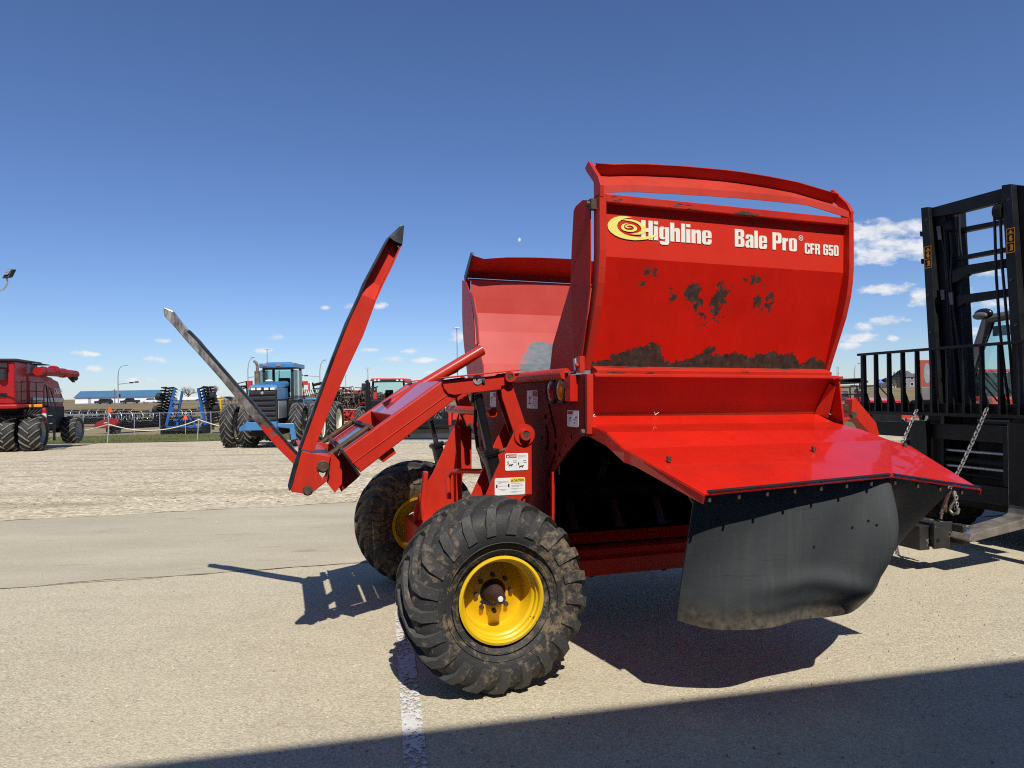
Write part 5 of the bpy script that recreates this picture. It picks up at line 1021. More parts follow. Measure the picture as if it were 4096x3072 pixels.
for v_ in (.28, 2.32):
    mb = tyre_mb(.56, .42, .26, 20, .025, .07, .3, .1, 40).xf(Matrix.Translation((5.85, v_, .56+W0)) @ Matrix.Rotation(.2, 4, 'Y')); ty = fb_(mb, 'tyre', [MAT['tyre'], MAT['tyre']], True, 0)
    mb = MB(); mb.lathe([(.262, -.16), (.25, -.17), (.23, -.10), (.10, -.08), (0, -.08), (0, .08), (.10, .08), (.23, .10), (.25, .17), (.262, .16)], (5.85, v_, .56+W0), 'y', 30); fb_(mb, 'rim', MAT['frame_black'], True, 0, ty)
for v_ in (.35, 2.25):
    mb = tyre_mb(.45, .34, .22, 18, .02, .07, .3, .1, 32).xf(Matrix.Translation((7.9, v_, .45+W0))); fb_(mb, 'tyre', [MAT['tyre'], MAT['tyre']], True, 0)
# lifting beam laid on the forks, chains and binder
hb = thing('lifting_beam', 'black worn steel beam with chipped end plate lying across the fork tips', 'beam', MF @ Matrix.Translation((4.12, 1.3, .40)))
HT = Matrix.Translation((-4.12, -1.3, -.40))
def beam_(c, d, name, mat): mb = MB(); mb.box(c, d); return mb.build(name, mat, hb, bevel=.005, frame=HT)
q = m(3766, 2088, v=.93); q2 = m(3830, 2160, v=.93)
beam_((4.13, 1.42, .385), (.18, .98, .20), 'beam_body', MAT['beam_worn']); beam_((4.125, .915, .385), (.205, .025, .215), 'end_plate', MAT['beam_worn'])
mb = MB(); mb.prism(circ(4.06, .345, .018, 12), 'uw', .9005, .903); mb.prism(circ(4.19, .39, .010, 10), 'uw', .9005, .903); mb.build('bolt_hole', MAT['frame_black'], hb, frame=HT)
beam_((4.255, .86, .395), (.075, .115, .16), 'clamp_block', MAT['beam_worn'])
mb = MB(); mb.box((4.262, .800, .40), (.05, .006, .09)); mb.build('paint_smear', MAT['royal'], hb, frame=HT)
beam_((3.985, 1.32, .36), (.108, .72, .20), 'side_block', MAT['beam_worn'])
def chain(name, a, b, label, sag=.02, L=.036, r=.0052, tail=0):
    a, b = MF @ a, MF @ b; d = (b-a); n = int(d.length/L); t = d.normalized(); s1_ = t.cross(Vector((0, 1, .2))).normalized(); s2_ = t.cross(s1_).normalized(); mb = MB()
    for i in range(n+1):
        c_ = a+d*i/n+Vector((0, 0, -sag*math.sin(math.pi*i/n))); s = s1_ if i % 2 else s2_; pts = []
        for k in range(12): an = 2*math.pi*k/12; cx_, sy_ = math.cos(an), math.sin(an); pts.append(c_+t*(cx_*.012+(.0125 if cx_ > 0 else -.0125))+s*sy_*.0145)
        mb.tube(pts, r, 6, closed=True)
    o = mb.build(name, MAT['chain'], None, smooth=True); return tag(o, label, 'chain', 'lifting chains on the forklift')
ch1 = chain('lifting_chain', m(3664, 1645, u=4.86), m(3560, 1860, u=4.25), 'galvanised chain hanging from the backrest down behind the crest of the red hood')
ch2 = chain('lifting_chain', m(3945, 1640, u=4.86), m(3800, 1950, u=4.30), 'longer galvanised chain from the backrest to the rusty binder at the fork')
bd = thing('chain_binder', 'rusty ratchet chain binder with a dangling hook on the lifting chain', 'chain binder', MF @ Matrix.Translation(m(3765, 2075, u=4.15)))
BI = (Matrix.Translation(m(3765, 2075, u=4.15))).inverted()
mb = MB(); mb.bar(m(3803, 1955, u=4.28), m(3768, 2045, u=4.20), .028, .016); mb.bar(m(3786, 1975, u=4.26), m(3783, 2050, u=4.24), .018, .018); mb.build('handle', MAT['rusty'], bd, bevel=.004, frame=BI)
mb = MB(); mb.tube([m(3768, 2040, u=4.20), m(3764, 2078, u=4.15)], .010, 8); mb.ball(m(3766, 2055, u=4.18), .018, 8); mb.build('screw_eye', MAT['rusty'], bd, smooth=True, frame=BI)
mb = MB(); hk_ = [(3815, 1965), (3822, 2000), (3806, 2020), (3800, 2040), (3812, 2056), (3830, 2052), (3836, 2036), (3828, 2030)]; mb.tube([m(*p, u=4.26) for p in hk_], [.008, .009, .012, .013, .014, .014, .011, .006], 8); mb.build('hook', MAT['chain'], bd, smooth=True, frame=BI)
mb = MB(); a, b = m(3822, 1975, u=4.27), m(3826, 2030, u=4.27)
for i in range(5): c_ = lerp(a, b, i/4)+Vector((0, .008*(-1)**i, 0)); mb.tube([c_+Vector((.013*math.cos(k*.785)*(i % 2), .013*math.cos(k*.785)*(1-i % 2), .02*math.sin(k*.785))) for k in range(8)], .005, 6, closed=True)
mb.build('chain_tail', MAT['chain'], bd, smooth=True, frame=BI)
# ================================================================== YARD AND BEYOND
ZF = -.25
FRB = MAT['frame_black']
def ag_wheel(par, x, y, r, w_, mats, rim_mat, yaw=0, nl=16, disc=-.05, name='wheel', dirs=(1, 1), z=None):
    """wheel with axle along local x; outer face to +x when disc<0 mirrored by caller"""
    M_ = Matrix.Translation((x, y, r if z is None else z)) @ Matrix.Rotation(yaw, 4, 'Z') @ Matrix.Rotation(-math.pi/2, 4, 'Z')
    rr = r*.60; h = w_/2; mb = MB(); mb.lathe([(rr*1.04, -h*.8), (rr*.97, -h*.82), (rr*.90, -h*.3), (rr*.86, disc), (rr*.35, disc-.02), (rr*.30, disc-.10), (0, disc-.10), (0, disc+.05), (rr*.86, disc+.05), (rr*.92, h*.4), (rr*.97, h*.82), (rr*1.04, h*.8)], (0, 0, 0), 'y', 28)
    wh = mb.xf(M_).build(name, rim_mat, par, smooth=True); tb = tyre_mb(r, w_, rr, nl, r*.055, r*.075, .42, .06, 40, dirs).xf(M_); tb.build('tyre', mats, wh, smooth=True)
    return wh
def vb(par, name, mat, f, smooth=False, bevel=.01):
    mb = MB(); f(mb); return mb.build(name, mat, par, smooth=smooth, bevel=bevel)
# ---- blue articulated tractor
g = gp(1098, 1789); tr_ = thing('tractor', 'blue four-wheel-drive tractor with dual tyres facing the viewer', 'tractor', place(g, R(5)))
BL = MAT['blue']; TY = [MAT['tyre'], MAT['tyre_lug']]
S = g.y/2750.
for x, yw in ((-1.66, 0), (-.96, 0), (1.0, 0), (1.74, 0)): ag_wheel(tr_, x, 0, .90, .50, TY, MAT['cream_rim'], 0, 18, .13, dirs=(-1, -1))
for x in (-1.74, -1.04, 1.04, 1.78): ag_wheel(tr_, x, 3.7, .90, .50, TY, MAT['cream_rim'], R(-6), 18, .05, dirs=(-1, -1))
vb(tr_, 'hood', BL, lambda b: b.slab([(-.56, -1.55, 2.30), (.50, -1.55, 2.30), (.50, -1.50, 2.44), (.44, -1.40, 2.52), (-.48, -1.40, 2.52), (-.56, -1.50, 2.44)], (.0, 2.0, .16)), bevel=.04)
vb(tr_, 'nose', MAT['grille'], lambda b: b.bx(-.55, .49, -1.53, .40, 1.10, 2.30), bevel=.03)
vb(tr_, 'grille', MAT['grille'], lambda b: [b.bx(-.52, .46, -1.60, -1.53, z, z+.125) for z in (1.14, 1.34, 1.54, 1.74, 1.94, 2.14)], bevel=.02)
for x in (.505, -.565): vb(tr_, 'side_cowl', BL, lambda b: b.bx(x-.01, x+.01, -1.45, .2, 1.95, 2.40))
vb(tr_, 'side_vent', MAT['silver'], lambda b: b.bx(.50, .53, -1.40, -.1, 1.20, 1.88), bevel=.02)
hd_ = vb(tr_, 'light_bar', MAT['grille'], lambda b: b.bx(-.48, .42, -1.575, -1.54, 2.30, 2.42))
for x in (-.37, -.15, .12, .35): vb(tr_, 'headlight', MAT['lamp_glass'], lambda b: b.bx(x-.085, x+.085, -1.60, -1.572, 2.31, 2.405), bevel=.012)
vb(tr_, 'badge', MAT['silver'], lambda b: b.lathe([(0, -1.62), (.055, -1.615), (.055, -1.60), (0, -1.60)], (-.03, 0, 2.20), 'y', 16))
vb(tr_, 'front_frame', BL, lambda b: [b.bx(-.62, .52, -1.72, -1.35, .78, 1.10), b.slab([(-.62, -1.65, .78), (-.95, -1.5, .75), (-.95, -1.5, .88), (-.62, -1.65, 1.08)], (0, .25, 0)), b.slab([(.52, -1.6, 1.02), (1.12, -1.5, 1.02), (1.20, -1.5, .40), (1.0, -1.5, .36), (.96, -1.5, .82), (.52, -1.6, .88)], (0, .12, 0))], bevel=.02)
vb(tr_, 'front_axle', FRB, lambda b: [b.bx(-1.9, 1.9, -.16, .16, .74, 1.06), b.bx(-.5, .5, -1.3, 4.2, .55, 1.3), b.bx(-.65, .6, .2, 3.2, 1.2, 1.75)])
vb(tr_, 'cab_frame', MAT['grille'], lambda b: [b.bx(x-.05, x+.05, y-.05, y+.05, 1.85, 3.30) for x, y in ((-.52, .55), (.62, .55), (-.52, 2.1), (.62, 2.1))]+[b.bx(-.57, .67, .5, 2.15, 1.62, 1.90), b.bx(-.57, .67, .49, .60, 3.16, 3.26), b.bx(-.30, -.27, 2.08, 2.12, 1.9, 3.2)])
vb(tr_, 'windscreen', MAT['glass'], lambda b: [b.bx(-.46, .56, .53, .54, 1.92, 3.15), b.bx(.715, .622, .62, 2.04, 1.92, 3.15), b.bx(-.525, -.678, .62, 2.04, 1.92, 3.15), b.bx(-.46, .56, 2.09, 2.10, 1.92, 3.15)], bevel=0)
vb(tr_, 'cab_roof', BL, lambda b: [b.slab([(-.66, .34, 3.24), (.74, .34, 3.24), (.77, 2.3, 3.24), (-.68, 2.3, 3.24)], (0, 0, .18)), b.slab([(-.46, .6, 3.42), (.54, .6, 3.42), (.54, 2.1, 3.42), (-.46, 2.1, 3.42)], (0, .02, .06))], bevel=.05)
for x in (-.42, .12): vb(tr_, 'marker_light', MAT['amber'], lambda b: b.bx(x-.09, x+.09, .31, .36, 3.30, 3.37))
vb(tr_, 'seat', FRB, lambda b: [b.bx(-.25, .25, 1.3, 1.8, 2.0, 2.2), b.bx(-.25, .25, 1.75, 1.9, 2.2, 2.85)], bevel=.05)
vb(tr_, 'dashboard', MAT['grille'], lambda b: [b.slab([(-.45, .6, 1.9), (.40, .6, 1.9), (.25, .6, 2.35), (-.30, .6, 2.35)], (0, .35, 0)), b.tube([Vector((-.02+.20*math.cos(t), .95+.1*math.sin(t), 2.50+.06*math.sin(t))) for t in [i*.5236 for i in range(12)]], .018, 6, closed=True)])
vb(tr_, 'exhaust_pipe', MAT['muffler'], lambda b: [b.cyl((-.66, .1, 2.45), (-.66, .1, 3.10), .115, 14), b.tube([(-.66, .1, 3.10), (-.66, .1, 3.32), (-.70, .1, 3.44), (-.80, .12, 3.52)], [.06, .06, .058, .05], 12)], True, 0)
vb(tr_, 'rear_fender', BL, lambda b: [b.bx(.75, 1.45, 2.4, 4.3, 1.86, 1.95), b.bx(-1.4, -.7, 2.4, 4.3, 1.86, 1.95), b.bx(-.6, .65, 2.6, 4.4, 1.3, 1.9)], bevel=.03)
vb(tr_, 'air_cleaner', MAT['lamp_glass'], lambda b: b.ball((-.02, -.6, 2.68), (.16, .16, .06), 12), True, 0)
vb(tr_, 'step', FRB, lambda b: [b.bx(.85, 1.1, 1.2, 1.6, z, z+.04) for z in (.6, .95, 1.3)]+[b.bar((.95, 1.2, 1.9), (1.0, .7, 2.6), .03, .03)], bevel=0)
# ---- combine harvester, cut by the picture's edge
g = gp(93, 1808); cb = thing('combine_harvester', 'red combine harvester with dual front tyres and unloading auger folded back', 'combine', place(g, R(20)) @ Matrix.Scale(1.09, 4))
k = g.y/2750.; CR = MAT['combine_red']; TYP = [MAT['tyre'], MAT['tyre_pale']]
rT = .70
for x in (-.45, .34, -3.6, -2.8): ag_wheel(cb, x, 0, rT, .66, TYP, MAT['silver'], 0, 14, -.1, dirs=(1, 1))
ag_wheel(cb, .60, 4.4, .60, .56, TYP, MAT['silver'], R(-9), 14, -.05)
ag_wheel(cb, -3.2, 4.4, .60, .56, TYP, MAT['silver'], R(-9), 14, -.05)
vb(cb, 'front_body', CR, lambda b: [b.bx(-3.6, -.02, -.8, .6, 1.78, 3.34), b.bx(-3.7, .10, -.95, 1.0, 1.62, 1.78)], bevel=.05)
vb(cb, 'side_panel', CR, lambda b: b.slab([(.02, .62, 1.80), (.02, .62, 2.95), (.02, 2.2, 3.02), (.05, 4.6, 2.70), (.10, 5.2, 1.95), (.05, 5.3, 1.20), (.05, 3.8, 1.25), (.05, 3.2, 1.6)], (-.25, 0, 0)), bevel=.06)
vb(cb, 'lower_band', MAT['silver'], lambda b: b.slab([(.06, 1.0, 1.86), (.06, 1.0, 2.02), (.12, 5.1, 1.98), (.12, 5.2, 1.78)], (-.03, 0, 0)))
vb(cb, 'rear_body', CR, lambda b: b.bx(-3.4, -.24, .6, 5.0, 1.3, 2.9), bevel=.1)
vb(cb, 'tank_side', MAT['panel_grey'], lambda b: [b.bx(-.02, .0, .62, 1.6, 2.9, 3.33), b.bx(-3.5, -.02, .6, 1.9, 2.9, 3.30)], bevel=.03)
vb(cb, 'tank_cover', MAT['grille'], lambda b: [b.bx(-3.7, .06, -.9, 2.2, 3.34, 3.42), b.bx(-.3, .30, .9, 2.4, 3.30, 3.335)], bevel=.02)
vb(cb, 'auger', CR, lambda b: [b.tube([(.25, .9, 3.02), (.33, 2.6, 3.04), (.60, 5.0, 3.02)], [.17, .17, .165], 16), b.tube([(.33, 2.5, 3.10), (.36, 2.8, 3.1)], .205, 16), b.tube([(.42, 3.5, 3.035), (.44, 3.75, 3.035)], .20, 16), b.tube([(.28, 1.4, 3.03), (.29, 1.55, 3.03)], .20, 16)], True, 0)
vb(cb, 'auger_spout', FRB, lambda b: [b.tube([(.55, 4.5, 2.88), (.60, 5.0, 2.84)], .11, 10), b.bar((.52, 4.3, 2.86), (.58, 4.8, 2.68), .1, .05)], True, 0)
vb(cb, 'undercarriage', FRB, lambda b: [b.bx(-3.4, -.1, -.3, 4.6, .75, 1.6), b.bx(-3.4, .55, -.15, .15, .58, .86), b.bx(-3.0, .30, .3, 4.4, .72, 1.62), b.bx(-3, .5, 4.3, 4.5, .5, .7)])
vb(cb, 'engine_hoses', FRB, lambda b: [b.tube([(-.6+.1*i, -.25, 1.55), (-.5+.12*i, -.45, 1.35), (-.3+.1*i, -.35, 1.30), (-.2+.12*i, -.2, 1.55)], .03, 6) for i in range(8)], True, 0)
def rail(b):
    for z in (1.9, 2.25, 2.6): b.tube([(.18, -.85, z), (.18, 1.0, z), (.40, 1.1, z)], .018, 6)
    for y in (-.8, .1, .95): b.cyl((.18, y, 1.75), (.18, y, 2.6), .018, 6)
    b.tube([(.48, .75, .6), (.48, .75, 2.3), (.48, .85, 2.5), (.48, 1.1, 2.45), (.48, 1.35, 1.4)], .022, 6); b.tube([(.80, .75, 1.3), (.62, .75, 2.2), (.60, .9, 2.4), (.60, 1.2, 2.3), (.80, 1.4, 1.2)], .02, 6)
vb(cb, 'handrail', FRB, rail, True, 0)
vb(cb, 'ladder', FRB, lambda b: [b.bx(.46, .52, .60, .72, .35, 1.6), b.bx(.80, .86, .60, .72, .35, 1.6)]+[b.bx(.46, .86, .58, .74, z, z+.03) for z in (.4, .7, 1.0, 1.3)], bevel=0)
vb(cb, 'ladder_tread', MAT['silver'], lambda b: [b.bx(.52, .80, .56, .58, z, z+.03) for z in (.4, .7, 1.0, 1.3)], bevel=0)
ex = vb(cb, 'fire_extinguisher', MAT['sticker_red'], lambda b: [b.cyl((.60, .30, 1.05), (.60, .30, 1.55), .075, 14), b.ball((.60, .30, 1.55), .075, 10)], True, 0); vb(ex, 'band', MAT['white'], lambda b: b.cyl((.60, .30, 1.24), (.60, .30, 1.40), .077, 14), True, 0)
vb(cb, 'beacon_bar', MAT['orange'], lambda b: [b.bx(.05, .52, .35, .45, 1.64, 1.75)], bevel=.02)
vb(cb, 'air_filter', MAT['grille'], lambda b: [b.cyl((-.35, -.86, 2.65), (-.35, -.86, 3.05), .13, 14), b.bx(-.5, -.2, -.95, -.8, 3.1, 3.25)], True, 0)
vb(cb, 'work_light', MAT['lamp_glass'], lambda b: [b.bx(-.82, -.62, -.86, -.81, 3.18, 3.30), b.bx(-.74, -.60, -.83, -.81, 2.80, 2.88)], bevel=.02)
_p, _f = text_mb('CASE IH', 3.7, 4.9, 2.16, 2.40, .02); vb(cb, 'lettering', MAT['white'], lambda b: b.add([(.115, q[0], q[1]) for q in _p], _f), False, 0)
vb(cb, 'panel_vent', MAT['grille'], lambda b: [b.bx(-.75, -.25, -.825, -.80, 2.02+.05*i, 2.04+.05*i) for i in range(4)], bevel=0)
# ---- lamp post at the left edge
q = at(28, 1100, 24); lp = thing('lamp_post', 'dark floodlight on a curved bracket at the left edge above the combine', 'lamp post', place((q.x-1.9, 24, gz(24))))
h = q.z-gz(24); dx = 1.9
vb(lp, 'pole', MAT['silver'], lambda b: b.tube([(0, 0, 0), (0, 0, h-.9)], [.10, .07], 10), True, 0)
vb(lp, 'arm', MAT['silver'], lambda b: b.tube([(0, 0, h-1.0), (.4, 0, h-.62), (dx-.30, 0, h-.55), (dx-.14, 0, h-.50), (dx-.04, 0, h-.40), (dx, 0, h-.26), (dx+.01, 0, h-.12)], .030, 8), True, 0)
ll = vb(lp, 'lamp_head', MAT['grille'], lambda b: b.slab([(dx-.10, -.12, h-.14), (dx+.13, -.12, h-.10), (dx+.19, .0, h+.20), (dx-.02, .0, h+.18)], (.0, .22, .03)), bevel=.02)
vb(ll, 'lens', MAT['panel_grey'], lambda b: [b.slab([(dx-.04, -.142, h-.02), (dx+.13, -.142, h+.0), (dx+.155, -.09, h+.08), (dx, -.09, h+.07)], (0, .01, 0)), b.slab([(dx-.0, -.085, h+.09), (dx+.155, -.085, h+.10), (dx+.175, -.03, h+.17), (dx+.0, -.03, h+.16)], (0, .01, 0))], bevel=0)
# ---- rope barrier and chain-link fence
rp = [(60, 1772), (429, 1776), (789, 1766), (1250, 1766)]
posts = []; rope_tops = [(70, 1702), (435, 1697), (795, 1678), (1240, 1690)]
for i, ((px, py), (tx, ty)) in enumerate(zip(rp, rope_tops)):
    g = gp(px, py); t = at(tx, ty, g.y); mb = MB(); mb.tube([g-g, t-g], .028, 8); lab = ['pale rope post beside the combine ladder', 'pale leaning rope post in front of the red header end', 'pale leaning rope post in front of the blue disc harrow', 'pale rope post hidden behind the blue tractor'][i]
    o = mb.build('rope_post', MAT['galv'], None, smooth=True); o.location = g; tag(o, lab, 'post', 'posts of the rope barrier'); posts.append(t)
mb = MB()
for a, b, s in zip(posts, posts[1:], (.42, .45, .5)): mb.tube([lerp(a, b, i/16)+Vector((0, 0, -4*s*(i/16)*(1-i/16))) for i in range(17)], .026, 6)
tag(mb.build('barrier_rope', MAT['rope'], None, smooth=True), 'white sagging rope strung between leaning posts along the gravel edge', 'rope')
fe = thing('chain_link_fence', 'galvanised chain link fence running behind the tractor and headers', 'fence', place(gp(640, 1741)))
fo = gp(640, 1741); fy = fo.y; hF = 1.75
fx = [gp(px, 1741) for px in range(-400, 4700, 107)]
fx = [Vector((fo.x+(i-18)*2.02, fy+.0, gz(fy))) for i in range(44)]
mbm = MB()
for i, p in enumerate(fx): p = p-fo; vb(fe, 'post', MAT['galv'], lambda b: b.tube([p, p+Vector((0, 0, hF+.05))], .03, 6), True, 0)
a, b = fx[0]-fo, fx[-1]-fo
vb(fe, 'top_rail', MAT['galv'], lambda q: q.tube([a+Vector((0, 0, hF)), b+Vector((0, 0, hF))], .024, 6), True, 0)
def mesh_wire(q):
    w_ = b.x-a.x; st = .16
    for i in range(int((w_+hF)/st)):
        x = a.x+i*st-hF
        for s in (1, -1):
            x0, x1 = (x, x+hF) if s > 0 else (x+hF, x); q.add([(x0, -.003*s, .02), (x0+.0022, -.003*s, .02), (x1+.0022, -.003*s, hF), (x1, -.003*s, hF)], [(0, 1, 2, 3)])
vb(fe, 'mesh', MAT['galv'], mesh_wire, False, 0)
# ---- grain headers on carts behind the fence
def header(px, py, yaw, L, lab, red_end, nr=6, sc=1.0, ang=0):
    g = gp(px, py); h = thing('grain_header', lab, 'header', place(g, yaw), 'grain headers parked behind the fence')
    vb(h, 'frame', FRB, lambda b: [b.bx(0, L, .0, .9, .62, .80), b.bx(0, L, .75, .95, 1.15, 1.30), b.bx(0, L, .75, .95, 1.6, 1.75), b.bx(0, L, -.35, .1, .55, .66), b.bx(0, L, .4, .6, 1.55, 1.75)], bevel=.02)
    for i in range(nr+1):
        x = L*i/nr; mb = MB(); mb.tube([Vector((x, -.25+.50*math.cos(t), 1.50+.50*math.sin(t))) for t in [k*.4189 for k in range(15)]], .035, 6, closed=True)
        for k in range(5): an = k*1.2566; mb.bar((x, -.25, 1.50), (x, -.25+.50*math.cos(an), 1.50+.50*math.sin(an)), .04, .04)
        mb.build('reel_wheel', MAT['galv'], h)
    for k in range(5): an = k*1.2566; vb(h, 'reel_bat', FRB, lambda b: [b.bx(0, L, -.25+.50*math.cos(an)-.03, -.25+.50*math.cos(an)+.03, 1.50+.50*math.sin(an)-.07, 1.50+.50*math.sin(an)+.05)]+[b.bar((L*q/60, -.25+.5*math.cos(an), 1.50+.5*math.sin(an)), (L*q/60, -.35+.5*math.cos(an), 1.30+.5*math.sin(an)), .02, .02) for q in range(61)], bevel=0)
    vb(h, 'cart', FRB, lambda b: [b.bx(.4, L-.3, .35, .50, .38, .52), b.bx(.8, 1.0, -.2, 1.0, .3, .45), b.bx(L-1.4, L-1.2, -.2, 1.0, .3, .45)])
    vb(h, 'draper_belt', FRB, lambda b: b.slab([(0, -.3, .66), (L, -.3, .66), (L, .5, .95), (0, .5, .95)], (0, 0, .03)))
    rr_ = random.Random(int(px)); vb(h, 'hoses', MAT['galv'], lambda b: [b.tube([(x, -.1, 1.0+rr_.uniform(0, .5)), (x+.2, -.15, 1.5+rr_.uniform(0, .4)), (x+.4, -.1, 1.1+rr_.uniform(0, .4))], .03, 5) for x in [L*(q+.2)/14 for q in range(14)]], True, 0)
    for x in (.9, L-1.3):
        for y in (-.15, .95): mb = MB(); mb.lathe([(.12, -.1), (.30, -.11), (.34, -.07), (.34, .07), (.30, .11), (.12, .1)], (x, y, .34), 'y', 20, ring=True); mb.build('wheel', MAT['tyre'], h, smooth=True)
    if red_end:
        es = vb(h, 'end_shield', MAT['combine_red'], lambda b: b.slab([(-.18, -2.1, 1.10), (-.18, -2.0, 1.40), (-.18, -.6, 1.46), (-.18, 1.0, 1.15), (-.18, 1.6, .85), (-.18, 1.6, .58), (-.18, -.2, .55), (-.18, -1.8, .86)], (.16, 0, 0)), bevel=.04)
        vb(es, 'shield_mark', MAT['white'], lambda b: [b.slab([(-.185, -.55, 1.06), (-.185, -.55, 1.13), (-.185, .0, 1.06), (-.185, .0, .99)], (-.006, 0, 0)), b.lathe([(0, -.19), (.06, -.188), (.06, -.18), (0, -.18)], (0, -.95, .86), 'x', 14)])
    return h
h1 = header(262, 1712, R(4), 7.5, 'long black grain header with pale reel rings behind the combine', False, 8)
h2 = header(424, 1738, R(60), 9.0, 'black grain header with a red end shield on a transport cart', True, 9)
def smv(px, py, d, s, lab):
    q = at(px, py, d); mb = MB(); mb.prism([(-s, -s*.75), (-s*.8, -s*.95), (s*.8, -s*.95), (s, -s*.75), (.12*s, s*.85), (-.12*s, s*.85)], 'uw', -.01, .01); o = mb.build('slow_vehicle_triangle', MAT['smv'], None); o.location = q
    return tag(o, lab, 'sign', 'orange slow-vehicle triangles')
smv(440, 1638, 44.5, .19, 'orange slow-vehicle triangle on top of the black grain header')
# ---- blue folding disc harrow
g = gp(744, 1737); dh = thing('disc_harrow', 'blue folding disc harrow with raised wings of black discs', 'disc harrow', place(g, R(2)))
RB = MAT['royal']
for s in (-1, 1):
    vb(dh, 'wing_frame', RB, lambda b: [b.bar((s*1.62, 0, .55), (s*.95, .2, 3.75), .16, .2), b.bar((s*1.45, 1.4, .55), (s*.85, 1.4, 3.55), .14, .18), b.bar((s*1.2, .2, 2.45), (s*1.2, 1.5, 2.45), .14, .14), b.bar((s*.75, .1, 2.75), (s*1.35, .1, 2.95), .12, .12), b.bar((s*1.35, .1, 1.6), (s*1.0, .1, 2.2), .1, .22)], bevel=.01)
    for gk, (yy, off) in enumerate(((-.1, .30), (1.2, .34))):
        ax0 = Vector((s*(2.22), yy, .95)); ax1 = Vector((s*(1.52), yy, 3.80)); gg = vb(dh, 'disc_gang', FRB, lambda b: b.cyl(ax0, ax1, .05, 8), True, 0); t = (ax1-ax0).normalized()
        for i in range(13):
            c_ = lerp(ax0, ax1, i/12); mb = MB(); e = Vector((t.z, 0, -t.x)); rr = .38
            ring = [c_+e*(rr*math.cos(k*.5236))+Vector((0, 1, 0))*(rr*math.sin(k*.5236)) for k in range(12)]; vs = [c_+t*.13]+ring; mb.add(vs+[q-t*.05 for q in vs], [(0, 1+k, 1+(k+1) % 12) for k in range(12)]+[(13, 14+(k+1) % 12, 14+k) for k in range(12)]+[(1+k, 14+k, 14+(k+1) % 12, 1+(k+1) % 12) for k in range(12)]); mb.build('disc', FRB, gg)
    for z in (1.95, 3.0): vb(dh, 'wing_tyre', MAT['tyre'], lambda b: b.tube([Vector((s*(2.05 if z < 2 else 1.78), .1, z))+Vector((s*.0, 0, 0)), Vector((s*(2.62 if z < 2 else 2.35), .1, z+.14))], .30, 16), True, 0)
vb(dh, 'centre_frame', RB, lambda b: [b.bar((-1.6, 0, .62), (1.6, 0, .62), .12, .14), b.bar((-1.2, .5, 1.15), (1.2, .5, 1.15), .14, .18), b.bar((-.55, .3, .7), (-.1, .3, 1.5), .12, .14), b.bar((.55, .3, .7), (.1, .3, 1.5), .12, .14), b.bar((0, .2, 1.45), (0, 2.8, .9), .18, .18), b.bx(-.75, -.6, -.05, .1, .5, 1.0), b.bx(.6, .75, -.05, .1, .5, 1.0)], bevel=.01)
vb(dh, 'rolling_basket', FRB, lambda b: [b.tube([(-1.75, -.45, .30), (1.75, -.45, .30)], .25, 10), b.bx(-1.8, -1.55, -.7, .3, .05, .75), b.bx(1.55, 1.8, -.7, .3, .05, .75)]+[b.bar((-1.6, -.45+.28*math.cos(k), .30+.28*math.sin(k)), (1.6, -.45+.28*math.cos(k), .30+.28*math.sin(k)), .05, .03) for k in [i*.785 for i in range(8)]], False, 0)
vb(dh, 'hydraulics', FRB, lambda b: [b.cyl((-1.0, .2, .8), (-.3, .2, 1.5), .07, 8), b.cyl((1.0, .2, .8), (.3, .2, 1.5), .07, 8), b.bx(-.5, .5, .1, .5, .72, 1.1)])
vb(dh, 'spring_tines', FRB, lambda b: [b.tube([(s*(1.75+.12*i), .3, 1.6), (s*(1.95+.13*i), .2, 1.1), (s*(1.8+.12*i), .1, .55)], .025, 5) for s in (-1, 1) for i in range(4)], True, 0)
vb(dh, 'lamp', MAT['lamp_glass'], lambda b: b.ball((.05, -.1, 1.72), .13, 10), True, 0)
smv(742, 1668, g.y-.4, .22, 'orange slow-vehicle triangle at the middle of the blue disc harrow')
# ---- yellow frame implement and weathered tillage implement behind the tractor
g = gp(868, 1733); yf = thing('yellow_implement', 'yellow-framed implement standing left of the blue tractor', 'implement', place(g))
vb(yf, 'frame', MAT['far_yellow'], lambda b: [b.bx(x-.07, x+.07, -.07, .07, .3, 2.9) for x in (-.75, -.3, .35)]+[b.bx(-1.0, .6, -.06, .06, z, z+.14) for z in (.55, 1.45, 2.78)], bevel=.01)
vb(yf, 'harrow_bars', MAT['brown_steel'], lambda b: [b.bx(-.2, 3.0, .6+.3*(i % 2), .68+.3*(i % 2), 1.0+.28*i, 1.06+.28*i) for i in range(7)]+[b.bx(.1+.3*i, .14+.3*i, .6, .66, .8, 2.9) for i in range(9)], bevel=0)
vb(yf, 'wheel', MAT['tyre'], lambda b: b.lathe([(.12, -.12), (.42, -.14), (.48, -.08), (.48, .08), (.42, .14), (.12, .12)], (-1.0, .2, .48), 'y', 20, ring=True), True, 0)
smv(860, 1652, g.y-.5, .20, 'orange slow-vehicle triangle on the yellow implement')
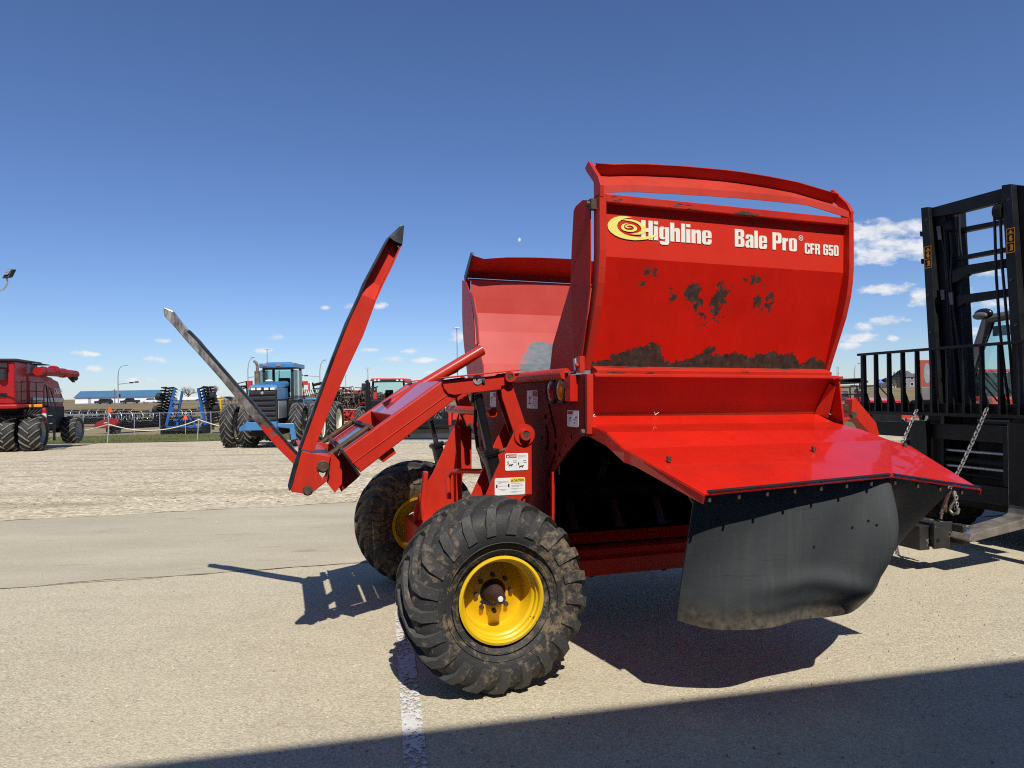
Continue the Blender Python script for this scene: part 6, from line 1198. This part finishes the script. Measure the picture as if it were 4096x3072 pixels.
def bundle(px, py, dx, dy, h, lab, seed, mats, n, name='folded_cultivator', cat='cultivator'):
    g = gp(px, py); o = thing(name, lab, cat, place(g)); rnd = random.Random(seed)
    for kk, mt in enumerate(mats):
        mb = MB()
        for i in range(n[kk]):
            x = rnd.uniform(-dx, dx); y = rnd.uniform(0, dy); z = rnd.uniform(.5, h); t = rnd.random()
            if t < .40: mb.bar((x-.4, y, z), (x+.45, y, z+rnd.uniform(-.12, .12)), .07, .07)
            elif t < .72: mb.bar((x, y, max(.25, z-.5)), (x+rnd.uniform(-.15, .15), y, min(h, z+.45)), .06, .06)
            elif t < .88: mb.bar((x, y-.5, z), (x+.1, y+.6, z+rnd.uniform(-.2, .2)), .06, .08)
            else: mb.tube([(x, y, z), (x+.1, y, z+.15), (x+.25, y, z+.1), (x+.28, y, z-.22), (x+.15, y, z-.4)], .03, 5)
        mb.build(('frame', 'shanks', 'hitch', 'points')[kk], mt, o)
    mb = MB()
    for s in (-.7, .7): mb.lathe([(.12, -.12), (.40, -.14), (.46, -.08), (.46, .08), (.40, .14), (.12, .12)], (dx*s, .1, .46), 'y', 18, ring=True)
    mb.build('wheels', MAT['tyre'], o, smooth=True)
    return o
bundle(1375, 1725, 2.5, 2.5, 3.6, 'rust-brown folded cultivator wing stacked high behind the blue tractor', 3, [MAT['brown_steel'], MAT['far_red'], FRB], [360, 70, 260])
bundle(1475, 1722, 1.8, 2.0, 3.1, 'weathered cultivator section in front of the red and black tractor', 8, [MAT['brown_steel'], FRB, MAT['far_red']], [320, 200, 30])
bundle(1395, 1735, 2.0, 1.2, 1.6, 'low red seeding tool with bright shanks behind the chain link fence', 5, [MAT['far_red'], FRB], [120, 80], 'seeding_tool', 'seeder')
g = gp(1385, 1758); ob_ = thing('orange_implement', 'orange implement boom low behind the rear tyres of the blue tractor', 'implement', place(g))
vb(ob_, 'boom', MAT['orange'], lambda b: [b.bx(-1.0, 1.6, 0, .4, .55, .95), b.bx(-.9, -.1, -.1, .1, 1.05, 1.18), b.bx(-.8, 1.8, -.1, .1, .22, .32), b.bx(.2, .5, -.12, 0, .3, 1.0)], bevel=.02)
vb(ob_, 'fittings', FRB, lambda b: [b.bx(-.7, -.55, -.15, .1, .3, 1.3), b.bx(.0, .12, -.15, .1, .3, .9), b.bx(.9, 1.1, -.15, .1, .2, .7)], bevel=0)
vb(ob_, 'skid', FRB, lambda b: b.bx(-.8, 1.5, .1, .3, 0, .22), bevel=0)
# air drill showing either side of the tractor cab
g = gp(1120, 1722); ad = thing('air_drill', 'red and yellow air drill with black tubes folded up behind the blue tractor cab', 'seeder', place(g))
k = g.y/2750
def AD(px, py, y=0): return Vector((at(px, py, g.y+y)-g))
vb(ad, 'frame', FRB, lambda b: [b.bar(AD(955, 1560), AD(1005, 1545), .12, .10), b.bar(AD(948, 1535), AD(990, 1525), .10, .08), b.bar(AD(985, 1525), AD(990, 1590), .12, .1), b.bar(AD(1250, 1530), AD(1262, 1585), .15, .12), b.bar(AD(1200, 1590), AD(1290, 1570), .1, .1), b.bar(AD(1032, 1505), AD(1045, 1560), .12, .1), b.bar(AD(960, 1590), AD(1300, 1600), .2, .2)]+[b.bar(AD(1205+8*i, 1560), AD(1212+9*i, 1600), .05, .05) for i in range(9)], bevel=0)
vb(ad, 'roller', FRB, lambda b: [b.cyl(AD(1255, 1540), AD(1288, 1532), .13, 10), b.cyl(AD(945, 1548), AD(985, 1545), .1, 8)], True, 0)
vb(ad, 'hopper', MAT['far_red'], lambda b: [b.box(AD(1000, 1535), (.35, .4, .55)), b.box(AD(1218, 1532), (.5, .4, .35)), b.box(AD(1230, 1560), (.5, .3, .08)), b.box(AD(1236, 1545), (.08, .3, .6))])
vb(ad, 'seed_cup', MAT['orange'], lambda b: [b.box(AD(1208, 1545), (.3, .3, .3)), b.box(AD(995, 1545), (.2, .3, .3)), b.box(AD(1215, 1570), (.15, .3, .2)), b.box(AD(1240, 1583), (.15, .3, .15))], bevel=.04)
vb(ad, 'tag_plate', MAT['white'], lambda b: [b.box(AD(1245, 1535), (.16, .1, .35))])
vb(ad, 'wheels', MAT['tyre'], lambda b: [b.lathe([(.12, -.14), (.46, -.16), (.52, -.08), (.52, .08), (.46, .16), (.12, .14)], (x, .3, .52), 'y', 18, ring=True) for x in (-1.5, 1.5)]+[b.bx(-1.5, 1.5, .2, .4, .45, .6), b.bx(-.1, .1, .2, .4, .5, 3.0)], True, 0)
# ---- red and black tractor with a push blade
g = gp(1700, 1768); rt2 = thing('tractor', 'red and black row-crop tractor with a wide black push blade', 'tractor', place(g+Vector((0, 2.2, gz(g.y+2.2)-gz(g.y)))))
gy = g.y+2.2; g0 = Vector((g.x, gy, gz(gy)))
def RT(px, py, y=0): return Vector(at(px, py, gy+y)-g0)
def RB_(b, x0, y0, x1, y1, ya, yb): a, c_ = RT(x0, y0, ya), RT(x1, y1, ya); b.bx(a.x, c_.x, ya, yb, min(a.z, c_.z), max(a.z, c_.z))
vb(rt2, 'push_blade', MAT['black_gloss'], lambda b: b.grid([[RT(px, 1700+(dy*(1768-1700)), -1.8+.25*math.sin(dy*3.1)) for px in (1590, 1700, 1850, 2020)] for dy in (0, .25, .5, .75, 1)], (0, .03, 0)), False, 0)
vb(rt2, 'cutting_edge', MAT['galv'], lambda b: b.bar(RT(1588, 1763, -1.83), RT(2022, 1763, -1.83), .03, .10), False, 0)
vb(rt2, 'cab_roof', MAT['far_red'], lambda b: b.slab([RT(1478, 1524, .8), RT(1486, 1513, .8), RT(1620, 1513, .8), RT(1626, 1526, .8)], (0, 2.0, 0)), bevel=.04)
vb(rt2, 'roof_visor', MAT['grille'], lambda b: RB_(b, 1488, 1518, 1616, 1528, .70, .80), bevel=.02)
for px in (1500, 1515, 1589, 1606): vb(rt2, 'roof_light', MAT['lamp_glass'], lambda b: b.ball(RT(px, 1522, .66), (.07, .04, .05), 10), True, 0)
vb(rt2, 'cab_frame', MAT['grille'], lambda b: [b.bar(RT(1486, 1620, .9), RT(1493, 1524, .9), .10, .10), b.bar(RT(1628, 1620, .9), RT(1614, 1524, .9), .10, .10), b.bar(RT(1462, 1622, 2.6), RT(1470, 1520, 2.6), .12, .12), RB_(b, 1478, 1612, 1632, 1640, .85, 2.6)], bevel=.01)
vb(rt2, 'windscreen', MAT['glass'], lambda b: b.slab([RT(1490, 1614, .95), RT(1498, 1528, .95), RT(1612, 1528, .95), RT(1624, 1614, .95)], (0, .01, 0)), False, 0)
vb(rt2, 'seat', FRB, lambda b: [RB_(b, 1540, 1560, 1572, 1612, 1.8, 2.0)], bevel=.04)
vb(rt2, 'mirror', MAT['grille'], lambda b: [b.box(RT(1455, 1547, .7), (.20, .08, .34)), b.box(RT(1650, 1538, .7), (.18, .08, .16)), b.bar(RT(1462, 1524, .8), RT(1480, 1532, .8), .05, .05), b.bar(RT(1620, 1530, .8), RT(1648, 1530, .8), .04, .04)], bevel=.03)
vb(rt2, 'exhaust_stack', FRB, lambda b: [b.tube([RT(1472, 1640, .4), RT(1474, 1535, .4), RT(1464, 1523, .4)], .09, 10)], True, 0)
vb(rt2, 'hood', FRB, lambda b: RB_(b, 1830, 1535, 1900, 1640, -.9, .8) if False else b.bx(RT(1505, 1600, .5).x, RT(1606, 1600, .5).x, -1.2, .85, 1.1, 2.0), bevel=.08)
vb(rt2, 'loader_frame', MAT['far_red'], lambda b: [b.bar(RT(1500, 1570, -.6), RT(1506, 1690, -.6), .14, .14), RB_(b, 1820, 1540, 1880, 1572, -1.0, -.7), RB_(b, 1810, 1655, 1880, 1680, -1.0, -.7), b.bar(RT(1800, 1650, -1), RT(1800, 1715, -1), .14, .14), b.bar(RT(1896, 1640, -1), RT(1896, 1715, -1), .14, .14)], bevel=.01)
vb(rt2, 'frame_decal', MAT['white'], lambda b: b.box(RT(1850, 1552, -1.03), (.28, .02, .10)), False, 0)
vb(rt2, 'chassis', FRB, lambda b: [b.bx(-2.0, 1.6, -1.0, .8, .5, 1.0), b.bx(-1.2, 2.2, .2, 2.8, .6, 1.3), b.bx(1.35, 1.6, -1.5, 0, .4, .9)])
for px, y in ((1560-110, 1.9), (1760, .9), (1640, 1.9)):
    q = RT(px, 1700, y); ag_wheel(rt2, q.x, y, .82, .46, TY, MAT['far_red'], 0, 18, -.05, dirs=(-1, -1))
# ---- far left: blue-roofed shed, cars, poles, trees
g = gp(475, 1611); zf = .3
d = 265; sh = thing('blue_roof_shed', 'long low white shed with a blue metal roof beyond the highway', 'shed', place((at(300, 1600, d).x, d, ZF)))
x1 = (640-300)*d/2750
vb(sh, 'wall', MAT['wall_white'], lambda b: b.prism([(0, 0), (0, 2.4), (4.0, 4.6), (8.0, 2.4), (8.0, 0)], 'vw', 0, x1), False, 0)
vb(sh, 'roof', MAT['roof_blue'], lambda b: [b.slab([(-.4, -.4, 2.25), (x1+.4, -.4, 2.25), (x1-1.2+.4, 4.0, 4.75), (-.4, 4.0, 4.75)], (0, 0, .15)), b.slab([(-.4, 8.4, 2.25), (x1+.4, 8.4, 2.25), (x1-.8, 4.0, 4.75), (-.4, 4.0, 4.75)], (0, 0, .15))], False, 0)
vb(sh, 'door', MAT['wall_grey'], lambda b: b.bx(5, 6.2, -.03, 0, 0, 2.1), False, 0)
vb(sh, 'eave_sign', MAT['panel_grey'], lambda b: b.bx(9.2, 10.4, -.06, -.02, .5, 1.9), False, 0)
def car(px, d, mat, lab, kind='suv', L=4.7, flip=1, name='parked_car', grp='cars on the highway'):
    c_ = thing(name, lab, 'car', place((at(px, 1600, d).x, d, gz(d)+.09), 0 if flip > 0 else math.pi), grp); h = L/2
    if kind == 'suv': body = [(-h, .35), (-h, .95), (-h+.15, 1.05), (-h+1.2, 1.10), (-h+1.85, 1.68), (h-.75, 1.70), (h-.1, 1.15), (h, .95), (h, .35)]; gl = [(-h+1.35, 1.12), (-h+1.92, 1.60), (h-.85, 1.61), (h-.35, 1.15)]
    elif kind == 'pickup': body = [(-h, .40), (-h, 1.0), (-h+1.35, 1.12), (-h+1.95, 1.75), (-h+3.4, 1.75), (-h+3.75, 1.15), (h, 1.15), (h, .40)]; gl = [(-h+1.5, 1.15), (-h+2.02, 1.66), (-h+3.35, 1.66), (-h+3.6, 1.18)]
    else: body = [(-h, .30), (-h, .75), (-h+1.0, .90), (-h+1.7, 1.38), (h-1.5, 1.40), (h-.7, .95), (h, .85), (h, .30)]; gl = [(-h+1.15, .92), (-h+1.75, 1.32), (h-1.55, 1.33), (h-.85, .95)]
    bd_ = vb(c_, 'body', mat, lambda b: b.prism(body, 'uw', -.9, .9), bevel=.06); vb(c_, 'windows', MAT['glass_dark'], lambda b: [b.prism(gl, 'uw', -.915, -.905), b.prism(gl, 'uw', .905, .915)], False, 0)
    for x in (-h+.85, h-.95):
        for y in (-.82, .82):
            wq = vb(c_, 'wheel', MAT['tyre'], lambda b: b.lathe([(.18, -.10), (.32, -.11), (.34, -.07), (.34, .07), (.32, .11), (.18, .10)], (x, y, .34), 'y', 18, ring=True), True, 0); vb(wq, 'rim', MAT['silver'], lambda b: b.cyl((x, y-.09, .34), (x, y+.09, .34), .185, 14), True, 0)
    vb(c_, 'headlight', MAT['lamp_glass'], lambda b: [b.box((-h+.02, s*.62, .82), (.06, .3, .14)) for s in (-1, 1)], False, 0)
    return c_
car(415, 212, MAT['car_black'], 'black sport-utility car on the highway in front of the blue-roofed shed', 'suv', 4.9)
car(520, 214, MAT['car_black'], 'black pickup truck towing past the white shed wall', 'pickup', 5.4)
car(602, 213, MAT['car_white'], 'white sport-utility car at the right end of the shed', 'suv', 4.8)
car(885, 240, MAT['silver'], 'silver car far off above the yellow implement', 'sedan', 4.6); car(905, 262, MAT['car_black'], 'dark car far off beside the silver one', 'suv', 4.6)
def long_box(px0, px1, d, h, lab):
    a = at(px0, 1600, d).x; b_ = at(px1, 1600, d).x; t = thing('trailer', lab, 'trailer', place((a, d, ZF))); vb(t, 'body', MAT['wall_white'], lambda b: b.bx(0, b_-a, 0, 2.4, .7, h)); vb(t, 'wheels', MAT['tyre'], lambda b: [b.cyl((x, 0, .45), (x, .4, .45), .45, 12) for x in (1.5, b_-a-1.5)], True, 0)
long_box(710, 882, 285, 1.9, 'long white trailer body far behind the disc harrow')
def street_light(px, ytop, d, arm, lab, side=1, signal=None, grp='street lights along the highway'):
    base = Vector((at(px, 1600, d).x, d, gz(d)+.1)); h = at(px, ytop, d).z-base.z; t = thing('street_light', lab, 'street light', place(base), grp)
    pts = [(0, 0, 0), (0, 0, h*.72), (side*arm*.12, 0, h*.88), (side*arm*.45, 0, h*.975), (side*arm, 0, h)]
    vb(t, 'pole', MAT['silver'], lambda b: b.tube(pts, [.17, .14, .10, .09, .08], 8), True, 0); vb(t, 'lamp_head', MAT['panel_grey'], lambda b: b.box((side*(arm+.4), 0, h), (.9, .3, .16)))
    if signal:
        z = at(px, signal[0], d).z-base.z; L = signal[1]
        vb(t, 'signal_arm', MAT['silver'], lambda b: b.tube([(0, 0, z), (L, 0, z+abs(L)*.10)], [.12, .08], 8), True, 0)
        for f in (.72, 1.0): vb(t, 'traffic_signal', MAT['grille'], lambda b: b.box((L*f, -.1, z+abs(L*f)*.10), (1.1, .35, .42)), bevel=.05)
        vb(t, 'traffic_signal', MAT['grille'], lambda b: b.box((.5, -.1, z*.42), (.4, .35, 1.1)), bevel=.05)
street_light(473, 1462, 205, 2.2, 'street light with traffic signals on a long arm left of the blue tractor', 1, (1537, 5.6))
street_light(993, 1430, 205, -2.0, 'street light rising beside the exhaust of the blue tractor', -1, (1510, 4.2))
street_light(1281, 1440, 205, -2.0, 'street light with a signal arm reaching left behind the tilted bale tine', -1, (1507, -5.6))
street_light(3420, 1454, 205, -1.9, 'street light beyond the dark utility vehicle right of the red hopper', -1)
def mast_light(px, ytop, d, lab, grp='high mast lights'):
    base = Vector((at(px, 1590, d).x, d, ZF)); h = at(px, ytop, d).z-base.z; t = thing('mast_light', lab, 'mast light', place(base), grp)
    vb(t, 'pole', MAT['silver'], lambda b: b.tube([(0, 0, 0), (0, 0, h)], [.28, .13], 8), True, 0); vb(t, 'lamp_ring', MAT['lamp_glass'], lambda b: b.lathe([(.3, -.1), (1.25, .0), (1.25, .25), (.5, .55), (.3, .5)], (0, 0, h-.3), 'z', 16, ring=True), True, 0)
mast_light(1071, 1394, 260, 'high mast light directly behind the blue cab'); mast_light(1473, 1472, 300, 'high mast light above the red and black tractor')
mast_light(1832, 1309, 230, 'tallest mast light just left of the red hopper'); mast_light(1384, 1500, 420, 'distant thin mast light right of the leaning tine')
mast_light(3620, 1480, 330, 'distant mast light seen between the backrest bars')
base = Vector((at(3351, 1540, 300).x, 300, ZF)); tw_ = thing('lattice_tower', 'thin lattice radio tower on the horizon beside the red hopper', 'tower', place(base)); hT = at(3351, 1467, 300).z-ZF
vb(tw_, 'legs', MAT['panel_grey'], lambda b: [b.tube([(x, y, 0), (x*.6, y*.6, hT)], .06, 5) for x, y in ((-.5, -.3), (.5, -.3), (0, .5))]+[b.bar((-.45, -.3, z), (.45, -.3, z+1.0), .06, .06) for z in range(0, int(hT), 2)]+[b.bar((.45, -.3, z+1), (-.45, -.3, z+2), .06, .06) for z in range(0, int(hT), 2)]+[b.box((.4, 0, z), (.9, .1, .12)) for z in (hT*.3, hT*.5, hT*.7, hT*.98)], False, 0)
base = Vector((at(602, 1600, 235).x-12.2, 235, ZF)); up = thing('utility_pole', 'wooden utility pole with a crossarm in front of the blue shed roof', 'utility pole', place(base)); hU = at(520, 1556, 235).z-ZF
vb(up, 'pole', MAT['brown_steel'], lambda b: b.tube([(0, 0, 0), (0, 0, hU)], [.16, .12], 8), True, 0); vb(up, 'crossarm', MAT['brown_steel'], lambda b: b.box((0, 0, hU-.25), (1.6, .14, .14)))
def bare_tree(px, d, h, w_, seed, lab):
    base = Vector((at(px, 1590, d).x, d, ZF)); t = thing('bare_tree', lab, 'tree', place(base), 'leafless trees on the horizon'); rnd = random.Random(seed); tr0 = MB(); cr_ = MB()
    def br(p, dr, L, r, k):
        q = p+dr*L; (tr0 if k < 2 else cr_).tube([p, lerp(p, q, .5)+Vector((rnd.uniform(-.1, .1), 0, rnd.uniform(-.1, .1)))*L*.3, q], [r, r*.8, r*.6], 5 if k < 2 else 3, cap=False)
        if k >= 5: return
        for i in range(rnd.choice((2, 3, 3)) if k else 5):
            nd = (dr+Vector((rnd.uniform(-1, 1)*w_, rnd.uniform(-1, 1)*w_, rnd.uniform(-.25, .6)))).normalized(); br(lerp(p, q, rnd.uniform(.55, 1)), nd, L*rnd.uniform(.55, .8), max(.02, r*.55), k+1)
    for i in range(2): br(Vector((rnd.uniform(-.4, .4), 0, 0)), Vector((rnd.uniform(-.3, .3), 0, 1)).normalized(), h*.30, h*.025, 0)
    tr0.build('trunk', MAT['bark'], t); cr_.build('crown', MAT['bark'], t)
bare_tree(752, 300, 10.5, 1.5, 1, 'broad leafless tree behind the blue disc harrow'); bare_tree(838, 310, 9, .7, 2, 'leafless tree between the disc harrow and the long tine'); bare_tree(862, 312, 9.5, .6, 3, 'slim leafless tree beside the long grey tine')
# ---- right side: utility vehicle, panel, houses
d = 30; z0 = gz(d); c0 = at(3478, 1600, d); ut = thing('utility_vehicle', 'red side-by-side utility vehicle with black roof parked beyond the hitch', 'utility vehicle', place((c0.x, d, z0), R(12)))
kx = d/2750
def UX(px): return (px-3478)*kx
def UZ(py): return at(3478, py, d).z-z0
vb(ut, 'body', MAT['car_red'], lambda b: [b.slab([(UX(3402), -1.0, UZ(1612)), (UX(3405), -1.05, UZ(1600)), (UX(3540), -1.05, UZ(1602)), (UX(3545), -1.0, UZ(1618))], (0, 1.1, .12)), b.bx(UX(3405), UX(3545), -.9, 1.5, .55, UZ(1615))], bevel=.04)
vb(ut, 'bumper', FRB, lambda b: [b.bx(UX(3410), UX(3540), -1.08, -.9, .45, UZ(1632))], bevel=.04)
for px in (3434, 3528): vb(ut, 'headlight', MAT['lamp_glass'], lambda b: b.ball((UX(px), -1.08, UZ(1621)), (.20, .08, .09), 12), True, 0)
vb(ut, 'roof', FRB, lambda b: b.slab([(UX(3300), -.4, UZ(1536)), (UX(3302), -.4, UZ(1520)), (UX(3414), -.4, UZ(1512)), (UX(3500), .4, UZ(1520)), (UX(3508), .4, UZ(1530)), (UX(3414), -.4, UZ(1533))], (0, 1.8, 0)), bevel=.03)
vb(ut, 'roll_cage', FRB, lambda b: [b.tube(p, .03, 6) for p in ([(UX(3356), -.5, .8), (UX(3354), -.5, UZ(1548)), (UX(3360), -.5, UZ(1541)), (UX(3384), -.5, UZ(1541)), (UX(3394), -.5, UZ(1606))], [(UX(3310), -.4, UZ(1548)), (UX(3500), -.2, UZ(1543))], [(UX(3310), -.3, UZ(1574)), (UX(3450), -.3, UZ(1576))], [(UX(3508), 0, UZ(1530)), (UX(3527), -.6, UZ(1596))], [(UX(3450), .2, UZ(1525)), (UX(3450), .2, 1.0)])], True, 0)
for x0_, x1_ in ((3365, 3394), (3430, 3452)): vb(ut, 'seat', MAT['grey_plastic'], lambda b: [b.bx(UX(x0_), UX(x1_), .1, .35, UZ(1603), UZ(1578))], bevel=.04)
vb(ut, 'tube_holder', MAT['grey_plastic'], lambda b: b.cyl((UX(3418), 0, UZ(1563)), (UX(3450), .1, UZ(1565)), .10, 12), True, 0)
vb(ut, 'side_cooler', MAT['white'], lambda b: b.bx(UX(3388), UX(3412), .4, .7, UZ(1585), UZ(1562)), bevel=.05)
for x in (UX(3395), UX(3548)):
    for y in (-.75, 1.2): vb(ut, 'wheel', MAT['tyre'], lambda b: b.lathe([(.16, -.12), (.32, -.14), (.36, -.08), (.36, .08), (.32, .14), (.16, .12)], (x, y, .36), 'x', 18, ring=True), True, 0)
d = 22; q0 = at(3680, 1440, d); q1 = at(3716, 1546, d); pn = thing('upright_sign', 'faded red upright sign with a grey oval beside the forklift mast', 'sign', place((q0.x, d, gz(d)), R(-8)))
w_ = .42; vb(pn, 'panel', MAT['brick_red'], lambda b: b.bx(0, w_, 0, .08, q1.z-gz(d), q0.z-gz(d)), bevel=.01)
vb(pn, 'oval', MAT['panel_grey'], lambda b: [b.prism(circ(.20, (q0.z+q1.z)/2-gz(d), .10, 20, .33), 'uw', -.006, 0)], False, 0); vb(pn, 'oval_band', MAT['silver'], lambda b: b.prism([(.12, (q0.z+q1.z)/2-gz(d)-.06), (.28, (q0.z+q1.z)/2-gz(d)-.06), (.28, (q0.z+q1.z)/2-gz(d)+.1), (.12, (q0.z+q1.z)/2-gz(d)+.1)], 'uw', -.010, -.007), False, 0)
vb(pn, 'base_box', MAT['grey_plastic'], lambda b: b.bx(.02, w_-.02, .0, .1, 0, q1.z-gz(d)-.01), bevel=.02)
def house(px0, px1, d, h, rh, wall, lab, tree=False):
    a, b_ = at(px0, 1540, d).x, at(px1, 1540, d).x; L = b_-a; t = thing('house', lab, 'house', place((a, d, ZF)), 'houses on the horizon')
    vb(t, 'wall', MAT[wall], lambda b: b.bx(0, L, 0, 9, 0, h), False, 0); vb(t, 'roof', MAT['house_roof'], lambda b: b.slab([(-.5, -.5, h), (L+.5, -.5, h), (L*.72, 4.5, h+rh), (L*.28, 4.5, h+rh)], (0, .2, .1)) and b.slab([(-.5, 9.5, h), (L+.5, 9.5, h), (L*.72, 4.5, h+rh), (L*.28, 4.5, h+rh)], (0, 0, .1)), False, 0)
    n = max(2, int(L/5))
    for i in range(n):
        for z in ((1.0, 4.0) if h > 5 else (1.0,)): f = vb(t, 'window', MAT['wall_white'], lambda b: b.bx(L*(i+.5)/n-.7, L*(i+.5)/n+.7, -.05, -.001, z, z+1.5), False, 0); vb(f, 'pane', MAT['glass_dark'], lambda b: b.bx(L*(i+.5)/n-.6, L*(i+.5)/n+.6, -.07, -.052, z+.1, z+1.4), False, 0)
house(3555, 3585, 330, 3.0, 2.0, 'house_tan', 'small tan house left of the apartment block on the horizon'); house(3608, 3662, 330, 5.2, 3.6, 'house_wall', 'grey peaked apartment house seen between the backrest bars'); house(3662, 3700, 345, 5.0, 2.0, 'house_wall', 'grey flat house right of the peaked apartment house')
d = 320; a = at(3515, 1540, d).x; tn_ = thing('tent', 'small blue pointed tent on the horizon behind the backrest', 'tent', place((a, d, ZF))); vb(tn_, 'canopy', MAT['royal'], lambda b: b.add([(0, 0, 2.4), (2.6, 0, 2.4), (2.6, 2.4, 2.4), (0, 2.4, 2.4), (1.3, 1.2, 4.4)], [(0, 1, 4), (1, 2, 4), (2, 3, 4), (3, 0, 4), (3, 2, 1, 0)]), False, 0); vb(tn_, 'poles', MAT['silver'], lambda b: [b.cyl((x, y, 0), (x, y, 2.4), .06, 6) for x in (.1, 2.5) for y in (.1, 2.3)], True, 0)
def bush(px, d, h, wd_, seed, lab):
    base = Vector((at(px, 1540, d).x, d, ZF)); t = thing('pine_tree', lab, 'tree', place(base), 'conifers on the horizon'); rnd = random.Random(seed); mb = MB(); mb.tube([(0, 0, 0), (0, 0, h*.8)], [.2, .05], 6); mb.build('trunk', MAT['bark'], t); mb = MB()
    for i in range(420): z = rnd.uniform(.12, 1)*h; r_ = wd_*(1.05-z/h)*rnd.uniform(.3, 1); an = rnd.uniform(0, 6.28); c_ = Vector((r_*math.cos(an), r_*math.sin(an), z)); s = .35; e = Vector((rnd.uniform(-s, s), rnd.uniform(-s, s), rnd.uniform(-s, s*.3))); f = Vector((rnd.uniform(-s, s), rnd.uniform(-s, s), rnd.uniform(-s, s*.3))); mb.add([c_, c_+e, c_+f], [(0, 1, 2)])
    mb.build('crown', MAT['pine'], t)
for i, (px, h_, lab) in enumerate(((3562, 6.0, 'dark conifer left of the tan house'), (3578, 7.5, 'tall dark conifer before the tan house'), (3592, 8.0, 'tallest dark conifer left of the peaked apartment house'))): bush(px, 322, h_, 2.2, i, lab)
# things seen under the backrest and through the cab
g = gp(3650, 1690); fr = thing('red_implement', 'bright red implement bar seen low behind the forklift carriage', 'implement', place(g))
kk = g.y/2750
vb(fr, 'boom', MAT['far_red'], lambda b: [b.bx(-.9, 1.0, 0, .25, (1690-1672)*kk, (1690-1655)*kk), b.bx(-.4, -.2, .0, .3, 0, .3), b.bx(1.9, 4.5, .2, .5, .1, .3)], bevel=.01); vb(fr, 'end_cap', MAT['white'], lambda b: b.cyl((1.0, .12, (1690-1663)*kk), (1.18, .12, (1690-1663)*kk), .12, 12), True, 0)
d = 26; z0 = gz(d)
def far_tractor(px, lab):
    c_ = at(px, 1560, d); t = thing('parked_tractor', lab, 'tractor', place((c_.x, d, z0)), 'red tractors parked behind the forklift'); vb(t, 'cab_roof', MAT['far_red'], lambda b: b.bx(-.62, .62, .3, 1.9, 2.42, 2.54), bevel=.04); vb(t, 'cab_frame', FRB, lambda b: [b.bx(x-.05, x+.05, y-.05, y+.05, 1.3, 2.42) for x in (-.55, .55) for y in (.4, 1.8)]); vb(t, 'windscreen', MAT['glass_dark'], lambda b: b.bx(-.5, .5, .4, .41, 1.35, 2.4), False, 0); vb(t, 'hood', MAT['far_red'], lambda b: b.bx(-.38, .38, -1.4, .4, .9, 1.5), bevel=.08); vb(t, 'chassis', FRB, lambda b: b.bx(-.4, .4, -1.2, 1.8, .4, .9))
    for x in (-.85, .85): ag_wheel(t, x, 1.3, .75, .4, TY, MAT['far_red'], 0, 16, -.05); ag_wheel(t, x, -.9, .5, .3, TY, MAT['far_red'], 0, 14, -.05)
far_tractor(3905, 'red tractor seen through the left of the forklift windscreen'); far_tractor(4015, 'red tractor seen through the right of the forklift windscreen')
